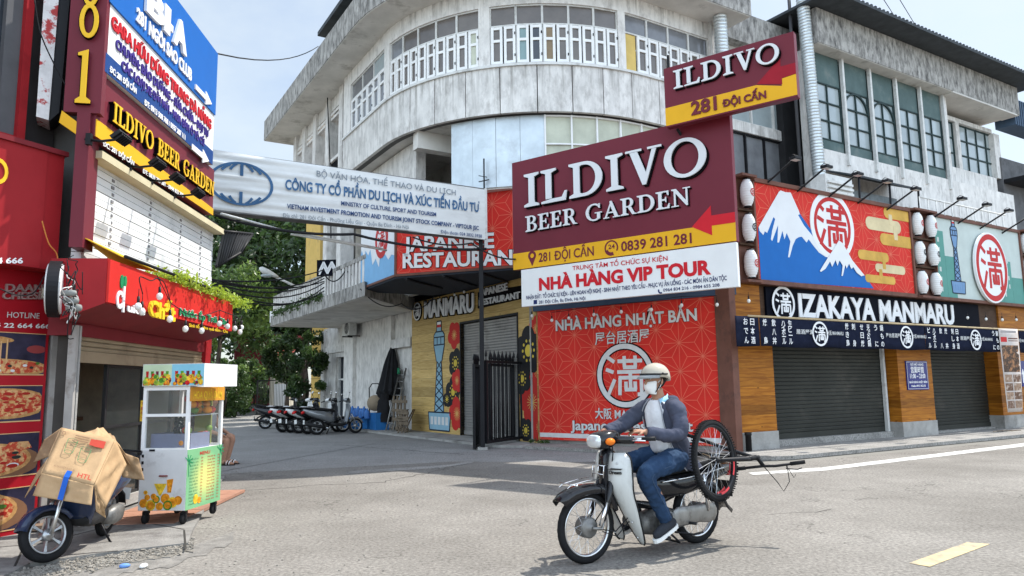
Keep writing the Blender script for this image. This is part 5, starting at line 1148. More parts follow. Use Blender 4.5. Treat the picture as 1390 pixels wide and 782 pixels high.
def gate(name,label,pa,pb,z0,z1,nb,spikes=True,par=None):
    g_=thing(name,label,'gate',((pa[0]+pb[0])/2,(pa[1]+pb[1])/2,0)); Fg=Frame((pa[0],pa[1],0),u=(Vector((pb[0],pb[1],0))-Vector((pa[0],pa[1],0))).normalized()); Lg=(Vector((pb[0],pb[1],0))-Vector((pa[0],pa[1],0))).length
    b=MB()
    for v in (z0,z1): b.slab(Fg,0,v-.03,Lg,v+.03,-.025,.025,black_metal)
    for u in (0,Lg): b.slab(Fg,u-.03,z0-.03,u+.03,z1+.03,-.03,.03,black_metal)
    b.build('frame',g_); b=MB()
    for i in range(1,nb):
        u=Lg*i/nb; b.tube([Fg.p(u,z0,0),Fg.p(u,z1,0)],.012,black_metal,5)
    b.build('bar',g_)
    if spikes:
        b=MB()
        for i in range(nb+1):
            u=Lg*i/nb; b.lathe(Fg.p(u,z1+.02,0),(0,0,1),[(.011,0),(.011,.09),(.03,.11),(.022,.17),(.0,.26)],black_metal,6)
        b.build('spike',g_)
    return g_
gate('iron_gate','black barred iron gate leaf with spear tips standing open beside the post',(-.62,16.95),(.2,18.45),.16,1.98,9)
gate('iron_gate','dense folded black iron gate leaf behind the open gate leaf',(-.55,17.3),(-.02,18.9),.16,1.92,12)
gate('iron_gate','narrow black iron gate leaf swung back left of the post',(-.9,16.95),(-.83,17.75),.05,1.9,6)
def dep(px,py,d): return EYE+ray(px,py)*d
# ================================================================= shops on the left
F=FL
red_paint=mat('red_painted_metal',(.30,.018,.022),.4,var=.12,scale=1.5,dirt=(.16,.012,.015),dscale=1.3,dlo=.55,dhi=.75)
dark_red=mat('dark_red_metal',(.17,.02,.025),.45,var=.12)
sign_blue=mat('sign_blue',(.015,.12,.42),.4,var=.04)
deep_blue=mat('sign_deep_blue',(.018,.06,.21),.4,var=.05)
gold_ltr=mat('gold_letter',(.80,.47,.03),.35,var=.03)
letter_red=mat('letter_red',(.5,.02,.03),.4,var=.05); letter_indigo=mat('letter_indigo',(.055,.035,.21),.4,var=.05)
LEN=F.px(290,300)[0]
sh=thing('juice_shop_building','narrow shop building clad in white slats above a red juice bar front','building',F.p(2.2,0,-1.5))
b=MB(); b.slab(F,.5,2.75,LEN,6.6,-3.5,-.12,mat('grey_render',(.12,.115,.11),.85,var=.15)); b.build('upper_wall',sh)
# slat cladding
slat_m=mat('white_slat',(.70,.71,.71),.45,var=.07,scale=1.4,dirt=(.47,.49,.50),dscale=.9,dlo=.5,dhi=.62)
z=2.72; k=0
b=MB()
while z<3.88:
    b.prism(Frame(F.p(0,z,0),u=F.n,v=Vector((0,0,1)),n=-F.u) if False else F,[(.16,z),(LEN,z),(LEN,z+.072),(.16,z+.072)],-.10,0+.004*(k%2),slat_m); z+=.08; k+=1
b.build('slat_cladding',sh)
b=MB(); b.slab(F,.17,2.72,LEN,3.88,-.11,-.10,mat('slat_gap',(.16,.16,.16),.9)); b.build('slat_backing',sh)
b=MB(); tie=mat('tie_cord',(.22,.22,.23),.8)
for u in (.75,1.75,2.75,3.55):
    z=2.74
    while z<3.84: b.slab(F,u+random.uniform(-.025,.025)-.012,z,u+.025,z+.03,.0,.012,tie); z+=.08
b.build('cladding_tie',sh)
b=MB(); b.slab(F,.15,3.88,LEN+.05,3.96,-.12,.16,mat('cream_trim',(.55,.49,.33),.6)); b.slab(F,.15,3.97,LEN+.05,4.05,-.1,.06,black_metal); b.build('trim_ledge',sh)
# juice front
DJ=.44; uj0=F.px(143,400,DJ)[0]; uj1=F.px(313,440,DJ)[0]; zj0=2.29; zj1=2.74
b=MB(); b.slab(F,uj0,zj0,uj1,zj1,-.1,DJ,red_paint)
V=[F.p(uj0,zj0,DJ),F.p(uj1,zj0,DJ),F.p(uj1,zj0-.16,.02),F.p(uj0,zj0-.16,.02)]; b.add(V,[(0,1,2,3)],dark_red); b.add([V[0],V[3],F.p(uj0,zj0,.02)],[(0,1,2)],red_paint); b.build('canopy_box',sh)
b=MB()
b.slab(F,.1,2.0,LEN+.2,2.75,-.25,-.02,dark_red); b.slab(F,LEN-.12,.1,LEN+.1,2.2,-.25,.0,red_paint); b.slab(F,.12,.1,.165,2.1,-.05,.03,mat('post_grey',(.36,.34,.32),.7,var=.2,dirt=(.15,.12,.1),dscale=3)); b.slab(F,.185,.1,.22,2.1,-.08,.03,concrete); b.slab(F,.21,.1,.23,2.1,-.2,-.1,mat('dark_post',(.06,.055,.05),.7)); b.build('front_frame',sh)
us0=.23; us1=LEN-.12
shutter('half_raised_shutter',F,us0,1.73,us1,2.12,-.06,mat('tan_shutter',(.33,.26,.17),.45,.25,var=.12,dirt=(.2,.15,.1),dscale=2),sh,.055)
b=MB(); fr_m=mat('dark_aluminium',(.05,.05,.052),.4,.5)
uG0=us0+.9
for u in (uG0,uG0+(us1-uG0)*.34,uG0+(us1-uG0)*.67,us1-.04): b.slab(F,u,.18,u+.04,1.74,-.16,-.12,fr_m)
for zz_ in (.18,1.0,1.7): b.slab(F,uG0,zz_,us1,zz_+.035,-.155,-.125,fr_m)
b.slab(F,us0,.06,us1,.18,-.2,-.08,pale_glass if False else concrete); b.build('glass_frame',sh)
b=MB(); b.slab(F,uG0,.2,us1,1.72,-.142,-.138,glass_mat('shop_glass',(.05,.06,.06),.03,.25)); b.build('shop_glass',sh)
b=MB(); ins=mat('shop_interior',(.40,.36,.29),.9,var=.3); yw=mat('yellow_counter',(.75,.48,.14),.6,var=.1)
b.slab(F,us0,.05,us1,.1,-3.2,-.2,mat('shop_floor',(.2,.14,.1),.6)); b.slab(F,us0,.1,us1,2.7,-3.3,-3.2,ins); b.slab(F,us0-.1,.1,us0,2.7,-3.2,-.8,ins); b.slab(F,us1,.1,us1+.1,2.7,-3.2,-.25,ins); b.slab(F,us0,2.4,us1,2.5,-3.2,-.25,ins); b.build('interior',sh)
b=MB(); b.slab(F,us0+.3,.1,us0+2.2,1.05,-1.5,-1.1,yw); b.slab(F,us0+.2,1.05,us0+2.3,1.1,-1.6,-1.05,dark_wood); b.slab(F,us0+.1,.1,us0+.7,1.65,-3.1,-2.6,yw)
for i in range(6): b.lathe(F.p(us0+.5+.3*i,1.1,-1.3),(0,0,1),[(.04,0),(.05,.13),(.05,.15)],(white_paint,teal_glass,yellow_board)[i%3],10)
b.build('counter',sh)
# pediment lettering of the juice bar
jb=thing('juice_bar_sign','red juice bar sign board with yellow, green and white fruit lettering','sign',F.p((uj0+uj1)/2,zj0,DJ))
b=MB(); b.slab(F,uj0+.01,zj0+.01,uj1-.01,zj1-.01,DJ,DJ+.025,mat('bright_red_board',(.55,.03,.025),.4,var=.06)); b.build('board',jb)
D2=DJ+.025; grn=mat('fruit_green',(.02,.22,.09),.4,var=.08); 
b=MB(); text(b,F,"uice",(171.5,422.5),(195,428),411.5,letter_white,D2,.012,.03); b.build('white_lettering',jb)
b=MB(); u,v=F.px(162,407,D2); b.ring(F,u,v,.075,.045,D2,D2+.014,letter_white,seg=18,asp=1.25,a0=30,a1=330); b.slab(F,u+.06,v-.12,u+.095,v+.15,D2,D2+.0145,letter_white); b.disc(F,u+.02,v+.19,.035,.07,D2,D2+.012,grn,12); b.disc(F,u+.09,v+.20,.03,.06,D2,D2+.013,grn,12); b.build('fruit_emblem',jb)
b=MB(); text(b,F,"Chất",(199.5,427.8),(234.5,436),407,mat('letter_yellow',(.75,.5,.03),.4),D2,.03,.045); b.build('yellow_lettering',jb)
b=MB(); o2=MB(); text(b,F,"Nước Ép Trái Cây",(243,427.5),(308.3,441.5),418,grn,D2+.008,.01,.02); text(o2,F,"Nước Ép Trái Cây",(243,427.5),(308.3,441.5),418,letter_white,D2,.006,.055); b.build('green_lettering',jb); o2.build('letter_outline',jb)
b=MB(); text(b,F,"Sinh tố - Hoa quả dầm - Chè",(256,443.5),(308.5,452.2),439,MATS['letter_yellow'],D2,.004,.01); b.build('small_lettering',jb)
# ---- beer garden sign
Fg=F.off(.16); lab='long burgundy beer garden sign with raised gold letters above the white slats'
gs=thing('gold_letter_sign',lab,'sign',Fg.p(2.2,4.07,0))
uu0=Fg.px(131,150)[0]; uu1=Fg.px(289.7,260)[0]; z0=4.06; z1=4.765
b=MB(); b.slab(Fg,uu0,z0,uu1,z1,-.14,0,burg); b.build('panel',gs)
b=MB(); za=4.06+.185; b.prism(Fg,[(uu0,z0),(uu1,z0),(uu1,z0+.10),(uu0,za)],0,.01,amber); b.build('amber_strip',gs)
b=MB();o2=MB(); fr=Fg.px(146,164); to=Fg.px(285.8,268); cap=Fg.px(146,136)[1]-fr[1]; base=(fr[1]+to[1])/2
def spaced(mb,Fq,m,d0,d1):
    words_=["ILDIVO","BEER","GARDEN"]; tot=sum(sum(serif_glyph(c)[1]+.06 for c in w_) for w_ in words_)+2*.5; x=fr[0]; W_=to[0]-fr[0]
    for w_ in words_:
        ww=sum(serif_glyph(c)[1]+.06 for c in w_)/tot*W_; serif_text(mb,Fq,w_,(x,base),ww-.02,cap,m,d0,d1); x+=ww+.5/tot*W_
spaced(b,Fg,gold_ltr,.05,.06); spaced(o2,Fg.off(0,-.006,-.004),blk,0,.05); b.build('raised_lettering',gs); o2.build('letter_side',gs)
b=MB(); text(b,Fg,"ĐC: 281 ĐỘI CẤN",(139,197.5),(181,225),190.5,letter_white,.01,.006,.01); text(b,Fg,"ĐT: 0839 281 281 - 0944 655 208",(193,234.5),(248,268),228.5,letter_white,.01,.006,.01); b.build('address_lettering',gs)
# ---- club and garage sign
Fc_=F.off(.2)
cs=thing('club_sign','tall blue and white club and garage sign with red and indigo letters and white arrows','sign',Fc_.p(2.2,4.95,0))
z0=4.78; z1=6.55; ue=Fc_.px(291,150)[0]; ub=uu0+.02; zm=Fc_.px(219,80)[1]; zm=(Fc_.px(147,0)[1]+Fc_.px(291,158.6)[1])/2; zc_=Fc_.px(200,140)[1]; zc0=(Fc_.px(133,72)[1]+Fc_.px(290,200)[1])/2
b=MB(); b.slab(Fc_,ub,zm,ue,z1,-.2,.02,sign_blue); b.build('blue_panel',cs)
b=MB(); b.slab(Fc_,ub,z0,ue,zm,-.2,0,mat('sign_white',(.74,.74,.73),.4,var=.03)); b.build('white_panel',cs)
b=MB(); lo=(Fc_.px(133,94)[1]+Fc_.px(249,200)[1])/2; b.slab(Fc_,ub+.002,z0+.002,ue-.002,zc0,0,.008,deep_blue); b.build('deep_blue_band',cs)
b=MB(); text(b,Fc_,"BI",(195,12),(227,47),-25,letter_white,.02,.035,.05); text(b,Fc_,"A",(232,54),(250,75),16,letter_white,.02,.035,.05); u,v=Fc_.px(229.5,38,.02); b.slab(Fc_,u-.05,v-.045,u+.05,v+.045,.022,.055,letter_white); text(b,Fc_,"281 NGÔI SAO CLUB",(183.5,27),(258.4,110.5),8,letter_white,.02,.016,.03)
def arrow(pa,pb,w_):
    A=Fc_.px(*pa,.02); B=Fc_.px(*pb,.02); L_=B[0]-A[0]; v=(A[1]+B[1])/2
    b.prism(Fc_,[(A[0],v-w_*.35),(A[0]+L_*.62,v-w_*.35),(A[0]+L_*.62,v-w_),(B[0],v),(A[0]+L_*.62,v+w_),(A[0]+L_*.62,v+w_*.35),(A[0],v+w_*.35)],.02,.04,letter_white)
arrow((264,118),(286,141),.10)
z_=(Fc_.px(262,200)[1]+Fc_.px(283,218)[1])/2; A=Fc_.px(261,200,.02); B=Fc_.px(284,218,.02); v=A[1]*.5+B[1]*.5; L_=B[0]-A[0]; b.prism(Fc_,[(A[0],v-.04),(A[0]+L_*.62,v-.04),(A[0]+L_*.62,v-.10),(B[0],v),(A[0]+L_*.62,v+.10),(A[0]+L_*.62,v+.04),(A[0],v+.04)],.008,.02,letter_white)
b.build('white_lettering',cs)
b=MB(); text(b,Fc_,"GARA HỮU DŨNG TRUNG ĐÀ NẴNG",(150,36.5),(285.5,176),18.5,letter_red,0,.014,.035); b.build('red_lettering',cs)
b=MB(); text(b,Fc_,"CHUYÊN: BẢO DƯỠNG - SỬA CHỮA - ĐẠI TU",(156,64.5),(281.5,187),51,letter_indigo,0,.014,.03); text(b,Fc_,"CÁC LOẠI XE ĐỜI MỚI - MUA BÁN Ô TÔ CŨ",(163.5,93.5),(276,199),80.5,letter_indigo,0,.014,.03); b.build('indigo_lettering',cs)
b=MB(); text(b,Fc_,"ĐC: 281 ĐỘI CẤN",(148,97),(184,127.5),88.5,letter_white,.008,.008,.02); text(b,Fc_,"ĐT: 0913 508 768 / 0937 287 111",(195,142),(250.5,190),134,letter_white,.008,.008,.02); b.build('small_lettering',cs)
# ---- upright number sign across the corner
FN2=Frame(F.p(uu0-.03,0,.215),az=78)
ns=thing('number_sign','narrow upright burgundy number sign with big gold numerals above the pizza shop corner','sign',FN2.p(-.15,3,0))
pN=lambda x,y:FN2.px(x,y)
b=MB(); 
uNr=-.0; uL0=pN(96,2)[0]; zb1=pN(100,152)[1]; zb2=pN(92,335)[1]; uM=pN(106,185)[0]
b.slab(FN2,uL0,zb1,uNr,7.2,-.12,0,burg); b.slab(FN2,pN(103,182)[0],zb2,pN(121,186)[0],zb1,-.3,.0,burg); b.build('panel',ns)
b=MB(); b.prism(FN2,[pN(84,150),pN(104,165),pN(103,182),pN(80,166)],-.08,.0,amber); b.build('amber_corner',ns)
b=MB(); o2=MB()
def num(ch,pl,pr,pt_):
    A=pN(*pl);B=pN(*pr);T=pN(pl[0],pt_); w_=B[0]-A[0]; h_=T[1]-A[1]
    P,a=serif_glyph(ch)
    for i,poly in enumerate(P):
        b.prism(FN2,[(A[0]+u/a*w_,A[1]+v*h_) for u,v in poly],.05,.06+i%5*.0004,gold_ltr,back=False); o2.prism(FN2,[(A[0]-.012+u/a*w_,A[1]-.0+v*h_) for u,v in poly],0,.048+i%5*.0003,blk,back=False)
num('1',(103.5,142),(125,143),69); num('8',(109,53),(136,53),-34); num('2',(112,-48),(140,-48),-130)
b.build('gold_numeral',ns); o2.build('numeral_side',ns)
# black floodlights
fl0=None
ul=[Fg.px(x,y,.3)[0] for x,y in ((163,212),(213,240),(240,256),(268,276))]
def flood(lab):
    t=thing('floodlight',lab,'floodlight',group='floodlights under the gold letter sign')
    b=MB(); b.tube([(0,0,0),(0,.16,-.02),(0,.32,.0)],.014,black_metal,6); b.box((0,.04,0),(.05,.05,.12),black_metal); b.build('arm',t)
    b=MB(); Fr=Frame((0,.36,.02),u=(1,0,0),v=(0,.8,.6)); b.slab(Fr,-.13,-.06,.13,.06,-.02,.02,black_metal); 
    for i in range(6): b.slab(Fr,-.115+.042*i,-.05,-.105+.042*i,.05,-.045,-.02,black_metal)
    b.build('housing',t,bevel=.006); b=MB(); b.slab(Fr,-.11,-.045,.11,.045,.02,.024,pale_glass); b.build('lens',t); return t
for i,u in enumerate(ul):
    loc=F.p(u,4.0,.10); lab=f"{['leftmost','second','third','rightmost'][i]} black floodlight under the gold letter sign"
    rz=math.atan2(F.n.y,F.n.x)-math.pi/2
    if fl0 is None: fl0=flood(lab); fl0.location=loc; fl0.rotation_euler=(0,0,rz)
    else: copy_tree(fl0,None,loc,rz,lab)
# sheet canopy beyond the shop
b=MB(); cc=[gz(288,303,3.75),gz(291,362,3.1),gz(333,338,3.3),gz(343,318,3.5)]
A=F.p(LEN+.05,3.75,.1); 
cnp=thing('sheet_canopy','dark corrugated sheet canopy sticking out past the far end of the white slats','canopy',F.p(LEN+.5,3.0,.3))
e1=F.p(LEN+.05,3.85,.0); e2=F.p(LEN+.05,3.85,-2); dirv=F.n
V=[F.p(LEN+.02,3.93,.15),dep(343,318,12.7),dep(327,343,12.0),F.p(LEN+.02,3.35,.05)]
n=22; vs=[];fs=[]
for i in range(n+1):
    f=i/n; p=V[0].lerp(V[1],f); q=V[3].lerp(V[2],f); o_=Vector((.02,-.02,0))*(1 if i%2 else -1); vs+=[p+o_,q+o_]
for i in range(n): fs.append((2*i,2*i+1,2*i+3,2*i+2))
b.add(vs,fs,mat('dark_corrugated',(.07,.07,.072),.6,var=.2)); b.build('sheet',cnp,solid=.006)
b=MB(); b.tube([V[0],V[1]],.025,black_metal,5); b.tube([V[3],V[2]],.025,black_metal,5); b.tube([V[0].lerp(V[1],.5),V[3].lerp(V[2],.5)],.02,black_metal,5); b.tube([V[1],V[2]],.02,black_metal,5); b.build('frame',cnp)
# ================================================================= pizza shop
PC=Vector((-4.86,7.74,0)); FP=Frame(PC,az=25)
pz=thing('pizza_shop_building','red pizza shop front cut by the left border, with a dark upper window','building',FP.p(-1,0,-1))
b=MB(); b.slab(FP,-4,.02,0,2.55,-.25,-.04,dark_red); b.slab(FP,-4,2.55,.02,3.6,-2.5,-.1,dark_red); b.slab(FP,-4,3.55,-.0,7,-2.5,-.18,mat('dark_cladding',(.05,.045,.045),.6,var=.2)); b.build('wall',pz)
b=MB(); c=FP.px(31,100,0); cz=FP.px(31,186)[1]; b.slab(FP,-3,cz,c[0],7,-.18,-.14,dark_glass); b.build('upper_window',pz)
b=MB(); e=c[0]; b.slab(FP,e,cz-.1,e+.08,7,-.2,-.02,red_paint); b.slab(FP,-3,cz-.10,e+.02,cz,-.2,-.03,red_paint); b.slab(FP,e-.16,cz,e,7,-.14,-.08,mat('grey_window_frame',(.10,.10,.105),.5)); b.build('window_frame',pz)
b=MB(); b.slab(FP,.02,.02,.10,2.6,-.2,.0,MATS.get('post_grey') or mat('post_grey',(.36,.34,.32),.7,var=.2,dirt=(.15,.12,.1),dscale=3)); b.slab(FP,.18,.02,.27,2.6,-.25,-.02,mat('rust_streaked_metal',(.5,.47,.44),.6,var=.2,dirt=(.2,.12,.09),dscale=3)); b.build('corner_post',pz)
rb_=thing('red_box_sign','deep red box sign with a white telephone number above the pizza pictures','sign',FP.p(-.6,2.7,.2))
DR=.30; ur=FP.px(84,280,DR)[0]; ud=FP.px(60,280,DR)[0]; z1=FP.px(60,205,DR)[1]; z0=FP.px(60,365,DR)[1]
b=MB(); b.slab(FP,-3,z0,ud,z1,-.1,DR,red_paint); b.slab(FP,ud+.006,z0,ur,z1,-.1,DR-.01,red_paint); b.build('box',rb_)
b=MB(); b.slab(FP,-3,z1,ur+.02,z1+.05,-.1,DR+.03,dark_red); b.build('cap',rb_)
b=MB(); text(b,FP,"024 22 664 666",(-75,357.5),(30.5,357.5),349.5,letter_white,DR,.004,.03); u,v=FP.px(-4,232,DR); b.ring(FP,u,v,.10,.07,DR,DR+.01,gold_ltr,seg=16,asp=1.3); b.build('lettering',rb_)
ps=thing('pizza_poster','tall red poster with four pizza pictures and a hotline number beside the parked scooter','poster',FP.p(-.4,.03,0))
DPp=.0
Y=lambda py:FP.px(50,py)[1]
ue=-.02; ul_=-1.45
prd=mat('poster_red',(.36,.012,.02),.4,var=.06)
b=MB(); b.slab(FP,ul_,Y(736),ue,Y(366),-.04,0,prd); b.build('panel',ps)
rnd=random.Random(11)
crust=mat('pizza_crust',(.50,.27,.10),.5,var=.3,scale=20,dirt=(.28,.10,.04),dscale=14); cheese=mat('pizza_cheese',(.60,.34,.15),.5,var=.3,scale=18,dirt=(.45,.06,.03),dscale=16,dlo=.47,dhi=.55); saus=mat('pizza_salami',(.36,.025,.018),.45,var=.2); olive=mat('pizza_olive',(.03,.035,.03),.4); basil=mat('pizza_basil',(.08,.16,.03),.5); pic_bg=mat('poster_dark_print',(.035,.03,.055),.4,var=.5,scale=3); trim=mat('poster_gold_edge',(.6,.36,.17),.5); board_=mat('poster_wood_print',(.22,.11,.06),.5,var=.2)
def picture(y0,y1,kind,name):
    v1=Y(y0); v0=Y(y1); b=MB(); b.slab(FP,ul_+.01,v0,ue-.03,v1,0,.003,pic_bg); b.slab(FP,ul_+.01,v0-.012,ue-.03,v0,0,.004,trim); b.slab(FP,ul_+.01,v1,ue-.03,v1+.008,0,.004,trim)
    cu,cv=-.42,(v0+v1)/2; H=v1-v0
    def cl(u): return min(max(u,ul_+.02),ue-.035)
    def el(u,v,ru,rv,d,m,seg=26):
        pts=[(cl(u+ru*math.cos(2*math.pi*i/seg)),min(max(v+rv*math.sin(2*math.pi*i/seg),v0+.003),v1-.003)) for i in range(seg)]; b.prism(FP,pts,0,d,m,back=False)
    if kind==0:
        el(cu-.1,v0+H*.15,.55,H*.22,.005,crust); el(cu-.1,v0+H*.17,.50,H*.18,.006,cheese); el(cu-.25,v0+H*.82,.30,H*.10,.005,crust)
        for i in range(9): x=cu-.5+.06*i; b.slab(FP,x,v0+H*.22,x+.014,v0+H*(.74+.05*(i%3)),.003,.0062+.0001*i,trim)
        el(-.14,v0+H*.62,.10,H*.10,.005,mat('print_hand',(.28,.05,.05),.5))
        for i in range(22): el(cu-.1+rnd.uniform(-.4,.4),v0+H*rnd.uniform(.07,.27),.022,.014,.0066+.0002*i,(saus,olive,basil,letter_off)[i%4],8)
    else:
        ru=(.46,.42,.40)[kind-1]; rv=H*(.44,.40,.47)[kind-1]; u0=(cu+.0,cu-.12,cu-.2)[kind-1]; v=cv-(0,.04,.0)[kind-1]
        if kind>1: el(u0+.08,v-.03,ru*1.05,rv*1.0,.0045,board_)
        el(u0,v,ru,rv,.0055,crust); el(u0,v+.004,ru*.9,rv*.86,.0065,cheese)
        if kind==2: b.prism(FP,[(cl(u0+.05),v+.02),(cl(u0+.42),v+rv*.6),(cl(u0+.38),v+rv*1.0),(cl(u0+.2),v+rv*1.0)],0,.0072,cheese,back=False)
        for i in range(34 if kind==1 else 20):
            a=rnd.random()*6.28; r=math.sqrt(rnd.random())*.82; s=(.038 if kind==1 else .05)*rnd.uniform(.7,1.2); el(u0+ru*r*math.cos(a),v+rv*r*math.sin(a),s,s*rv/ru*1.0,.0074+.00015*i,(saus,saus,saus,letter_off if kind==2 else crust,olive,basil)[i%6] if kind!=1 else (saus if i%5 else crust),10)
    b.build(name,ps)
picture(454,508,0,'cheese_picture'); picture(524,570,1,'pizza_picture'); picture(587,642,2,'pizza_picture'); picture(659,712,3,'pizza_picture')
b=MB(); gl=mat('greyed_letter',(.34,.22,.21),.5); text(b,FP,"DAAN",(6,395.5),(57,396),385.5,gl,.0,.02,.02); text(b,FP,"CHEESE",(2,406),(58,406),396.5,gl,.0,.02,.02); text(b,FP,"HOTLINE",(9,431),(53,432.6),423.2,letter_off,0,.004,.0); text(b,FP,"024 22 664 666",(-22,444),(67,445.8),437.8,letter_white,0,.004,.02); b.build('lettering',ps)  # shop name in greyed red letters
rs=thing('round_light_sign','black and white round edged light box sign seen from its rim at the shop corner','sign',FP.p(.0,2.0,.4))
_ax=Vector((.90,.43,0)).normalized(); FS=Frame(FP.p(-.34,2.43,.55),u=Vector((-_ax.y,_ax.x,0))*-1,v=Vector((0,0,1)),n=_ax); b=MB()
b.disc(FS,0,0,.27,.28,-.05,.05,black_metal,seg=36); b.build('rim',rs); b=MB(); b.disc(FS,0,0,.25,.25,.05,.065,white_panel,seg=36); b.disc(FS,0,0,.25,.25,-.065,-.05,white_panel,seg=36); b.build('face',rs); b=MB(); b.tube([FS.p(0,.0,0),FP.p(-.1,2.43,.0)],.02,black_metal,6); b.build('bracket',rs)
# worn sign box above, between the window and the number sign
wb=thing('peeling_sign_box','peeling white and red side of an old sign box above the red box sign','sign',FP.p(.0,4.2,.5))
b=MB(); pe=mat('peeling_white_red',(.68,.66,.65),.7,var=.2,scale=6,dirt=(.42,.06,.06),dscale=3.2,dlo=.56,dhi=.60); FQ=Frame(FP.p(.02,0,.30),az=60)
pq=lambda x,y:FQ.px(x,y)
b.prism(FQ,[pq(49,158),pq(66,163),pq(83,-40),pq(62,-40)],-.6,0,pe); b.build('box',wb); b=MB(); b.prism(FQ,[pq(66.5,164),pq(80,152),pq(98,-40),pq(83.5,-40)],-.5,-.02,black_metal); b.build('edge',wb)  # black filler stands in for shade in the gap beside the box
ya=thing('yellow_awning','small folded yellow awning under the number sign above the juice bar','awning',F.p(.4,2.8,.3))
b=MB(); V=[F.p(.0,3.02,.05),F.p(.0,2.80,.48),F.p(.95,2.78,.48),F.p(.75,2.84,.1)]; b.add(V,[(0,1,2,3)],mat('yellow_awning_cloth',(.62,.40,.03),.7)); b.build('cloth',ya,solid=.01); b=MB(); b.tube([F.p(.05,2.80,.5),F.p(2.9,2.80,.52)],.018,black_metal,6); b.build('bar',ya)
# meter and cable mess at the corner
mt=thing('electric_meter','grey meter cans in a tangle of cable at the corner of the juice bar','meter',F.p(-.05,2.2,.3))
b=MB()
for (x,y,s) in ((92,398,.030),(95,408,.034),(99,418,.038)): u,v=F.px(x,y,.35); b.lathe(F.p(u,v,.30),F.n,[(s,0),(s,.09),(s*.8,.12),(0,.125)],mat('dull_meter_grey',(.22,.23,.22),.5),12)
b.build('meter_can',mt)
b=MB(); rnd=random.Random(5)
for i in range(11):
    x=rnd.uniform(80,97); y=rnd.uniform(345,405); pts=[]
    for k in range(9): u,v=F.px(x+rnd.gauss(0,3)+k*1.0,y+k*rnd.uniform(3,9),.36); pts.append(F.p(u,max(v,1.9),.36+rnd.uniform(-.04,.04)))
    b.tube(smooth_pts(pts),.0045,black_cable if i%4 else old_white,5)
b.build('cable_tangle',mt)
for i,(pts,r,lab) in enumerate(([[(47,0),(55,45),(75,90),(97,130),(106,150)],.007,'thin black cable hanging in front of the peeling sign box'],[[(0,392),(20,400),(45,398),(60,375)],.006,'sagging thin cable across the pizza poster'],[[(57,300),(66,330),(77,345),(80,370)],.007,'orange cable hanging down the red box sign'])):
    b=MB(); b.tube(smooth_pts([FP.p(*FP.px(x,y,.42),.42) for x,y in pts]),r,black_cable if i<2 else mat('orange_cable',(.55,.2,.05),.6),5); tag(b.build('cable'),lab,'cable')
# creeper and bulbs over the juice sign
leafy=leaf_mat('bright_creeper',(.36,.48,.05),.35,9); leafy2=leaf_mat('dark_leaf',(.05,.10,.02),.4,9)
def leaf_cloud(b,pts,n,size,m,seed,spread):
    rnd=random.Random(seed)
    for i in range(n):
        c=Vector(rnd.choice(pts)); c=c+Vector((rnd.gauss(0,spread),rnd.gauss(0,spread),rnd.gauss(0,spread*.45))); s=size*rnd.uniform(.6,1.4)
        q=Quaternion((rnd.gauss(0,1),rnd.gauss(0,1),rnd.gauss(0,1),rnd.gauss(0,1))).normalized(); x=q@Vector((1,0,0)); y=q@Vector((0,1,0)); z=q@Vector((0,0,.25))
        b.add([c-x*s*.9,c+y*s*.42+z*s,c+x*s*.9,c-y*s*.42+z*s],[(0,1,2,3)],m)
b=MB(); pts=[]
for i in range(26): f=i/25; u=uj0+(uj1-uj0)*(.38+.72*f); pts.append(F.p(u,zj1+.06-.05*f,DJ-.12+.18*math.sin(i*1.3)))
leaf_cloud(b,pts,2600,.035,leafy,3,.09); tag(b.build('creeper'),'bright green creeper spilling over the top of the red juice bar sign','plant')
def bulb(lab,group):
    t=thing('light_bulb',lab,'light bulb',group=group)
    b=MB(); b.lathe((0,0,0),(0,0,-1),[(0,-.02),(.014,-.02),(.016,.05),(.014,.055)],black_metal,8); b.tube([(0,0,.02),(0,0,.10)],.004,black_cable,4); b.build('socket',t)
    b=MB(); b.ball((0,0,-.085),(.036,.036,.042),mat('frosted_bulb',(.72,.72,.69),.15),10,7); b.build('glass',t); return t
bl0=bulb('','bulbs'); 
def put_bulbs(ps_,group,label,first):
    for i,p in enumerate(ps_):
        c=bl0 if first and i==0 else copy_tree(bl0); c.location=p; c['label']=label; c['group']=group
jb_pts=[F.p(*F.px(x,y,.62),.62) for x,y in ((188,405),(217,392),(193,412),(231,423),(252,437),(274,440),(298,431),(309,435),(319,438),(326,443),(328,437))]
put_bulbs(jb_pts,'bulbs strung along the juice bar sign','white bulb in the string hanging in front of the juice bar sign',True)
b=MB(); b.tube([F.p(uj0+.9,zj1-.02,.55)]+[p+Vector((0,0,.10)) for p in jb_pts[3:]],.006,black_cable,4); u,v=F.px(212,380,.62); 
b.tube(smooth_pts([jb_pts[2]+Vector((0,0,.1)),jb_pts[0]+Vector((0,0,.22)),F.p(*F.px(205,381,.62),.62),F.p(*F.px(214,378,.62),.62),F.p(*F.px(224,386,.62),.62),jb_pts[3]+Vector((0,0,.1))]),.006,black_cable,5); b.tube([F.p(*F.px(214,378,.62),.62),jb_pts[1]+Vector((0,0,.08))],.006,black_cable,4); tag(b.build('bulb_cable'),'black looped cable carrying bulbs over the juice bar sign','cable')
G=FRED
pts=[G.p(*G.px(x,y,.35),.35) for x,y in ((749,430),(772,427),(806,422),(843,418),(884,415),(925,409),(973,408))]
put_bulbs(pts,'bulbs strung above the red wall','white bulb in the string hanging above the red restaurant wall',False)
b=MB(); b.tube([p+Vector((0,0,.1)) for p in pts],.006,black_cable,4); tag(b.build('bulb_cable'),'black cable carrying bulbs along the top of the red restaurant wall','cable')
pts=[FR.p(*FR.px(x,y,.3),.3) for x,y in ((1016,403),(1313,427),(1338,429),(1360,430),(1379,430))]
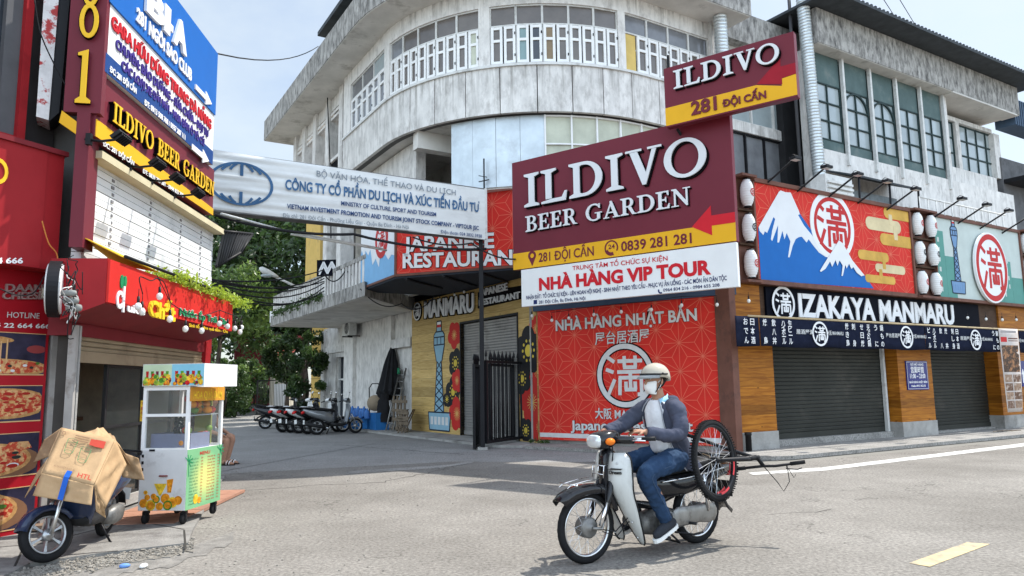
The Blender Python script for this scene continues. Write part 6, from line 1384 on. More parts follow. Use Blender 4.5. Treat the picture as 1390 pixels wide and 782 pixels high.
put_bulbs(pts,'bulbs under the street signs','white bulb hanging under the street signs above the shutters',False)
pts=[FWOOD.p(*FWOOD.px(x,y,.25),.25) for x,y in ((577,410),(597,403),(617,396),(630,392),(722,424))]
put_bulbs(pts,'bulbs on the mural wall','white bulb hanging at the top of the pine mural wall',False)
# ================================================================= two wheelers
def place(t,loc,rotz=0,rot=None):
    t.location=loc; t.rotation_euler=rot if rot else (0,0,rotz); WORLD[t.name]=Matrix.LocRotScale(Vector(loc),t.rotation_euler.copy(),None); return t
def wheel(name,parent,c,Rw,rt,hub_r,hub_w,spokes,rim_m,axis=(0,1,0),knobs=False,hub_m=None,spoke_r=.0022):
    """tyre as the part; rim, hub and spokes under it"""
    c=Vector(c); ax=Vector(axis).normalized(); x=ax.orthogonal().normalized(); y=ax.cross(x)
    P=lambda r,a,h=0: c+(x*math.cos(a)+y*math.sin(a))*r+ax*h
    b=MB(); n=56; m=10; vs=[];fs=[]
    for i in range(n):
        a=2*math.pi*i/n
        for j in range(m):
            q=2*math.pi*j/m; vs.append(P(Rw-rt+rt*math.cos(q),a,rt*.92*math.sin(q)))
    for i in range(n):
        for j in range(m): fs.append((i*m+j,((i+1)%n)*m+j,((i+1)%n)*m+(j+1)%m,i*m+(j+1)%m))
    b.add(vs,fs,dark_rubber,True)
    if knobs:
        for i in range(90):
            a=2*math.pi*i/90
            for h in (-.017,0,.017) if i%2 else (-.009,.009,.022,-.022): b.box(P(Rw+.001,a,h),(.011,.010,.007),dark_rubber,Frame((0,0,0),u=ax,v=(x*-math.sin(a)+y*math.cos(a)),n=(x*math.cos(a)+y*math.sin(a))))
    else:
        for h,dr in ((-rt*.42,-.0028),(0,.0002),(rt*.42,-.0028)):   # shallow moulded ribs round the tread
            k=len(b.v); n2=80; prof=((-.0035,-.001),(-.002,.0012),(.002,.0012),(.0035,-.001))
            vs=[P(Rw+dr+e,2*math.pi*i/n2,h+w2+.0022*math.sin(i*2.4)) for i in range(n2) for w2,e in prof]
            b.add(vs,[(i*4+q,((i+1)%n2)*4+q,((i+1)%n2)*4+q+1,i*4+q+1) for i in range(n2) for q in range(3)],dark_rubber,True)
    w_=b.build(name,parent)
    b=MB(); b.lathe(c,ax,[(Rw-2*rt+.012,-rt*.7),(Rw-2*rt-.002,-rt*.7),(Rw-2*rt-.010,-rt*.3),(Rw-2*rt-.010,rt*.3),(Rw-2*rt-.002,rt*.7),(Rw-2*rt+.012,rt*.7),(Rw-2*rt+.006,0),(Rw-2*rt+.012,-rt*.7)],rim_m,48,caps=False); b.build('rim',w_)
    b=MB(); hm=hub_m or rim_m; b.lathe(c,ax,[(0,-hub_w/2-.01),(hub_r*.35,-hub_w/2-.01),(hub_r*.5,-hub_w/2),(hub_r,-hub_w/2+.01),(hub_r,hub_w/2-.01),(hub_r*.8,hub_w/2),(hub_r*.4,hub_w/2+.004),(hub_r*.3,hub_w/2+.02),(0,hub_w/2+.02)],hm,24); b.build('hub',w_)
    b=MB()
    if spokes>8:
        for i in range(spokes):
            a=2*math.pi*i/spokes; s=1 if i%2 else -1; off=.55*(1 if (i//2)%2 else -1); b.tube([P(hub_r*.92,a+off,s*hub_w*.35),P(Rw-2*rt-.005,a,s*.004)],spoke_r,steel,4,smooth=False)
    else:
        for i in range(spokes):
            a=2*math.pi*i/spokes
            b.loft([[P(hub_r*.7,a-.25,h) for h in (-.02,.02)]+[P(hub_r*.7,a+.25,h) for h in (.02,-.02)],[P((Rw-2*rt)*.6,a-.09,h) for h in (-.013,.013)]+[P((Rw-2*rt)*.6,a+.09,h) for h in (.013,-.013)],[P(Rw-2*rt,a-.10,h) for h in (-.013,.013)]+[P(Rw-2*rt,a+.10,h) for h in (.013,-.013)]],rim_m,smooth=False)
    b.build('spokes',w_); return w_
def uarch(mb,path,w,depth,m,th=.004):
    """mudguard: inverted U section along a path in the xz plane"""
    rings=[]
    for i,(x,z) in enumerate(path):
        a=path[max(i-1,0)]; c=path[min(i+1,len(path)-1)]; tx,tz=c[0]-a[0],c[1]-a[1]; l=math.hypot(tx,tz); nx,nz=-tz/l,tx/l
        if nz<0: nx,nz=-nx,-nz
        prof=[(-w,-depth),(-w*.95,-depth*.3),(-w*.7,-depth*.06),(0,0),(w*.7,-depth*.06),(w*.95,-depth*.3),(w,-depth)]
        rings.append([Vector((x+nx*h,y,z+nz*h)) for y,h in prof])
    n=7; vs=[v for r in rings for v in r]; fs=[(i*n+j,i*n+j+1,(i+1)*n+j+1,(i+1)*n+j) for i in range(len(rings)-1) for j in range(n-1)]
    return mb.add(vs,fs,m,True)
def rbox(mb,secs,m,pw=4,n=16,smooth=True):
    """loft of rounded sections given as (x, zc, half width, half height)"""
    rings=[]
    for x,zc,hw,hh in secs:
        ring=[]
        for j in range(n):
            a=2*math.pi*j/n; ca,sa=math.cos(a),math.sin(a); k=(abs(ca)**pw+abs(sa)**pw)**(-1/pw); ring.append(Vector((x,hw*ca*k,zc+hh*sa*k)))
        rings.append(ring)
    return mb.loft(rings,m,smooth)
gloss_black=mat('gloss_black_paint',(.012,.012,.014),.18,var=.05,coat=.6)
shield_white=mat('leg_shield_plastic',(.56,.57,.55),.32,var=.08,scale=8,dirt=(.33,.32,.29),dscale=6,dlo=.50,dhi=.72,stretch=(1,1,.35),spec=.4)
chrome=mat('chrome',(.75,.75,.76),.12,1.0,var=.02)
alu=mat('dull_aluminium',(.27,.265,.255),.42,.8,var=.15,scale=12,dirt=(.12,.11,.10),dscale=9,dlo=.5,dhi=.7)
engine_m=mat('grimy_engine_metal',(.20,.195,.185),.5,.6,var=.2,scale=14,dirt=(.06,.055,.05),dscale=10)
black_plastic=mat('black_plastic',(.02,.02,.021),.5,var=.1)
lensm=mat('lamp_lens',(.62,.65,.66),.08,.3,var=.02); orange_l=mat('indicator_orange',(.75,.18,.02),.2)
bk=thing('motorbike','black and white underbone motorbike with spoked wheels ridden along the road','motorbike')
WB=1.275
wheel('front_wheel',bk,(WB,0,.283),.283,.031,.082,.11,36,steel,hub_m=engine_m,spoke_r=.0014)
wheel('rear_wheel',bk,(0,0,.283),.283,.034,.078,.10,36,steel,hub_m=engine_m,spoke_r=.0014)
b=MB()
for s in (-1,1):
    b.tube([(1.03,.075*s,.72),(1.10,.082*s,.50),(1.165,.085*s,.33)],[.026,.024,.018],gloss_black,10); b.tube([(1.165,.085*s,.33),(1.18,.085*s,.27),(WB,.078*s,.283)],.015,alu,8); b.tube([(1.20,.09*s,.29),(1.125,.088*s,.47)],.017,chrome,8)
b.tube([(1.03,-.09,.72),(1.03,.09,.72)],.03,gloss_black,8); b.build('fork',bk)
b=MB(); uarch(b,[(1.57,.515),(1.52,.560),(1.44,.595),(1.34,.615),(1.24,.622),(1.14,.618),(1.06,.585),(1.01,.53),(.98,.46),(.965,.40)],.075,.075,gloss_black); fd=b.build('front_mudguard',bk,solid=.004)
b=MB(); b.tube([(1.50,.055,.607),(1.46,.055,.632),(1.30,.06,.655),(1.18,.07,.66)],.004,chrome,6); b.tube([(1.50,-.055,.607),(1.46,-.055,.632),(1.30,-.06,.655),(1.18,-.07,.66)],.004,chrome,6); b.tube([(1.46,-.10,.635),(1.46,.12,.635)],.005,chrome,6); b.ball((1.46,.125,.635),.011,chrome,8,6)
for y in (-.07,0,.07): b.tube([(1.14,y,.66),(1.13,y,.76),(1.09,y,.77)],.0045,chrome,6)
for z in (.69,.76): b.tube([(1.135,-.07,z),(1.135,.07,z)],.0045,chrome,6)
b.build('fender_rail',bk)
# leg shield: a bowed plate each side
b=MB()
rows=[(.86,1.03,.04,.97,.17),(.82,1.045,.04,.955,.205),(.74,1.065,.045,.955,.22),(.64,1.07,.05,.955,.225),(.54,1.03,.05,.945,.22),(.42,.955,.05,.90,.21),(.30,.88,.05,.86,.20),(.20,.82,.06,.825,.19),(.13,.785,.09,.80,.175),(.105,.775,.11,.785,.15)]
for s in (-1,1):
    vs=[];n=7
    for z,xi,yi,xo,yo in rows:
        for k in range(n):
            f=k/(n-1); bow=.045*math.sin(f*math.pi)*min(1,(z-.08)/.3); vs.append(Vector((xi+(xo-xi)*f**1.6+bow*.6,s*(yi+(yo-yi)*f),z)))
        
    fs=[(i*n+j,i*n+j+1,(i+1)*n+j+1,(i+1)*n+j) for i in range(len(rows)-1) for j in range(n-1)]
    b.add(vs,fs,shield_white,True)
lsh=b.build('leg_shield',bk,solid=.006)
b=MB()
for s in (-1,1):
    b.tube(smooth_pts([(xo+.004,s*yo,z) for z,xi,yi,xo,yo in rows],3),.007,black_plastic,6); b.tube(smooth_pts([(xi+.006,s*yi,z) for z,xi,yi,xo,yo in rows],3),.006,black_plastic,6)
    for z,x,y in ((.78,1.02,.14),(.30,.885,.15),(.17,.82,.14)): b.ball((x+.03,s*y,z),(.008,.008,.008),steel,8,5)
b.build('edge_trim',lsh)
b=MB(); Fd=Frame((1.035,.155,.715),u=Vector((-.72,.69,0)),v=Vector((0,0,1)));
Fd=Frame((1.085,.085,.695),u=Vector((-.55,.83,0)).normalized()); text_uv(b,Fd,"Dream",(.0,0),.105,.028,gloss_black,.010,.022,.02); b.prism(Fd,[(-.01,.035),(.02,.047),(.118,.044),(.10,.034)],.010,.0215,gloss_black); b.build('lettering',bk)
b=MB(); rbox(b,[(1.10,.70,.035,.10),(1.085,.72,.05,.15),(1.02,.70,.055,.20),(.96,.68,.05,.18)],gloss_black); b.build('front_cover',bk)
# head: lamp and bar cover
b=MB(); rbox(b,[(1.165,.955,.085,.055),(1.14,.955,.10,.068),(1.06,.965,.105,.072),(.98,.985,.085,.055),(.93,.99,.06,.035)],gloss_black); 
for s in (-1,1): b.loft([[Vector((x+.03*math.cos(a),y*s,z+.032*math.sin(a))) for a in [2*math.pi*j/10 for j in range(10)]] for x,y,z in ((1.03,.06,.965),(.98,.16,.965),(.93,.21,.965))],gloss_black)
hc=b.build('handlebar_cover',bk)
b=MB(); rbox(b,[(1.19,.955,.068,.042),(1.175,.955,.082,.052),(1.155,.955,.086,.055)],lensm); b.build('headlight',bk)
for s in (-1,1):
    b=MB(); b.ball((1.10,.125*s,.955),(.045,.035,.03),orange_l,12,8); b.build('indicator',bk)
    b=MB(); b.tube([(.93,.2*s,.968),(.86,.31*s,.975)],.012,chrome,8); b.tube([(.885,.27*s,.972),(.83,.37*s,.978)],.017,black_plastic,10); hb=b.build('grip',bk)
    b=MB(); b.tube([(.96,.2*s,.962),(.97,.27*s,.965),(.93,.36*s,.965)],.006,chrome,6); b.build('brake_lever',hb)
# frame, seat, side covers
b=MB(); b.tube([(1.02,0,.80),(.93,0,.60),(.78,0,.42),(.55,0,.38),(.30,0,.45)],.035,gloss_black,10); b.tube([(.30,.09,.45),(.0,.10,.55),(-.32,.09,.60)],.016,gloss_black,8); b.tube([(.30,-.09,.45),(.0,-.10,.55),(-.32,-.09,.60)],.016,gloss_black,8); b.build('frame',bk)
b=MB(); rbox(b,[(.66,.655,.06,.03),(.60,.67,.10,.045),(.40,.675,.125,.05),(.15,.69,.135,.05),(-.10,.71,.125,.045),(-.30,.715,.10,.035),(-.36,.71,.07,.02)],black_plastic,3); b.build('seat',bk)
b=MB(); rbox(b,[(.60,.56,.05,.07),(.5,.54,.10,.10),(.25,.54,.125,.105),(.0,.57,.125,.09),(-.25,.62,.10,.06),(-.42,.64,.07,.04)],gloss_black,3.5); b.build('side_cover',bk)
b=MB(); 
for s in (-1,1): b.tube([(.52,.118*s,.585),(.25,.132*s,.60),(.0,.13*s,.62),(-.28,.10*s,.65)],.008,chrome,6)
b.build('side_trim',bk)
b=MB(); uarch(b,[(.20,.56),(.05,.595),(-.10,.58),(-.22,.51),(-.30,.42),(-.36,.32),(-.42,.27)],.075,.05,gloss_black); b.build('rear_mudguard',bk,solid=.004)
b=MB(); rbox(b,[(-.40,.60,.055,.035),(-.44,.60,.06,.04),(-.47,.60,.05,.03)],mat('tail_lamp_red',(.45,.01,.01),.2)); b.build('tail_lamp',bk)
b=MB(); b.box((-.385,0,.45),(.006,.19,.14),black_plastic); b.build('number_plate',bk)
b=MB(); 
for s in (-1,1): b.tube([(.05,.15*s,.62),(.02,.15*s,.45),(.0,.145*s,.30)],.017,chrome,8); b.tube([(.035,.15*s,.56),(.015,.15*s,.42)],.026,gloss_black,10)
b.build('shock_absorber',bk)
b=MB(); rbox(b,[(.72,.24,.07,.06),(.66,.245,.09,.09),(.52,.25,.11,.115),(.40,.25,.105,.11),(.33,.26,.08,.08)],engine_m,3); b.lathe((.66,0,.27),(1,0,.12),[(.06,0),(.066,.04),(.055,.05),(.066,.06),(.055,.075),(.066,.085),(.055,.1),(.066,.11),(.05,.14),(.045,.19)],engine_m,14)
b.lathe((.48,.10,.25),(0,1,0),[(.095,0),(.10,.02),(.085,.04),(.0,.045)],alu,22); b.build('engine',bk)
b=MB(); rbox(b,[(.42,.275,.016,.065),(.36,.28,.02,.085),(.1,.285,.02,.075),(-.02,.285,.022,.09),(-.09,.285,.02,.075),(-.12,.285,.012,.03)],alu,3); 
for v in b.v: v.y+=.125
b.build('chain_case',bk)
b=MB(); b.tube([(.62,-.12,.15),(.40,-.14,.16),(.15,-.16,.20),(-.30,-.17,.27)],[.02,.022,.04,.036],chrome,10); b.build('exhaust',bk)
b=MB(); 
for s in (-1,1): b.tube([(.58,.08*s,.15),(.60,.14*s,.15),(.60,.25*s,.15)],[.01,.01,.02],black_plastic,8); b.tube([(.25,.10*s,.22),(.22,.2*s,.22)],.013,black_plastic,8)
b.tube([(.52,.15,.17),(.66,.17,.14),(.70,.20,.16)],.007,chrome,6); b.tube([(.40,.12,.16),(.20,.15,.12),(.10,.16,.13)],.010,black_metal,6); b.tube([(.45,-.1,.16),(.35,-.12,.07),(.35,.12,.07),(.45,.1,.16)],.010,black_metal,6); b.build('footrest',bk)
b=MB(); b.tube([(1.06,.06,.92),(1.13,.10,.75),(1.15,.10,.45),(1.22,.05,.33)],.005,black_cable,6); b.tube([(1.05,.09,.95),(1.08,.13,.86),(1.04,.06,.72)],.005,black_cable,6); b.tube([(1.18,.09,.25),(1.05,.11,.20),(.9,.1,.3)],.005,black_cable,6); b.tube([(1.20,.09,.27),(1.06,.11,.24),(.9,.1,.34)],.005,black_cable,6); b.build('control_cable',bk)
b=MB()
for s in (-1,1): b.tube([(-.05,.11*s,.70),(-.15,.13*s,.745),(-.48,.12*s,.75),(-.52,.05*s,.75)],.009,black_metal,6)
for x in (-.2,-.32,-.44): b.tube([(x,-.125,.748),(x,.125,.748)],.007,black_metal,6)
b.build('rear_carrier',bk)
BR0=gz(947,737,0); BH=R(-146.28)
place(bk,(BR0.x,BR0.y,0),BH)
# ----------------------------------------------------------------- bicycle carried behind the rider
bc=thing('bicycle','black mountain bicycle with one knobbly wheel tied sideways behind the motorbike rider','bicycle')
wc=Vector((.03,.27,.747)); ax=Vector((math.sin(R(-10)),math.cos(R(-10)),.10)).normalized()
rim_b=mat('black_rim',(.035,.035,.037),.3,.5)
wf=wheel('front_wheel',bc,wc,.347,.026,.028,.085,32,rim_b,axis=ax,knobs=True,hub_m=black_metal,spoke_r=.0012)
x_=ax.orthogonal().normalized(); y_=ax.cross(x_)
b=MB(); redr=mat('rim_red',(.62,.06,.07),.35)
def wp(r,a,h): return wc+(x_*math.cos(a)+y_*math.sin(a))*r+ax*h
for a0,a1 in ((0,6.283),):
    pass
dn=Vector((-.7,0,-.7)); base=math.atan2(dn.dot(y_),dn.dot(x_))
for o in (base-.75,base+.25):
    k=9; b.add([wp(r,o+.5*i/k,.021) for i in range(k+1) for r in (.293,.272)],[(2*i,2*i+1,2*i+3,2*i+2) for i in range(k)],redr); b.add([wp(r,o+.5*i/k,-.021) for i in range(k+1) for r in (.293,.272)],[(2*i,2*i+1,2*i+3,2*i+2) for i in range(k)],redr)
b.build('rim_decal',wf)
hd=Vector((-.40,.16,.735))
b=MB()
for s in (-1,1): p=wc+ax*.055*s; b.tube([p,p+Vector((-.02,0,.0)),p+Vector((-.34,0,-.015)),p+Vector((-.385,-.0,-.015))],[.010,.016,.021,.016],black_metal,8)
q=wc+Vector((-.385,0,-.015)); b.tube([q+ax*.06,q-ax*.06],.022,black_metal,8); b.tube([q,q+Vector((-.20,-.01,0))],.019,black_metal,10); b.build('fork',bc)
b=MB(); s0_=q+Vector((-.20,-.01,0)); s1_=s0_+Vector((-.02,.05,-.075)); b.tube([s0_+Vector((.03,0,0)),s0_,s1_],.018,black_metal,8); b.lathe(s0_+Vector((.04,0,0)),Vector((-1,0,0)),[(.024,0),(.026,.03),(.022,.06)],black_metal,12); b.build('stem',bc)
be=Vector((-.80,.58,.70)); bd=(be-s1_)
b=MB(); b.tube([s1_-bd*.75+Vector((0,0,.0)),s1_-bd*.2,s1_,s1_+bd*.3+Vector((0,0,-.01)),be],.0125,black_metal,8); hbb=b.build('handlebar',bc)
for e0,e1 in ((s1_+bd*.66+Vector((0,0,-.004)),be+bd*.02),(s1_-bd*.45,s1_-bd*.76)): b=MB(); b.tube([e0,e1],.018,dark_rubber,10); g_=b.build('grip',bc)
b=MB(); p=s1_+bd*.58; b.tube([p,p+Vector((0,-.01,-.045)),p+bd*.25+Vector((0,0,-.06)),p+bd*.36+Vector((0,0,-.05))],.006,black_metal,6); b.tube([p+Vector((0,0,-.02)),p+Vector((-.02,.0,-.16)),p-bd*.12+Vector((0,0,-.24)),p-bd*.25+Vector((0,0,-.16)),s1_],.004,black_cable,6); b.tube([p+Vector((0,0,-.03)),p+bd*.15+Vector((0,0,-.13)),p+bd*.2+Vector((0,0,-.10))],.003,black_cable,5); b.build('brake_lever',bc)
h2=q+Vector((-.06,-.0,0)); h3=q+Vector((-.16,-.01,0)); bb=Vector((.02,-.42,.80)); stt=Vector((-.12,-.38,.98))
b=MB(); b.tube([q+Vector((-.03,0,0)),q+Vector((-.17,-.01,0))],.024,black_metal,10); b.tube([h2,bb],.021,black_metal,10); b.tube([h3,stt],.017,black_metal,10); b.tube([bb,stt,stt+Vector((-.04,.01,.08))],.017,black_metal,10); b.build('frame_tube',bc)
b=MB(); ss_=stt+Vector((-.05,.01,.10)); rbox(b,[(ss_.x-.02,ss_.z,.012,.010),(ss_.x+.05,ss_.z+.005,.02,.014),(ss_.x+.14,ss_.z+.005,.06,.02),(ss_.x+.19,ss_.z,.065,.018)],black_plastic,2.5); 
for v in b.v: v.y+=ss_.y
b.build('saddle',bc)
b=MB(); b.lathe(bb+Vector((0,-.05,0)),(0,1,0),[(.085,0),(.09,.004),(.085,.008)],black_metal,24); b.tube([bb+Vector((0,.06,0)),bb+Vector((.05,.07,-.16)),bb+Vector((.05,.13,-.16))],.010,alu,6); b.build('crank',bc)
rope=mat('rope',(.2,.15,.1),.9)
b=MB(); b.tube([wc+Vector((-.02,-.05,-.1)),Vector((-.1,.1,.76)),Vector((-.2,-.1,.77)),h2],.006,rope,5); b.build('tie_rope',bc)
place(bc,(BR0.x,BR0.y,0),BH)
# ----------------------------------------------------------------- rider
skin=mat('skin',(.40,.22,.145),.55,var=.08,scale=20)
denim=mat('blue_denim',(.022,.045,.092),.85,var=.25,scale=3,bump=.5,bscale=9,dirt=(.07,.12,.20),dscale=4.5,dlo=.55,dhi=.75)
jack_m=mat('slate_jacket_cloth',(.060,.066,.094),.9,var=.22,scale=5,bump=.35,bscale=14)
shirt_m=mat('white_polo_cloth',(.68,.69,.71),.85,var=.06,scale=6,bump=.5,bscale=14)
mask_m=mat('white_face_mask',(.74,.73,.70),.8,var=.04,bump=.2,bscale=60)
helm_m=mat('beige_helmet_shell',(.42,.375,.30),.25,var=.03,coat=.5)
shoe_m=mat('dark_mesh_shoe',(.03,.033,.04),.8,var=.2,bump=.3,bscale=90); sole_m=mat('white_sole',(.72,.72,.70),.5)
hair_m=mat('black_hair',(.012,.011,.010),.6)
def hand(mb,w,d,nrm,m,side=1,curl=.9,s=1.0,spread=.1):
    """palm with four jointed fingers and a side thumb: w wrist, d direction, nrm back of the hand"""
    w=Vector(w); d=Vector(d).normalized(); n=Vector(nrm).normalized(); n=(n-d*n.dot(d)).normalized(); t=d.cross(n)*side
    mb.tube([w-d*.03*s,w+d*.01*s,w+d*.045*s,w+d*.085*s],[.026*s,.030*s,.038*s,.034*s],m,10,flat=.55)
    q=Matrix.Rotation(0,3,'X')
    for i,(o,l,r) in enumerate(((.030,.070,.0085),(.010,.080,.009),(-.011,.074,.0087),(-.030,.058,.0075))):
        p=w+d*.088*s+t*o*s; pts=[p-d*.02*s]; a=curl*.25; cur=p
        for k,f in enumerate((.45,.32,.25)):
            pts.append(cur.copy()); dr=d*math.cos(a)-n*math.sin(a)+t*(spread*(1.5-i)*.3)*math.cos(a); cur=cur+dr.normalized()*l*f*s; a+=curl*.75
        pts.append(cur); mb.tube(pts,[r*1.1*s,r*1.12*s,r*1.0*s,r*.92*s,r*.75*s],m,8); mb.ball(cur,r*.75*s,m,8,5)
    p=w+d*.03*s+t*.028*s; p2=p+(d*.7+t*.75-n*.25).normalized()*.036*s; p3=p2+(d*.9+t*.15-n*.5).normalized()*.028*s; mb.tube([p-t*.012*s,p,p2,p3],[.014*s,.013*s,.0105*s,.008*s],m,8); mb.ball(p3,.008*s,m,8,5)
def limb(mb,pts,rad,m,seg=14,sub=6,wr=0.0,seed=0):
    """smooth tapered limb through joints, optional cloth folds"""
    P=[Vector(p) for p in pts]; out=[];rr=[]
    for i in range(len(P)-1):
        p0=P[max(i-1,0)];p1=P[i];p2=P[i+1];p3=P[min(i+2,len(P)-1)]
        for k in range(sub):
            t=k/sub; out.append(.5*((2*p1)+(p2-p0)*t+(2*p0-5*p1+4*p2-p3)*t*t+(3*p1-p0-3*p2+p3)*t**3)); rr.append(rad[i]+(rad[i+1]-rad[i])*t)
    out.append(P[-1]); rr.append(rad[-1])
    rnd=random.Random(seed); k0=len(mb.v); mb.tube(out,rr,m,seg)
    if wr:
        for j,c in enumerate(out):
            for q in range(seg):
                v=mb.v[k0+j*seg+q]; e=v-c; mb.v[k0+j*seg+q]=c+e*(1+wr*(math.sin(j*1.9+q*.8+seed)+.6*math.sin(j*3.1-q*1.3)))
    return mb
ri=thing('person','person riding the motorbike in a slate hooded jacket, blue jeans, beige helmet and white mask','person')
HC=Vector((.455,0,1.445))
# body: one continuous surface
b=MB()
b.loft([[Vector((cx+dx*math.cos(a),hy*math.sin(a),z)) for a in [2*math.pi*j/20 for j in range(20)]] for z,cx,dx,hy in ((.72,.27,.11,.14),(.80,.285,.125,.165),(.92,.315,.11,.15),(1.04,.345,.115,.155),(1.14,.365,.118,.17),(1.22,.385,.095,.165),(1.265,.40,.065,.10))],skin)
b.tube([(.395,0,1.24),(.415,0,1.30),(.435,0,1.37)],[.062,.056,.056],skin,14)
b.ball(HC+Vector((-.005,0,.03)),(.098,.076,.105),skin,20,14); b.ball(HC+Vector((.03,0,-.035)),(.066,.058,.075),skin,16,12); b.ball(HC+Vector((.058,0,-.088)),(.026,.03,.022),skin,12,8)
b.tube([HC+Vector((.088,0,.02)),HC+Vector((.108,0,-.02)),HC+Vector((.098,0,-.032))],[.010,.016,.012],skin,8)
for s in (-1,1): b.ball(HC+Vector((-.012,.077*s,-.005)),(.020,.010,.032),skin,10,8); b.ball(HC+Vector((.078,.034*s,.034)),(.02,.026,.012),skin,10,6)
shL=(.40,.185,1.205); shR=(.40,-.185,1.205); elL=(.46,.275,.985); elR=(.60,-.30,1.04); hL=(.74,.155,1.02); hR=(.80,-.315,1.005)
limb(b,[(.39,.08,1.20),shL,elL,hL],[.055,.043,.035,.027],skin); limb(b,[(.39,-.08,1.20),shR,elR,hR],[.055,.043,.035,.027],skin)
for s in (-1,1): limb(b,[(.29,.09*s,.775),(.52,.15*s,.745),(.765,.185*s,.665),(.66,.185*s,.48),(.555,.185*s,.29)],[.09,.085,.06,.055,.038],skin); b.tube([(.535,.185*s,.27),(.56,.187*s,.235),(.64,.195*s,.20),(.69,.20*s,.185)],[.036,.038,.038,.028],skin,10)
hand(b,hL,(.8,-.35,.05),(.1,.1,1),skin,-1,.9)
hand(b,hR,(.62,-.12,-.22),(.35,-.1,.9),skin,1,1.25)
b.build('body',ri,remesh=.0065,smooth_it=3)
# face details
b=MB(); eye_w=mat('eye_white',(.6,.58,.55),.3); eye_d=mat('dark_iris',(.02,.014,.01),.2)
for s in (-1,1):
    b.ball(HC+Vector((.083,.032*s,.018)),(.010,.015,.008),eye_w,10,7); b.ball(HC+Vector((.0895,.033*s,.018)),(.005,.006,.0065),eye_d,8,6)
b.build('eye',ri); b=MB()
for s in (-1,1): b.tube([HC+Vector((.094,.012*s,.040)),HC+Vector((.092,.034*s,.045)),HC+Vector((.078,.054*s,.038))],.0045,hair_m,6)
b.build('eyebrow',ri)
b=MB(); b.ball(HC+Vector((-.025,0,.02)),(.09,.081,.085),hair_m,18,12); b.build('hair',ri)
b=MB(); nx=9;ny=9;V=[]
for i in range(ny):
    f=i/(ny-1)
    for j in range(nx):
        a=R(-68+136*j/(nx-1)); z=-.012-.098*f; bul=.030*math.sin(f*math.pi*.9+.12)*max(math.cos(a),0)**1.3
        rx,ry=.084+bul-.020*f,.077-.018*f; V.append(HC+Vector((.008+rx*math.cos(a),ry*math.sin(a),z+.02*abs(math.sin(a))*(1-2*f)*.6)))
b.add(V,[(i*nx+j,i*nx+j+1,(i+1)*nx+j+1,(i+1)*nx+j) for i in range(ny-1) for j in range(nx-1)],mask_m,True)
for s in (-1,1): b.tube([HC+Vector((.035,.074*s,-.02)),HC+Vector((-.01,.083*s,.02)),HC+Vector((-.03,.08*s,.0)),HC+Vector((.03,.066*s,-.09))],.0025,mask_m,5)
b.build('face_mask',ri,solid=.002,sub=1)
# helmet
b=MB(); V=[];n_s,n_r=28,10; hc=HC+Vector((-.018,0,.045))
for i in range(n_r+1):
    th=math.pi/2*1.08*i/n_r
    for j in range(n_s):
        a=2*math.pi*j/n_s; dip=.035*max(0,-math.cos(a))*(i/n_r)**3; V.append(hc+Vector((.142*math.sin(th)*math.cos(a),.118*math.sin(th)*math.sin(a),.115*math.cos(th)-dip)))
b.add(V,[(i*n_s+j,(i+1)*n_s+j,(i+1)*n_s+(j+1)%n_s,i*n_s+(j+1)%n_s) for i in range(n_r) for j in range(n_s)],helm_m,True); hm=b.build('helmet',ri,solid=.012)
b=MB(); V=[];n=15
for i in range(n):
    a=R(-72+144*i/(n-1)); V+=[hc+Vector((.143*math.cos(a),.119*math.sin(a),.012)),hc+Vector((.143*math.cos(a)+.052*max(math.cos(a),0)**.7,.122*math.sin(a)*1.02,-.022))]
b.add(V,[(2*i,2*i+1,2*i+3,2*i+2) for i in range(n-1)],mat('grey_visor',(.26,.27,.27),.3),True); b.build('visor',hm,solid=.005)
b=MB(); b.tube([hc+Vector((.146*math.cos(R(a)),.122*math.sin(R(a)),.014)) for a in range(-100,101,10)],.008,black_plastic,6)
for s in (-1,1): b.ball(hc+Vector((.03,.121*s,.018)),(.010,.006,.010),black_plastic,8,6)
b.build('band',hm)
b=MB()
for s in (-1,1):
    b.tube([hc+Vector((.03,.112*s,.0)),HC+Vector((.015,.082*s,-.04)),HC+Vector((.045,.055*s,-.10)),HC+Vector((.05,0,-.118))],.007,black_plastic,6,flat=.4); b.tube([hc+Vector((-.055,.105*s,-.01)),HC+Vector((-.02,.083*s,-.045)),HC+Vector((.02,.075*s,-.065))],.006,black_plastic,6,flat=.4)
b.build('chin_strap',hm)
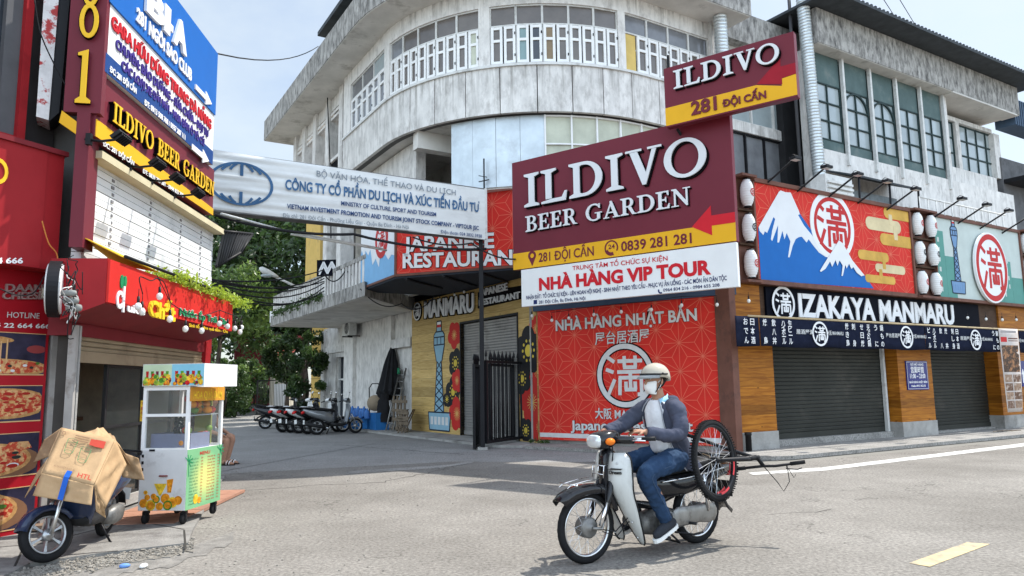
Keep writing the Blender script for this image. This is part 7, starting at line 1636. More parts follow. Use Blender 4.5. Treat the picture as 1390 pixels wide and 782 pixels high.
# clothes
b=MB()
for s in (-1,1): limb(b,[(.235,.075*s,.775),(.38,.125*s,.765),(.53,.158*s,.745),(.70,.185*s,.71),(.785,.187*s,.655),(.735,.187*s,.555),(.645,.187*s,.42),(.565,.187*s,.285)],[.105,.108,.098,.086,.075,.072,.063,.056],denim,18,6,.022,s)
b.loft([[Vector((cx+dx*math.cos(a),hy*math.sin(a),z)) for a in [2*math.pi*j/20 for j in range(20)]] for z,cx,dx,hy in ((.70,.25,.10,.15),(.74,.26,.135,.178),(.82,.28,.142,.182),(.90,.30,.13,.17))],denim)
b.build('jeans',ri,remesh=.010,smooth_it=2,disp=(.024,.05))
for s in (-1,1):
    b=MB(); b.tube([(.475,.187*s,.275),(.50,.188*s,.262),(.545,.19*s,.25),(.60,.195*s,.225),(.66,.20*s,.198),(.705,.203*s,.178),(.725,.205*s,.17)],[.030,.043,.050,.046,.042,.034,.016],shoe_m,14); b.tube([(.535,.187*s,.27),(.55,.187*s,.33)],[.046,.042],shoe_m,12); so_=b.build('shoe',ri,remesh=.006,smooth_it=2)
    b=MB(); prof=[(.455,.022),(.47,.036),(.52,.042),(.58,.042),(.64,.044),(.69,.042),(.725,.026),(.735,.006)]
    up=[];lo=[]
    for x,w_ in prof:
        f=(x-.455)/.28; z=.250-.105*f; y=.187*s+.018*s*f
        up.append((x,y,z,w_))
    rings=[[Vector((x,y+w_,z+.0)),Vector((x,y-w_,z)),Vector((x-.008,y-w_*1.02,z-.028)),Vector((x-.008,y+w_*1.02,z-.028))] for x,y,z,w_ in up]
    b.loft(rings,sole_m,False); b.build('shoe_sole',so_)
b=MB(); b.loft([[Vector((cx+dx*math.cos(a),hy*math.sin(a),z+.012*math.sin(a*3)*(i==0))) for a in [2*math.pi*j/28 for j in range(28)]] for i,(z,cx,dx,hy) in enumerate(((.80,.315,.145,.165),(.86,.325,.142,.165),(.95,.34,.136,.165),(1.04,.36,.136,.17),(1.14,.375,.137,.175),(1.21,.392,.11,.165),(1.26,.405,.085,.11),(1.285,.41,.072,.08)))],shirt_m); b.build('polo_shirt',ri,sub=2,disp=(.014,.05))
b=MB(); col_m=mat('pale_blue_collar',(.30,.55,.72),.8)
for s in (-1,1):
    V=[(.478,.012*s,1.245),(.455,.06*s,1.285),(.40,.085*s,1.315),(.345,.04*s,1.33),(.345,.055*s,1.285),(.40,.115*s,1.262),(.468,.085*s,1.235),(.490,.03*s,1.205)]
    b.add([Vector(v) for v in V],[(0,1,6,7),(1,2,5,6),(2,3,4,5)],shirt_m if s<0 else col_m,True)
b.build('collar',ri,solid=.006)
b=MB(); b.tube([(.481,-.012,1.21),(.492,-.012,1.15),(.498,-.012,1.08)],.0045,shirt_m,6)
for z_ in (1.20,1.16,1.12): b.ball((.492,-.012,z_),(.006,.005,.005),letter_off,6,4)
b.build('button_placket',ri)
# jacket: open shell and two sleeves
def jring(z,cx,dx,hy,al,ar,n=30,flare=0):
    out=[]
    for j in range(n+1):
        a=R(al+(360-al-ar)*j/n); out.append(Vector((cx+dx*math.cos(a),hy*math.sin(a),z+.006*math.sin(j*.9+z*20))))
    return out
rows=[(.665,.20,.19,.215,62,75),(.70,.215,.195,.213,60,73),(.76,.25,.185,.205,57,70),(.84,.285,.170,.196,52,66),(.93,.32,.160,.190,45,60),(1.02,.345,.154,.190,40,56),(1.11,.365,.150,.194,38,54),(1.18,.382,.130,.194,36,50),(1.225,.392,.110,.166,34,46),(1.262,.395,.092,.118,34,42),(1.285,.385,.083,.090,36,42)]
b=MB(); n=31; vs=[]
for i,r_ in enumerate(rows):
    for j,v in enumerate(jring(*r_)): vs.append(v*1.0+Vector((.006*math.sin(j*1.1+i*.7),.006*math.sin(j*.8-i*1.2),0)))
b.add(vs,[(i*n+j,i*n+j+1,(i+1)*n+j+1,(i+1)*n+j) for i in range(len(rows)-1) for j in range(n-1)],jack_m,True)
limb(b,[(.385,.11,1.225),(.395,.185,1.20),(.405,.235,1.12),(.445,.272,1.02),(.505,.272,.985),(.60,.225,.992),(.70,.175,1.012),(.725,.165,1.015)],[.058,.071,.065,.060,.058,.050,.044,.040],jack_m,18,8,.035,1)
limb(b,[(.385,-.11,1.225),(.40,-.185,1.20),(.49,-.25,1.125),(.59,-.297,1.05),(.68,-.31,1.025),(.765,-.315,1.01)],[.058,.073,.067,.058,.050,.042],jack_m,18,8,.035,2)
jk=b.build('jacket',ri,solid=.008,sub=1,disp=(.030,.075))
b=MB(); b.loft([[Vector((.345+dx*math.cos(a)-.012,hy*math.sin(a),z)) for a in [R(60+240*j/18) for j in range(19)]] for z,dx,hy in ((1.21,.115,.14),(1.25,.125,.14),(1.30,.105,.12),(1.315,.075,.095))],jack_m,True,False); b.build('hood',jk,solid=.018)
b=MB(); 
for side,idx in ((1,0),(-1,30)):
    pts=[vs[i*n+idx]+Vector((.006,0,0)) for i in range(len(rows))]; b.tube(pts,.006,mat('light_piping',(.30,.31,.34),.6),6)
b.build('zip_edge',jk)
rib=mat('ribbed_knit',(.055,.06,.085),.95,var=.2,scale=30)
b=MB(); b.tube([(.695,.178,1.012),(.728,.163,1.016)],.044,rib,16); b.tube([(.735,-.313,1.015),(.772,-.315,1.008)],.045,rib,16); b.build('cuff',jk)
b=MB(); b.tube(smooth_pts([(.30,.197,.79),(.36,.190,.86),(.40,.175,.92)]),.004,rib,5); b.tube(smooth_pts([(.39,.235,1.235),(.37,.215,1.16),(.385,.185,1.08)]),.0035,rib,5); b.build('seam',jk)
b=MB(); b.tube(smooth_pts([(.30,.196,.73),(.52,.252,.735),(.70,.265,.70),(.775,.262,.65),(.72,.262,.54),(.635,.25,.42),(.56,.243,.30)]),.0035,mat('denim_seam',(.05,.08,.13),.9),5); b.build('jeans_seam',ri)
place(ri,(BR0.x,BR0.y,0),BH)
ph=thing('smartphone','dark smartphone held in the left hand of the motorbike rider','phone')
b=MB(); b.box((0,0,0),(.15,.074,.008),gloss_black); b.build('case',ph,bevel=.003); b=MB(); b.box((0,0,.0047),(.14,.066,.001),mat('phone_screen',(.03,.035,.045),.08)); b.build('screen',ph)
hw=Matrix.Translation(BR0)@Matrix.Rotation(BH,4,'Z'); pl=hw@Vector((.858,.10,1.035)); place(ph,pl,rot=(R(12),R(-12),BH+R(60)))
# ----------------------------------------------------------------- parked scooters
def make_scooter(label,group,body_m,trim_m,steer=0.0,detail=True,seat_m=None,bare=False):
    t=thing('parked_scooter',label,'scooter',group=group); WBs=1.24; r=.245
    ca,sa=math.cos(steer),math.sin(steer)
    def st(p):   # turn with the steering, axis leaning back through the front axle
        v=Vector(p)-Vector((WBs-.06,0,0)); q=Matrix.Rotation(steer,3,Vector((-.42,0,.9)).normalized())@v; return q+Vector((WBs-.06,0,0))
    axf=(Matrix.Rotation(steer,3,Vector((-.42,0,.9)).normalized())@Vector((0,1,0)))
    wheel('front_wheel',t,st((WBs,0,r)),r,.042,.055,.09,6 if detail else 5,mat('grey_alloy',(.42,.43,.44),.35,.8),axis=axf)
    wheel('rear_wheel',t,(0,0,r),r,.046,.07,.10,5,MATS['grey_alloy'])
    b=MB()
    for s in (-1,1): b.tube([st((WBs-.0,.075*s,r)),st((WBs-.10,.075*s,r+.26)),st((WBs-.17,.07*s,.62))],[.019,.019,.022],steel,8)
    b.build('fork',t)
    b=MB(); path=[(WBs+r*1.12*math.cos(R(a)),r+r*1.12*math.sin(R(a))) for a in (18,35,55,75,95,115,135,150)]; uarch(b,path,.072,.06,body_m); b.v=[st(v) for v in b.v]; b.build('front_mudguard',t,solid=.004)
    # apron, floor, body
    b=MB(); rows=[(1.00,1.00,.10,.02),(.92,1.03,.15,.06),(.80,1.06,.19,.08),(.66,1.05,.20,.10),(.52,1.02,.19,.09),(.40,.97,.17,.06),(.30,.90,.15,.03)]
    vs=[];n=9
    for z,x,w_,bow in rows:
        for j in range(n): f=-1+2*j/(n-1); vs.append(Vector((x-bow*abs(f)**2.2+.0*f,w_*f,z)))
    b.add(vs,[(i*n+j,i*n+j+1,(i+1)*n+j+1,(i+1)*n+j) for i in range(len(rows)-1) for j in range(n-1)],body_m,True); b.build('front_apron',t,solid=.02)
    b=MB(); rbox(b,[(.95,.33,.14,.05),(.80,.29,.15,.045),(.55,.29,.16,.05),(.42,.32,.15,.07)],black_plastic); b.build('footboard',t)
    b=MB(); rbox(b,[(.52,.42,.10,.10),(.42,.52,.14,.16),(.20,.58,.165,.15),(-.05,.63,.165,.12),(-.28,.70,.13,.085),(-.42,.76,.07,.04)],body_m,3); b.build('rear_body',t)
    b=MB(); rbox(b,[(.56,.72,.06,.035),(.48,.74,.12,.05),(.25,.76,.145,.05),(.0,.80,.15,.05),(-.25,.84,.13,.045),(-.38,.84,.08,.03)],seat_m or black_plastic,3); b.build('seat',t)
    b=MB(); rbox(b,[(-.40,.70,.10,.04),(-.45,.69,.11,.045),(-.47,.68,.08,.03)],mat('tail_lamp_red',(.45,.01,.01),.2)); b.build('tail_lamp',t)
    b=MB(); uarch(b,[(.05,.50),(-.15,.50),(-.30,.42),(-.38,.30)],.07,.04,black_plastic); b.box((-.40,0,.40),(.008,.17,.13),old_white); b.build('rear_mudguard',t,solid=.004)
    b=MB(); rbox(b,[(.35,.26,.05,.07),(.15,.26,.07,.10),(-.02,.26,.06,.09),(-.12,.26,.03,.05)],engine_m,3)
    for v in b.v: v.y+=.11
    b.build('engine',t)
    b=MB(); b.tube([(.45,-.10,.18),(.25,-.15,.20)],.016,steel,8); b.tube([(.22,-.155,.21),(.10,-.16,.24),(-.38,-.165,.34)],[.035,.055,.045],black_plastic,10); b.build('exhaust',t)
    # bars
    b=MB(); q=[(1.04,0,1.03),(.99,0,1.06),(.93,0,1.05),(.88,0,1.02)]
    rbox(b,[(1.06,1.02,.07,.05),(1.03,1.04,.11,.075),(.96,1.06,.12,.06),(.88,1.05,.07,.035)],body_m); 
    for s in (-1,1): b.tube([(.96,.10*s,1.05),(.92,.24*s,1.06)],[.03,.02],black_plastic,8)
    b.v=[(v-Vector((.06,0,.08))) if bare else st(v) for v in b.v]; b.build('handlebar_cover',t)
    b=MB(); gw=.25 if bare else .36
    for s in (-1,1): (b.tube([(.85,.10*s,.97),(.80,gw*s,.96)],.017,black_plastic,8) if bare else (b.tube([st((.93,.16*s,1.06)),st((.88,gw*s,1.05))],.017,black_plastic,8),b.tube([st((.95,.22*s,1.05)),st((.93,.34*s,1.045))],.006,steel,5)))
    b.build('grip',t)
    b=MB(); rbox(b,[(1.09,1.01,.06,.04),(1.075,1.015,.085,.055),(1.05,1.02,.09,.06)],lensm); b.v=[st(v) for v in b.v]; (None if bare else b.build('headlight',t))
    b=MB()
    for s in (() if bare else (-1,1)): b.tube([st((.95,.17*s,1.08)),st((.96,.23*s,1.18)),st((.95,.26*s,1.23))],.006,black_plastic,6); c=st((.95,.29*s,1.27)); b.ball(c,(.012,.055,.04),black_plastic,12,8); b.ball(c+Vector((-.006,0,0)),(.010,.048,.034),chrome,12,8)
    if not bare: b.build('mirror',t)
    b=MB(); b.tube([(.42,.10,.20),(.36,.20,.02)],.012,black_metal,6); b.tube([(.36,.20,.02),(.42,.24,.012)],.014,black_metal,6); b.build('side_stand',t)
    b=MB(); b.tube([(-.1,.13,.80),(-.35,.14,.86),(-.50,.10,.87),(-.50,-.10,.87),(-.35,-.14,.86),(-.1,-.13,.80)],.012,trim_m,8); b.build('grab_rail',t)
    return t
navy_p=mat('navy_scooter_paint',(.018,.03,.07),.22,coat=.6,var=.05); white_p=mat('white_scooter_paint',(.70,.70,.69),.25,coat=.5,var=.03); black_p=mat('black_scooter_paint',(.014,.014,.016),.22,coat=.6); grey_p=mat('grey_scooter_paint',(.22,.23,.24),.25,.4,coat=.4); marn=mat('maroon_seat',(.08,.02,.02),.6)
sc_n=make_scooter('navy parked scooter leaning at the left pavement edge under a big flattened cardboard box',None,navy_p,black_metal,steer=-.72,bare=True)
ft=gz(68,762,.035); fx=Vector((-4.0,6.62,.035)); hdg=math.atan2(-1.20,.20); tilt=.12
rearp=Vector((ft.x-.24,ft.y+1.22,.035)); sc_n.scale=(.89,.89,.89); place(sc_n,rearp+Vector((.09,-.16,0)),rot=(tilt*-1.0,0,hdg))
# mudguard stays with its scooter; row of scooters in the alley
gname='scooters parked by the alley wall'
s_w=make_scooter('white and black scooter second from the left in the parked row by the alley wall',gname,white_p,chrome,steer=.2,detail=False)
s_b=make_scooter('black scooter leftmost in the alley row, parked apart and facing right',gname,black_p,black_metal,steer=-.25,detail=False)
s_g=make_scooter('silver and black scooter frontmost in the alley row, nearest the camera',gname,grey_p,steel,steer=.15,detail=False)
def row_at(px,py,z=0): return gz(px,py,z)
h0=R(24)
for t_,(px,py),hd_ in ((s_b,(360,582.5),R(10)),(s_w,(384,587),R(42)),(s_g,(430,590.5),R(30))):
    p=row_at(px,py); place(t_,(p.x,p.y,0),rot=(R(-5),0,hd_))
for i,(src,px,py,lab) in enumerate(((s_b,395,587.5,'black scooter third from the left in the packed alley row'),(s_w,406,588.5,'white nosed scooter in the middle of the packed alley row'),(s_b,418,589.5,'black scooter just behind the frontmost silver one in the alley row'))):
    p=row_at(px,py); c=copy_tree(src,None,(p.x,p.y,0),label=lab,rot=(R(-5-2*i),0,R((50,28,43)[i])))
# ----------------------------------------------------------------- cardboard box over the near scooter
def dep(px,py,d): r=ray(px,py); return EYE+r*d
card=mat('corrugated_card',(.42,.28,.155),.85,var=.10,scale=5,bump=.15,bscale=30,dirt=(.30,.19,.10),dscale=2.0,dlo=.55,dhi=.8); card_in=mat('inner_card',(.30,.20,.115),.9,var=.12); tape=mat('blue_tape',(.02,.10,.42),.35); gink=mat('green_box_ink',(.10,.22,.10),.8); rink=mat('red_box_ink',(.42,.06,.04),.8); bink=mat('brown_box_ink',(.24,.15,.09),.8)
cb=thing('cardboard_box','large torn cardboard box with green cup drawings and blue tape draped over the scooter','box',rearp+Vector((.1,-.6,.7)))
TL=dep(84,581,6.52); TR_=dep(156,597,6.36); BR_=dep(127,659,5.92); BL=dep(57,642,6.06)
nrm=((TR_-TL).cross(BL-TL)).normalized()
if nrm.dot(EYE-TL)>0: nrm=-nrm          # into the box
dn_=nrm*.30
b=MB()
def crumple(A,B,C,D,n=10,amp=.010,seed=1):
    rnd=random.Random(seed); V=[]; N=(B-A).cross(D-A).normalized()
    for i in range(n+1):
        for j in range(n+1):
            f,g=j/n,i/n; p=A.lerp(B,f).lerp(D.lerp(C,f),g); e=min(f,1-f,g,1-g)*4; p=p+N*amp*min(e,1)*(math.sin(f*7+seed)*math.cos(g*5+seed*2)+.5*math.sin(f*15+g*11)+.5*abs(math.sin(f*9-g*13+seed))); V.append(p)
    return V,[(i*(n+1)+j,i*(n+1)+j+1,(i+1)*(n+1)+j+1,(i+1)*(n+1)+j) for i in range(n) for j in range(n)]
def quad(A,B,C,D,m,seed=1,amp=.01): V,F_=crumple(A,B,C,D,12,amp*1.9,seed); b.add(V,F_,m,True)
quad(TL,TR_,BR_,BL,card,1,.0055); quad(TR_,TR_+dn_,BR_+dn_*.9,BR_,card,2); quad(TL,TL+dn_,BL+dn_,BL,card,3); quad(TL,TR_,TR_+dn_,TL+dn_,card,4); b.build('shell',cb,solid=.006)
b=MB(); f1=dep(124,686,5.84); f0=dep(45,673,5.98); quad(BL,BR_,f1,f0,card,5,.006); b.build('front_flap',cb,solid=.006)
b=MB(); quad(BR_+dn_*.05,BR_+dn_*.9,dep(143,703,6.12),dep(130,694,5.98),card,6,.006); b.build('side_flap',cb,solid=.006)
b=MB(); quad(TL,BL.lerp(TL,.35),dep(46,628,6.42),dep(60,598,6.7),card_in,7,.006); quad(BL.lerp(TL,.3),BL,dep(34,676,6.2),dep(52,640,6.45),card,8,.006); b.build('left_flap',cb,solid=.006)
b=MB(); quad(TL.lerp(TR_,.45)+dn_*.1,TR_+dn_*.1,dep(178,632,6.65),dep(150,588,6.85),card_in,9,.02); quad(TL.lerp(TR_,.4),TR_,dep(172,618,6.55),dep(140,580,6.7),card,10,.02); quad(dep(160,612,6.6),dep(188,622,6.7),dep(196,652,6.7),dep(166,648,6.6),card_in,11,.015); b.build('back_flap',cb,solid=.006)
FBx=Frame(BL,u=(BR_-BL).normalized(),v=(TL-BL).normalized()); FBx.n=-nrm; Wb=(BR_-BL).length; Hb=(TL-BL).length
b=MB()
def U(f,g): return (Wb*f,Hb*g)
D_=.024
for cx_,cy_ in ((.35,.62),(.66,.50)):
    u,v=U(cx_,cy_); b.ring(FBx,u,v+.07,.055,.050,D_,D_+.002,gink,seg=18,asp=.45); b.ring(FBx,u,v-.07,.045,.040,D_,D_+.002,gink,seg=18,asp=.5)
    for s in (-1,1): strip(b,FBx,(u+.053*s,v+.07),(u+.043*s,v-.07),.005,D_,D_+.002,gink)
b.build('green_print',cb); b=MB()
u,v=U(.72,.80); b.slab(FBx,u-.02,v-.04,u+.03,v+.035,D_,D_+.002,rink); u,v=U(.87,.80); b.slab(FBx,u-.05,v-.045,u+.055,v+.04,D_,D_+.002,rink)
u,v=U(.80,.10); text_uv(b,FBx,"HTL",(u-.06,v-.03),.14,.05,rink,D_,D_+.002,.02); b.build('red_print',cb); b=MB()
for i in range(3): u,v=U(.36,.86-.05*i); b.slab(FBx,u,v,u+.15,v+.010,D_,D_+.002,bink)
u,v=U(.28,.14); text_uv(b,FBx,"XÍ NGHIỆP BAO BÌ",(u-.05,v),.22,.022,bink,D_,D_+.002,.0); u,v=U(.12,.92); b.ring(FBx,u,v-.03,.022,.015,D_,D_+.002,bink,seg=12); b.build('brown_print',cb)
b=MB(); m0=BL.lerp(BR_,.50); m1=f0.lerp(f1,.50); t0=BL.lerp(TL,.13)+(BR_-BL)*.52; wv=(BR_-BL).normalized()*.027; o_=-nrm*.024
e=(f0-BL).cross(BR_-BL).normalized(); 
if e.dot(EYE-BL)<0: e=-e
b.add([t0-wv+o_,t0+wv+o_,m0+wv+o_,m0-wv+o_],[(0,1,2,3)],tape); b.add([m0-wv+o_,m0+wv+o_,m1+wv+e*.022,m1-wv+e*.022],[(0,1,2,3)],tape); b.build('blue_tape',cb)
# ----------------------------------------------------------------- fruit cart
FR3=gz(250,713,.035); uC_=Vector((.995,-.10,0)).normalized(); FCt=Frame(FR3-uC_*.52,u=uC_); W_=.52; Dp=.74
ct=thing('food_cart','small wheeled juice cart with glass cabinet, green menu side and fruit pictures','cart',FCt.p(.26,0,-.37))
FSd=Frame(FCt.p(W_,0,0),u=-FCt.n); z=lambda py,d=0:FCt.px(225,py,d)[1]
zb=.145; zm_=FCt.px(225,611)[1]; zt_g=FCt.px(225,526)[1]; zs0=FCt.px(235,524,.02)[1]; zs1=FCt.px(235,494,.02)[1]
cart_w=mat('scuffed_white_sheet',(.66,.66,.65),.45,var=.06,scale=4,dirt=(.40,.39,.37),dscale=3,dlo=.58,dhi=.75)
b=MB(); b.slab(FCt,0,zb,W_,zm_,-Dp,0,cart_w); b.build('base_cabinet',ct,bevel=.004)
b=MB(); T=.035
for u in (0,W_-T):
    for d in (0,-Dp+T): b.slab(FCt,u,zm_,u+T,zt_g,d-T,d,white_paint)
for d in (0,-Dp+T): b.slab(FCt,T,zt_g-.03,W_-T,zt_g,d-T,d-.002,white_paint); b.slab(FCt,T,zm_,W_-T,zm_+.02,d-T,d-.002,white_paint); 
for u in (0,W_-T): b.slab(FCt,u+.002,zt_g-.03,u+T-.002,zt_g,-Dp+T,-T,white_paint)
b.slab(FCt,T,zm_+(zt_g-zm_)*.53,W_-T,zm_+(zt_g-zm_)*.53+.03,-T,-.004,white_paint); b.slab(FCt,0,zt_g,W_,zt_g+.02,-Dp,0,cart_w); b.build('glass_frame',ct)
b=MB(); cg=glass_mat('cart_glass',(.3,.33,.3),.05,.10); b.slab(FCt,T,zm_+.02,W_-T,zt_g-.03,-.02,-.016,cg); b.slab(FSd,T,zm_+.02,Dp-T,zt_g-.03,-.02,-.016,cg); b.slab(FCt,.016,zm_+.02,.02,zt_g-.03,-Dp+T,-T,cg); b.build('glass',ct)
b=MB(); b.slab(FCt,T,zm_,W_-T,zm_+.16,-Dp*.7,-.12,mat('blue_grey_basket',(.20,.22,.32),.6)); b.slab(FCt,T,zm_+(zt_g-zm_)*.53,W_-.02,zm_+(zt_g-zm_)*.53+.012,-Dp+.05,-.04,pale_glass); b.slab(FCt,.2,zm_+.02,.40,zt_g-.04,-Dp+.02,-Dp+.04,mat('olive_backing',(.26,.29,.09),.6)); b.build('shelf',ct)
b=MB(); b.slab(FCt,-.0,zs0,W_+.17,zs1,-.10,.03,cart_w); pR=FCt.p(W_+.17,0,.03); FSs=Frame(pR,u=(-FCt.n*.995+FCt.u*.06).normalized()); b.slab(FSs,0,zs0-.01,.66,zs1+.0,-.07,0,white_panel); b.build('top_sign',ct)
def pmat(n_,c_,r_): return mat(n_,c_,r_,var=.45,scale=22,dirt=tuple(x*.45 for x in c_),dscale=16,dlo=.5,dhi=.7)
def fruit_pic(b,F,u0,v0,u1,v1,d,seed,n,bg_m,parent=None):
    rnd=random.Random(seed); b.slab(F,u0,v0,u1,v1,d,d+.002,bg_m); w_=u1-u0;h_=v1-v0
    cols=[pmat('fruit_orange_print',(.75,.28,.02),.5),pmat('fruit_red_print',(.5,.02,.02),.5),pmat('fruit_yellow_print',(.75,.5,.04),.5),pmat('fruit_leaf_print',(.08,.25,.03),.5),pmat('fruit_lime_print',(.3,.45,.06),.5),pmat('fruit_purple_print',(.15,.02,.05),.5)]
    for i in range(n*3):
        r=min(w_,h_)*rnd.uniform(.05,.13); u=u0+r+(w_-2*r)*rnd.random(); v=v0+r+(h_*.50-r)*rnd.random()**1.4; m=cols[rnd.randrange(6)]; b.disc(F,u,v,r,r,d,d+.003+.00006*i,m,seg=12)
        if i%3==0: b.disc(F,u,v,r*.7,r*.7,d,d+.00304+.00006*i,cols[(i//3)%3],seg=10)
    for i in range(5):
        u=u0+w_*(.15+.7*i/4); hh=h_*.62; b.prism(F,[(u-w_*.035,v0+h_*.25),(u+w_*.035,v0+h_*.25),(u+w_*.05,v0+h_*.25+hh*.7),(u-w_*.05,v0+h_*.25+hh*.7)],d,d+.0029,cols[(i*2+1)%6],back=False)
b=MB(); wS=W_+.17; fruit_pic(b,FCt,.005,zs0+.005,wS*.47,zs1-.005,.03,4,22,mat('pale_green_print',(.5,.62,.42),.5)); fruit_pic(b,FCt,wS*.475,zs0+.005,wS-.005,zs1-.005,.03,8,22,mat('sky_print',(.22,.50,.62),.5)); b.build('fruit_picture',ct)
b=MB(); 
rnd=random.Random(2); cols=[MATS['fruit_orange_print'],MATS['fruit_yellow_print'],MATS['fruit_orange_print'],MATS['fruit_leaf_print']]
for i,(u,v,r) in enumerate(((.06,.22,.045),(.14,.20,.055),(.10,.28,.03),(.20,.26,.04),(.30,.27,.05),(.38,.23,.055),(.44,.25,.045),(.33,.20,.05),(.24,.19,.04),(.08,.33,.022),(.17,.29,.03))): b.disc(FCt,u,v,r,r,0,.002+.0003*i,cols[i%4],seg=18); b.disc(FCt,u,v,r*.72,r*.72,0,.0022+.0003*i,cols[(i+1)%2],seg=16) if i%2 else None
b.prism(FCt,[(.17,.42),(.31,.42),(.25,.30),(.23,.30)],0,.0035,MATS['fruit_yellow_print'],back=False); b.prism(FCt,[(.31,.46),(.38,.47),(.36,.33),(.32,.33)],0,.0038,MATS['fruit_orange_print'],back=False); b.build('orange_picture',ct)
b=MB(); b.box(FCt.p(.27,.50,.008),(.09,.012,.016),mat('dark_red_handle',(.2,.02,.02),.5),FCt)
for i in range(3): b.box(FCt.p(.03,zm_-.06-.07*i,.004),(.022,.03,.008),black_metal,FCt)
b.slab(FCt,.10,zm_-.012,.16,zm_+.008,.0,.008,black_metal); b.build('handle',ct)
mg=mat('menu_green_print',(.18,.40,.20),.5,var=.08,scale=3); my=mat('menu_yellow_print',(.62,.68,.16),.5,var=.1)
b=MB(); b.slab(FSd,.003,zb,Dp-.003,zm_,0,.002,mg); 
for k in range(9):
    f=k/8; b.disc(FSd,Dp*.52,(zb+zm_)/2-.01,Dp*(.44-.034*k),(zm_-zb)*(.455-.036*k),.002,.0022+.0001*k,mat('menu_print_%s'%'abcdefghi'[k],(.20+.38*f,.42+.18*f,.20),.5,var=.06),seg=36)
text_uv(b,FSd,"MENU",(Dp*.34,zm_-.075),.22,.035,rink,.003,.004,.03)
for c_ in range(2):
    for i in range(15): v=zm_-.115-i*.033; u=.06+c_*.36; text_uv(b,FSd,("Sinh tố bơ","Nước cam","Dưa hấu ép","Xoài dầm","Chanh leo")[(i+c_*2)%5],(u,v),.17,.016,rink if c_ else gink,.003,.0036,.01); text_uv(b,FSd,"25k",(u+.22,v),.05,.016,rink,.003,.0036,.01)
for s,u,v in ((1,.03,zm_-.12),(-1,Dp-.04,zm_-.06)):
    for k in range(6): a=R(-60+40*k); strip(b,FSd,(u,v),(u+.09*math.cos(a),v+.07*math.sin(a)),.012,.003,.0044,grn)
    strip(b,FSd,(u,v),(u+.01*s,v-.16),.010,.003,.0042,grn)
b.disc(FSd,.20,zb+.09,.05,.05,.003,.0045,MATS['fruit_yellow_print'],seg=16); b.disc(FSd,.27,zb+.07,.035,.035,.003,.0046,MATS['fruit_orange_print'],seg=14); b.build('menu_picture',ct)
b=MB(); b.slab(FSd,.0,zt_g-.15,Dp,zt_g-.0,.004,.010,mat('orange_strip_print',(.60,.28,.04),.5,var=.1)); text_uv(b,FSd,"HOA QUẢ DẦM",(.06,zt_g-.125),Dp-.12,.08,MATS['fruit_yellow_print'],.010,.0115,.02); b.build('orange_sign',ct)
b=MB(); b.slab(FCt,-.055,zm_+.30,-.005,zm_+.52,-.05,-.045,MATS['fruit_yellow_print']); 
for i,ch in enumerate("SINH"): text_uv(b,FCt,ch,(-.045,zm_+.47-.05*i),.03,.035,rink,-.045,-.043,.01)
b.build('side_tag',ct)
def caster(p):
    c=MB(); c.lathe(p+Vector((-.015,0,.055)),uC_,[(.0,0),(.05,.0),(.055,.006),(.055,.03),(.05,.036),(0,.036)],dark_rubber,18); c.box(p+Vector((0,.02,.115)),(.05,.07,.03),black_metal); c.box(p+Vector((-.028,.01,.08)),(.006,.035,.075),black_metal); c.box(p+Vector((.028,.01,.08)),(.006,.035,.075),black_metal); c.build('caster',ct)
for u in (.05,W_-.05):
    for d in (-.06,-Dp+.06): q=FCt.p(u,0,d); caster(Vector((q.x,q.y,.036)))
frn=[(.10,-.22,.045,0),(.18,-.26,.04,2),(.40,-.3,.05,0),(.42,-.45,.055,2),(.40,-.58,.05,1),(.44,-.2,.04,4)]
rnd=random.Random(9)
fm=[mat('orange_fruit',(.65,.25,.03),.45),mat('red_fruit',(.4,.03,.03),.4),mat('mango_fruit',(.62,.42,.06),.45),mat('dark_grape',(.02,.016,.025),.35),mat('green_fruit',(.16,.28,.05),.45)]
gpos=[]
for i in range(26): gpos.append((rnd.uniform(.36,.47),rnd.uniform(-.62,-.12),rnd.choice((0,1,2,4))))
shz=(zm_+.02,zm_+(zt_g-zm_)*.53+.012)
for i,(u,d,k) in enumerate(gpos):
    r=.042; lay_=(i%13)//5; base=shz[i//13]; q=FCt.p(u-.02,base+r+lay_*.065,d); b=MB(); b.ball(q,(r,r*1.05,r*.97),fm[k],12,8); o=b.build('fruit'); tag(o,('orange','red','yellow','','green')[k]+' fruit in a heap behind the side glass of the juice cart','fruit','fruit heaped in the juice cart')
b=MB(); 
for i in range(46): a=rnd.random()*6.28; h_=rnd.random(); b.ball(FCt.p(.30+.045*math.cos(a)*(1-h_*.5)*1.0,zm_+.17+.17*h_,-.20+.045*math.sin(a)),.017,fm[3],8,6)
tag(b.build('grape_bunch'),'dark bunch of grapes standing on the basket inside the juice cart','fruit')
# ----------------------------------------------------------------- seated person behind the cart
sp=thing('person','person in shorts and black sandals sitting on a stool behind the juice cart','person')
b=MB(); limb(b,[(0,.09,.45),(.22,.11,.47),(.43,.12,.50),(.40,.12,.30),(.36,.12,.09)],[.09,.08,.058,.055,.036],skin); limb(b,[(0,-.09,.45),(.22,-.11,.46),(.45,-.12,.47),(.43,-.12,.28),(.40,-.12,.09)],[.09,.08,.058,.055,.036],skin)
for y,x in ((.12,.36),(-.12,.40)): b.tube([(x-.05,y,.06),(x,y,.06),(x+.10,y,.045),(x+.19,y,.03),(x+.22,y,.028)],[.034,.042,.040,.030,.014],skin,10)
b.loft([[Vector((cx+dx*math.cos(a),hy*math.sin(a),z_)) for a in [2*math.pi*j/16 for j in range(16)]] for z_,cx,dx,hy in ((.38,-.02,.12,.16),(.50,-.03,.125,.165),(.70,-.02,.11,.15),(.86,.0,.12,.17),(.95,.02,.09,.16),(1.0,.03,.06,.09))],skin)
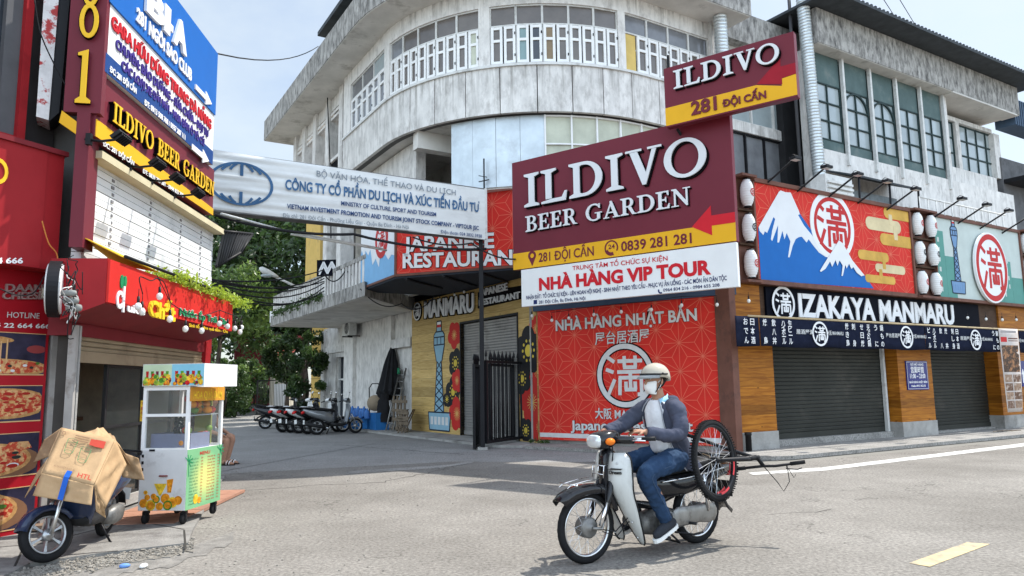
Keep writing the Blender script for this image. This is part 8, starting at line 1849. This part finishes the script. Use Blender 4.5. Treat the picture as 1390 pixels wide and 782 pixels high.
b.tube([(.03,0,.98),(.06,0,1.10)],.055,skin,12); b.ball((.08,0,1.2),(.095,.075,.115),skin,16,12); b.ball((.175,0,1.18),(.018,.014,.022),skin,8,6)
for s in (-1,1): limb(b,[(.02,.17*s,.92),(.10,.23*s,.70),(.33,.16*s,.58)],[.055,.045,.03],skin); hand(b,(.33,.16*s,.58),(.8,-.2*s,-.2),(0,0,1),skin,-s,.5)
b.build('body',sp,remesh=.008,smooth_it=2)
b=MB(); 
for s in (-1,1): limb(b,[(-.03,.09*s,.45),(.18,.11*s,.47),(.34,.12*s,.485)],[.105,.10,.082],mat('dark_shorts',(.03,.03,.04),.85)); 
b.build('shorts',sp)
b=MB(); b.loft([[Vector((cx+dx*math.cos(a),hy*math.sin(a),z_)) for a in [2*math.pi*j/20 for j in range(20)]] for z_,cx,dx,hy in ((.44,-.03,.145,.185),(.70,-.02,.13,.17),(.86,.0,.135,.19),(.95,.02,.105,.175),(1.0,.03,.07,.10))],mat('grey_tee',(.25,.26,.28),.85)); b.build('shirt',sp)
b=MB(); b.ball((.07,0,1.235),(.10,.082,.10),hair_m,14,10); b.build('hair',sp)
for y,x in ((.12,.36),(-.12,.40)):
    b=MB(); b.loft([[Vector((x-.07+d_,y-w_,zz_)) if k in(0,3) else Vector((x-.07+d_,y+w_,zz_)) for k,zz_ in enumerate((.0,.0,.022,.022))] for d_,w_ in ((0,.03),(.08,.042),(.2,.048),(.29,.038),(.31,.015))],black_plastic,False)
    for q,m_ in ((.12,black_plastic),(.16,white_paint),(.19,black_plastic),(.215,white_paint)): b.tube([(x-.07+q,y+.05*math.cos(a),.02+.062*math.sin(a)) for a in [math.pi*i/8 for i in range(9)]],.011,m_,6,flat=.6)
    b.build('sandal',sp)
fp=gz(307,631.5,.0); place(sp,(fp.x-.42,fp.y+.12,0),rotz=R(-8))
stl=thing('low_stool','low plastic stool under the seated person behind the juice cart','stool'); b=MB(); b.slab(XY,-.15,-.15,.15,.15,.30,.335,mat('red_stool_plastic',(.4,.03,.03),.4)); b.build('seat',stl,bevel=.01)
for x in(-1,1):
    for y in(-1,1): b=MB(); b.tube([(.15*x,.15*y,0),(.12*x,.12*y,.31)],.018,MATS['red_stool_plastic'],6); b.build('leg',stl)
place(stl,(fp.x-.45,fp.y+.12,0))
# ================================================================= alley clutter
G=FGREY
def ac(loc,rz,label):
    t=thing('air_conditioner',label,'air conditioner',group='outdoor air conditioners'); b=MB(); b.box((0,-.02,.28),(.80,.30,.56),grey_plastic); b.build('housing',t,bevel=.012)
    b=MB(); Fq=Frame((0,.13,0),u=(1,0,0),n=(0,1,0)); b.disc(Fq,-.12,.28,.22,.22,0,.012,black_plastic,seg=28)
    for i in range(5): b.ring(Fq,-.12,.28,.05+.04*i,.043+.04*i,.012,.018,grey_plastic,seg=24)
    b.build('fan_grille',t); b=MB()
    for x in (-.3,.3): b.box((x,-.1,-.02),(.04,.5,.04),black_metal)
    b.build('bracket',t)
    return place(t,loc,rz)
rzG=math.atan2(G.n.y,G.n.x)-math.pi/2
u,v=G.px(475,456,.35); ac(G.p(u,v,.40),rzG,'grey outdoor air conditioner on the alley wall above the dark door')
u,v=FGREY.px(502,385,2.6); ac(plan(tpx(503,388)[0],-.6,4.34),rzG,'grey outdoor air conditioner behind the balcony balusters next to the wrap around sign')
def at_wall(px,py,d): return G.px(px,py,d)
def al(px,d): return G.p(G.px(px,570,d)[0],.06,d)
um=thing('folded_umbrella','big folded black market umbrella leaning against the alley wall','umbrella',G.p(*at_wall(524,572,.4),.4))
b=MB(); base=al(523,.75); topp=G.p(*at_wall(533,468,.12),.12); ax_=topp-base; Lh=ax_.length
b.tube([base,topp],.025,black_metal,8); b.build('pole',um)
b=MB(); prof=[]; vs=[];n=22
axn=ax_.normalized(); x_=axn.orthogonal().normalized(); y_=axn.cross(x_)
for h,r in ((.98,.04),(.9,.11),(.75,.20),(.55,.27),(.40,.34),(.36,.24)):
    for j in range(n): a=2*math.pi*j/n; rr=r*(1+.22*(j%2)); vs.append(base+ax_*h+(x_*math.cos(a)+y_*math.sin(a))*rr)
b.add(vs,[(i*n+j,i*n+(j+1)%n,(i+1)*n+(j+1)%n,(i+1)*n+j) for i in range(5) for j in range(n)],mat('black_umbrella_cloth',(.02,.02,.022),.85),False); b.build('canopy',um)
b=MB(); rnd=random.Random(4); vs=[]
for i in range(8):
    for j in range(14): a=2*math.pi*j/14; r=.28*(1-.08*i)+rnd.uniform(-.05,.05); vs.append(base+Vector((-.05,.0,.25+.13*i))+Vector((r*math.cos(a),r*.6*math.sin(a),0)))
b.add(vs,[(i*14+j,i*14+(j+1)%14,(i+1)*14+(j+1)%14,(i+1)*14+j) for i in range(7) for j in range(14)],MATS['black_umbrella_cloth'],True); tag(b.build('tarpaulin'),'crumpled black tarpaulin hung around the foot of the folded umbrella','tarpaulin')
ld=thing('ladder','aluminium ladder leaning against the alley wall beside the folded umbrella','ladder',gz(528,580,.06))
a0=al(524,.9); a1=al(534,.9); t0=G.p(*at_wall(543,500,.1),.1); t1=G.p(*at_wall(551,500,.1),.1)
b=MB(); b.tube([a0,t0],.03,alu,6); b.tube([a1,t1],.03,alu,6); b.build('rail',ld); b=MB()
for i in range(1,9): b.tube([a0.lerp(t0,i/9),a1.lerp(t1,i/9)],.018,alu,5)
b.build('rung',ld); b=MB(); b.tube([t0+Vector((-.05,0,0)),t0.lerp(a0,.1)],.05,mat('green_plastic',(.03,.2,.1),.5),6); b.build('green_cap',ld)
crate_b=mat('blue_plastic',(.03,.16,.42),.4,var=.1); crate_r=mat('red_brown_plastic',(.28,.06,.05),.5)
def crate(px,py,w_,h_,d_,m,lab,nm='plastic_crate',grp='crates by the alley wall'):
    p=al(px,1.1); b=MB(); t=.02; Fq=Frame((p.x,p.y,.06),u=G.u)
    b.slab(Fq,-w_/2,0,w_/2,t,-d_,0,m)
    for q in ((-w_/2,t,w_/2,h_,-t,0),(-w_/2,t,w_/2,h_,-d_,-d_+t),(-w_/2,t,-w_/2+t,h_,-d_+t,-t),(w_/2-t,t,w_/2,h_,-d_+t,-t)): b.slab(Fq,*q,m)
    b.slab(Fq,-w_/2-.012,h_-.05,w_/2+.012,h_,0,.014,m); b.slab(Fq,-w_/2-.012,h_*.45,w_/2+.012,h_*.52,0,.012,m)
    tag(b.build(nm),lab,'crate',grp); return p
crate(483,579,.42,.36,.4,crate_r,'red brown crate left of the blue crates by the alley wall')
crate(494,578,.5,.42,.45,crate_b,'left blue crate by the alley wall'); crate(506,577.5,.55,.55,.45,crate_b,'right blue crate under the folded hand truck')
bw=mat('blue_water_bottle',(.08,.22,.55),.15,var=.1)
for i,px in enumerate((474,478,482,486,490,494,498)):
    p=al(px,1.2); b=MB(); b.lathe((p.x,p.y,.42+.06*(i%2)),(0,0,1),[(.0,0),(.085,.0),(.09,.02),(.088,.2),(.07,.25),(.03,.29),(.03,.33),(0,.33)],bw,12); tag(b.build('water_bottle'),f"{['leftmost','second','third','middle','fifth','sixth','rightmost'][i]} blue water bottle in the row standing on the crates by the alley wall",'bottle','blue water bottles by the alley wall')
for i,px in enumerate((476,484,490)):
    p=al(px,1.2); b=MB(); b.box((p.x,p.y,.24),(.5,.34,.34),crate_b); tag(b.build('bottle_rack',bevel=.02),f"{['left','middle','right'][i]} blue rack carrying water bottles by the alley wall",'rack','bottle racks by the alley wall')
ht=thing('hand_truck','small folded hand truck with a round back standing on the crates by the alley wall','hand truck',gz(508,575,.06)); p=al(508,.8); b=MB(); b.tube([p+Vector((-.18,.1,.5)),p+Vector((-.2,.1,1.35)),p+Vector((-.1,.1,1.5)),p+Vector((.1,.1,1.5)),p+Vector((.2,.1,1.35)),p+Vector((.18,.1,.5))],.02,black_metal,6); b.build('handle',ht); b=MB(); b.lathe(p+Vector((0,.05,.85)),(0,1,0),[(0,0),(.26,0),(.27,.03),(0,.04)],mat('tan_board',(.33,.26,.18),.7),20); b.build('back_plate',ht)
pw=mat('grey_old_wood',(.16,.125,.09),.85,var=.3,scale=5)
for i,(px0,px1,pt,lab) in enumerate(((533,553,536,'upright weathered wooden pallet against the alley wall'),(541,555,556,'low stack of wooden slats at the corner of the mural wall'))):
    t=thing('wooden_pallet',lab,'pallet',gz((px0+px1)/2,583,.06)); a=al(px0,.8); c=al(px1,.8); Fq=Frame((a.x,a.y,.06),u=(Vector((c.x-a.x,c.y-a.y,0))).normalized()); Lq=(c-a).length; hq=(585-pt)*.0225; b=MB()
    for k in range(4): b.slab(Fq,Lq*k/4,0,Lq*k/4+.09,hq,-.03,0,pw)
    b.build('upright',t); b=MB()
    for k in range(4): b.slab(Fq,0,hq*k/4+.05,Lq,hq*k/4+.14,.0,.03,pw)
    b.build('slat',t)
for i,(x0,x1) in enumerate(((545,558),(549,560),(540,551))):
    b=MB(); a=gz(x0,588,.06); c=FWOOD.p(*FWOOD.px(x1+3,556,.08),.08); b.tube([a,c],.022,pw,5); tag(b.build('timber'),f"{['front','right','left'][i]} timber stick leaning on the corner of the mural wall",'timber','timber leaning on the mural wall')
# logo board, studio board, lamp
lg=thing('logo_board','black square board with a white zigzag emblem on the balcony','sign',plan(tpx(446,362)[0],.05,4.9)); a=plan(tpx(444,362)[0],.35); r_=ray(430,362); a=EYE+r_*(a.y/r_.y); Fq=Frame((a.x,a.y,0),u=(1,-.12,0)); p0=Fq.px(430,375); p1=Fq.px(461,352); b=MB(); b.slab(Fq,0,p0[1],p1[0],p1[1],-.05,0,black_board); b.build('board',lg); b=MB(); w_=p1[0]; h_=p1[1]-p0[1]; zz_=[(.12,.2),(.3,.75),(.48,.25),(.66,.75),(.88,.2)]
for o in (0,.12,-.12):
    for q,r_ in zip(zz_,zz_[1:]): strip(b,Fq,(w_*q[0],p0[1]+h_*(q[1]+o)),(w_*r_[0],p0[1]+h_*(r_[1]+o)),.05,0,.01,letter_white)
b.build('emblem',lg)
sb=thing('studio_board','small white studio name board hung at the end of the balcony slab','sign',gz(377,430,4)); a=plan(-12.3,.1); Fq=Frame((a.x,a.y,0),u=Vector((1,.05,0)).normalized()); p0=Fq.px(366,438); p1=Fq.px(388.5,422.5); b=MB(); b.slab(Fq,p0[0],p0[1],p1[0],p1[1],-.06,0,white_panel); b.build('board',sb); b=MB(); text_uv(b,Fq,"MIV STUDIO",(p0[0]+(p1[0]-p0[0])*.12,p0[1]+(p1[1]-p0[1])*.38),(p1[0]-p0[0])*.76,(p1[1]-p0[1])*.28,black_board,0,.008,.02); b.build('lettering',sb); b=MB(); b.tube([Fq.p(p1[0],p1[1]-.1,-.03),Fq.p(p1[0]+1.0,p1[1]-.1,-.1)],.03,black_metal,5); b.build('bracket',sb)
lp=thing('street_lamp','grey cobra head street lamp on a sloping arm above the alley','street lamp',dep(400,392,26)); b=MB(); b.tube([dep(440,404,26.5),dep(400,388,26),dep(374,376,25.6)],.04,grey_plastic,8); b.build('arm',lp); b=MB(); h0=dep(376,376,25.6); h1=dep(353,366,25.4); 
dv=(h1-h0); b.loft([[h0+dv*f+Vector((0,w_*math.cos(a),w_*.6*math.sin(a)+.02)) for a in [2*math.pi*j/12 for j in range(12)]] for f,w_ in ((-.1,.06),(.1,.12),(.5,.20),(.85,.20),(1,.10))],grey_plastic); b.build('lamp_head',lp); b=MB(); c=h0+dv*.6; b.ball(c+Vector((0,0,-.11)),(.22,.16,.06),pale_glass,12,8); b.build('lamp_glass',lp)
# ================================================================= greenery and sheds beyond the alley
leaf_a=leaf_mat('leaf_deep_green',(.030,.060,.018),.45,1.6); leaf_b=leaf_mat('leaf_mid_green',(.062,.112,.028),.4,1.6); leaf_c=leaf_mat('leaf_bright_green',(.15,.23,.05),.35,2); bark=mat('bark',(.07,.055,.045),.9,var=.3,scale=6)
def tree(label,base,h,cr,cz,n,size,ms,seed,grp=None,clumps=34,trunk_r=.16,name='tree',squash=.8):
    rnd=random.Random(seed); t=thing(name,label,'tree',base,group=grp); base=Vector(base); b=MB(); top=base+Vector((0,0,h*.55))
    b.tube([base,base+Vector((rnd.uniform(-.2,.2),0,h*.3)),top],[trunk_r*1.3,trunk_r,trunk_r*.6],bark,8); cl=[]
    for i in range(clumps):
        a=rnd.random()*6.283; zf=rnd.uniform(-1,1); rr=math.sqrt(max(0,1-zf*zf))*rnd.uniform(.55,1.05); c=base+Vector((cr*rr*math.cos(a),cr*rr*math.sin(a),cz+cr*squash*zf*rnd.uniform(.7,1.05))); cl.append((c,cr*rnd.uniform(.16,.32),ms[0] if rnd.random()<.45 else ms[1] if rnd.random()<.75 else ms[2]))
    for c,_,_m in cl[::4]: b.tube([top-Vector((0,0,h*.1*rnd.random())),top.lerp(c,.5)+Vector((0,0,.1)),c],[trunk_r*.4,trunk_r*.25,.02],bark,5)
    b.build('trunk',t); b=MB()
    for i in range(n):
        c,r,m=cl[i%len(cl)]; d=Vector((rnd.gauss(0,1),rnd.gauss(0,1),rnd.gauss(0,.8))); d=d/max(d.length,.3)*r*rnd.random()**.45; p=c+d; s=size*rnd.uniform(.6,1.4)
        q=Quaternion((rnd.gauss(0,1),rnd.gauss(0,1),rnd.gauss(0,1),rnd.gauss(0,1))).normalized(); x=q@Vector((s,0,0)); y=q@Vector((0,s*.45,0)); z_=q@Vector((0,0,s*.2))
        b.add([p-x,p-y+z_,p+x,p+y+z_],[(0,1,2,3)],m)
    b.build('crown',t); return t
def pxb(px,d,z=0): r=ray(px,535); k=d; return (r.x*k,r.y*k,z)
tree('tall dense dark green tree filling the gap above the red shed',pxb(352,50),15,6.5,9.5,11000,.24,(leaf_a,leaf_a,leaf_b),1,'trees beyond the alley',60,.3)
tree('dark tree crown right of centre behind the street lamp',pxb(408,54),15,6.0,10,9000,.25,(leaf_a,leaf_b,leaf_a),2,'trees beyond the alley',54,.3)
tree('dark tree partly hidden behind the white slat shop',pxb(285,44),12,5.0,8,7000,.22,(leaf_a,leaf_a,leaf_b),3,'trees beyond the alley',46,.3)
tree('smaller bright green tree just past the sheet canopy',pxb(297,33),7.6,2.5,5.0,7000,.12,(leaf_b,leaf_c,leaf_c),4,'trees beyond the alley',40,.12)
tree('bushy tree with drooping leaves in front of the red shed',pxb(389,36),4.4,1.3,2.9,4000,.12,(leaf_a,leaf_b,leaf_a),5,'trees beyond the alley',36,.1)
tree('slim leafy tree climbing the ochre wall beside the scooters',pxb(414,31),4.8,1.15,2.9,4200,.10,(leaf_a,leaf_a,leaf_b),6,'trees beyond the alley',26,.07,squash=1.9)
for i,(px,d,h_,lab) in enumerate(((303,38,3.2,'leftmost leafy shrub of the hedge past the juice cart'),(322,41,3.4,'second shrub of the hedge, with some brighter green leaves'),(342,43,3.0,'rightmost shrub of the hedge next to the dark gate'))):
    tree(lab,pxb(px,d),h_,1.5,h_*.5,3600,.11,(leaf_b,leaf_b,leaf_c),20+i,'shrubs along the alley hedge',26,.05,name='shrub',squash=1.0)
tag_c=mat('low_kerb_wall',(.30,.29,.27),.9,var=.2); b=MB(); b.box((-14.9,43.0,.25),(6,.3,.5),tag_c,Frame((0,0,0),u=Vector((1,.12,0)).normalized(),v=Vector((0,0,1)).cross(Vector((1,.12,0)).normalized()),n=(0,0,1))); tag(b.build('hedge_wall'),'low grey wall in front of the hedge at the end of the alley','wall')
rd=thing('red_shed','dark red corrugated shed standing behind the hedge at the end of the alley','shed',pxb(352,48)); cor=mat('dark_red_corrugated',(.13,.022,.025),.6,var=.15,scale=2); b=MB(); A=Vector(pxb(316,47)); B=Vector(pxb(393,47)); Fq=Frame(A,u=(B-A).normalized()); LL=(B-A).length; x=0
ztop=Fq.px(350,457)[1]
while x<LL: b.prism(Fq,[(x,0),(x+.14,0),(x+.14,ztop),(x,ztop)],-.1,.03,cor); b.prism(Fq,[(x+.14,0),(x+.25,0),(x+.25,ztop),(x+.14,ztop)],-.1,0,cor); x+=.25
b.build('wall',rd); b=MB(); b.slab(Fq,-.2,ztop,LL+.2,ztop+.12,-4,.2,dark_red); b.build('roof',rd)
sd=thing('small_outhouse','small cream outhouse with a sloping red roof behind the dark gate','outhouse',pxb(376,43)); A=Vector(pxb(366,42)); Fq=Frame(A,u=(1,.1,0)); z1=Fq.px(376,488)[1]; W_=Fq.px(394,500)[0]; b=MB(); b.slab(Fq,0,0,W_,z1,-2,0,mat('cream_wall',(.55,.50,.40),.8)); b.build('wall',sd); b=MB(); V=[Fq.p(-.3,z1-.1,.4),Fq.p(W_+.2,z1+.35,.4),Fq.p(W_+.2,z1+.8,-2),Fq.p(-.3,z1+.4,-2)]; b.add(V+[v+Vector((0,0,.08)) for v in V],[(0,1,2,3),(4,7,6,5),(0,4,5,1),(1,5,6,2),(2,6,7,3),(3,7,4,0)],mat('red_roof_sheet',(.28,.06,.045),.6)); b.build('roof',sd)
gate('iron_gate','dark barred gate with a white panel at the end of the alley',pxb(349,40)[:2],pxb(403,38)[:2],.12,1.9,26,False)
b=MB(); A=Vector(pxb(372,39.6)); Fq=Frame(A,u=(1,-.05,0)); b.slab(Fq,0,.3,Fq.px(389,540)[0],1.7,-.03,0,white_panel); tag(b.build('gate_board'),'white board fixed behind the bars of the dark gate','board')
# small weeds against walls
b=MB(); pts=[FRED.p(.1,.10,.10),FRED.p(.25,.10,.06),FRED.p(-.1,.12,.12)]; leaf_cloud(b,pts,160,.03,leafy2,8,.05); tag(b.build('weed'),'tuft of weeds at the left foot of the red restaurant wall','plant')
b=MB(); leaf_cloud(b,[FRED.p(2.0,.16,.05),FRED.p(2.1,.16,.05)],60,.025,leafy2,9,.03); tag(b.build('weed'),'small weed under the emblem at the foot of the red restaurant wall','plant')
b=MB(); pts=[plan(t_,-.05,4.35) for t_ in (-11,-10,-9,-8,-6.5,-5.5)]; leaf_cloud(b,pts,900,.07,leaf_b,12,.16); tag(b.build('balcony_plant'),'green moss and trailing plants along the balcony slab edge','plant')
# cables
def cable(pts,r,label,sag=.0,grp='overhead cables'):
    b=MB(); out=[]
    for i in range(len(pts)-1):
        a=Vector(pts[i]);c=Vector(pts[i+1])
        for k in range(10): f=k/10; out.append(a.lerp(c,f)-Vector((0,0,sag*4*f*(1-f))))
    out.append(Vector(pts[-1])); b.tube(out,r,black_cable,5); tag(b.build('cable'),label,'cable',grp)
for i,(y0,y1,s) in enumerate(((381,374,.25),(383,378,.3),(386,384,.35),(378,382,.2),(389,390,.45),(380,366,.15),(384,395,.4))):
    cable([dep(282,y0,13.6),dep(440,y1,22.5)],.018,f"{['first','second','third','fourth','fifth','sixth','seventh'][i]} black cable from the top of the bundle crossing the alley below the banner",s)
cable([dep(292,292,13.4),dep(480,318,15.3),dep(660,338,16.5)],.03,'thick black cable hanging below the company banner',.12); cable([dep(560,322,16),dep(640,330,16.4),dep(700,352,16.2)],.018,'thin black cable dipping from the banner to the burgundy sign',.1)
for i,(p_,q_) in enumerate(((dep(300,290,13.2),dep(386,313,15)),(dep(380,312,15.5),dep(520,338,17)),(dep(395,318,15.5),dep(525,340,17)))): b=MB(); b.tube([p_,q_],.022,old_white,6); tag(b.build('conduit'),f"{['left','upper','lower'][i]} pale pipe slanting under the company banner",'pipe')
cable([dep(262,64,11.5),dep(432,63,26)],.014,'single cable against the sky from the club sign to the roof',.35); 
cable([dep(1196,-6,24),dep(1222,34,30)],.012,'left thin cable in the sky at the top right',0); cable([dep(1218,-6,24),dep(1246,40,30)],.012,'right thin cable in the sky at the top right',0)
cable([dep(440,372,22.5),dep(470,365,22),dep(492,352,21)],.02,'black cable looping along the balcony to the wrap around sign',.3); cable([dep(489,392,20.4),dep(545,412,20.6),dep(590,402,19.5)],.015,'black cable looping under the wrap around sign',.25)
cable([plan(tpx(446,100)[0],.02,10.9),plan(tpx(450,200)[0],.02,8.2),plan(tpx(452,250)[0],.03,6)],.02,'black cable hanging down beside the balcony columns',0)
# litter and loose bits
for i,(px,py,m,sz,lab) in enumerate(((169,768,mat('blue_litter',(.15,.28,.6),.5),(.09,.05,.02),'small blue and white packet lying at the broken pavement edge'),(195,768,white_paint,(.09,.055,.02),'crumpled white paper lying at the broken pavement edge'),(252,737,white_paint,(.03,.02,.012),'white scrap at the corner of the pavement slab'),(160,746,old_white,(.06,.012,.01),'thin white stick on the pavement slab'))):
    p=gz(px,py,.02); b=MB(); b.ball(p,(sz[0]/2,sz[1]/2,sz[2]),m,7,5,Matrix.Rotation(.4+i,3,'Z')); tag(b.build('litter'),lab,'litter')

b=MB(); fu,fv=FR.px(1006,600,.1); b.lathe(FR.p(.12,.08,.15),(0,0,1),[(.06,0),(.06,.3),(.07,.3),(.07,.36),(0,.36)],black_plastic,14); tag(b.build('pipe_stub'),'short black pipe stub at the foot of the corner pine pier','pipe')
b=MB(); 
for i in range(5): q=FR.p(9.2+i*.12,.075,.45+.05*i); b.box(q,(.5,.03,.02),pw,Frame((0,0,0),u=FR.u,v=Vector((0,0,1)),n=FR.n))
tag(b.build('plank_pile'),'few flat dark planks lying on the pavement by the middle pine pier','planks')
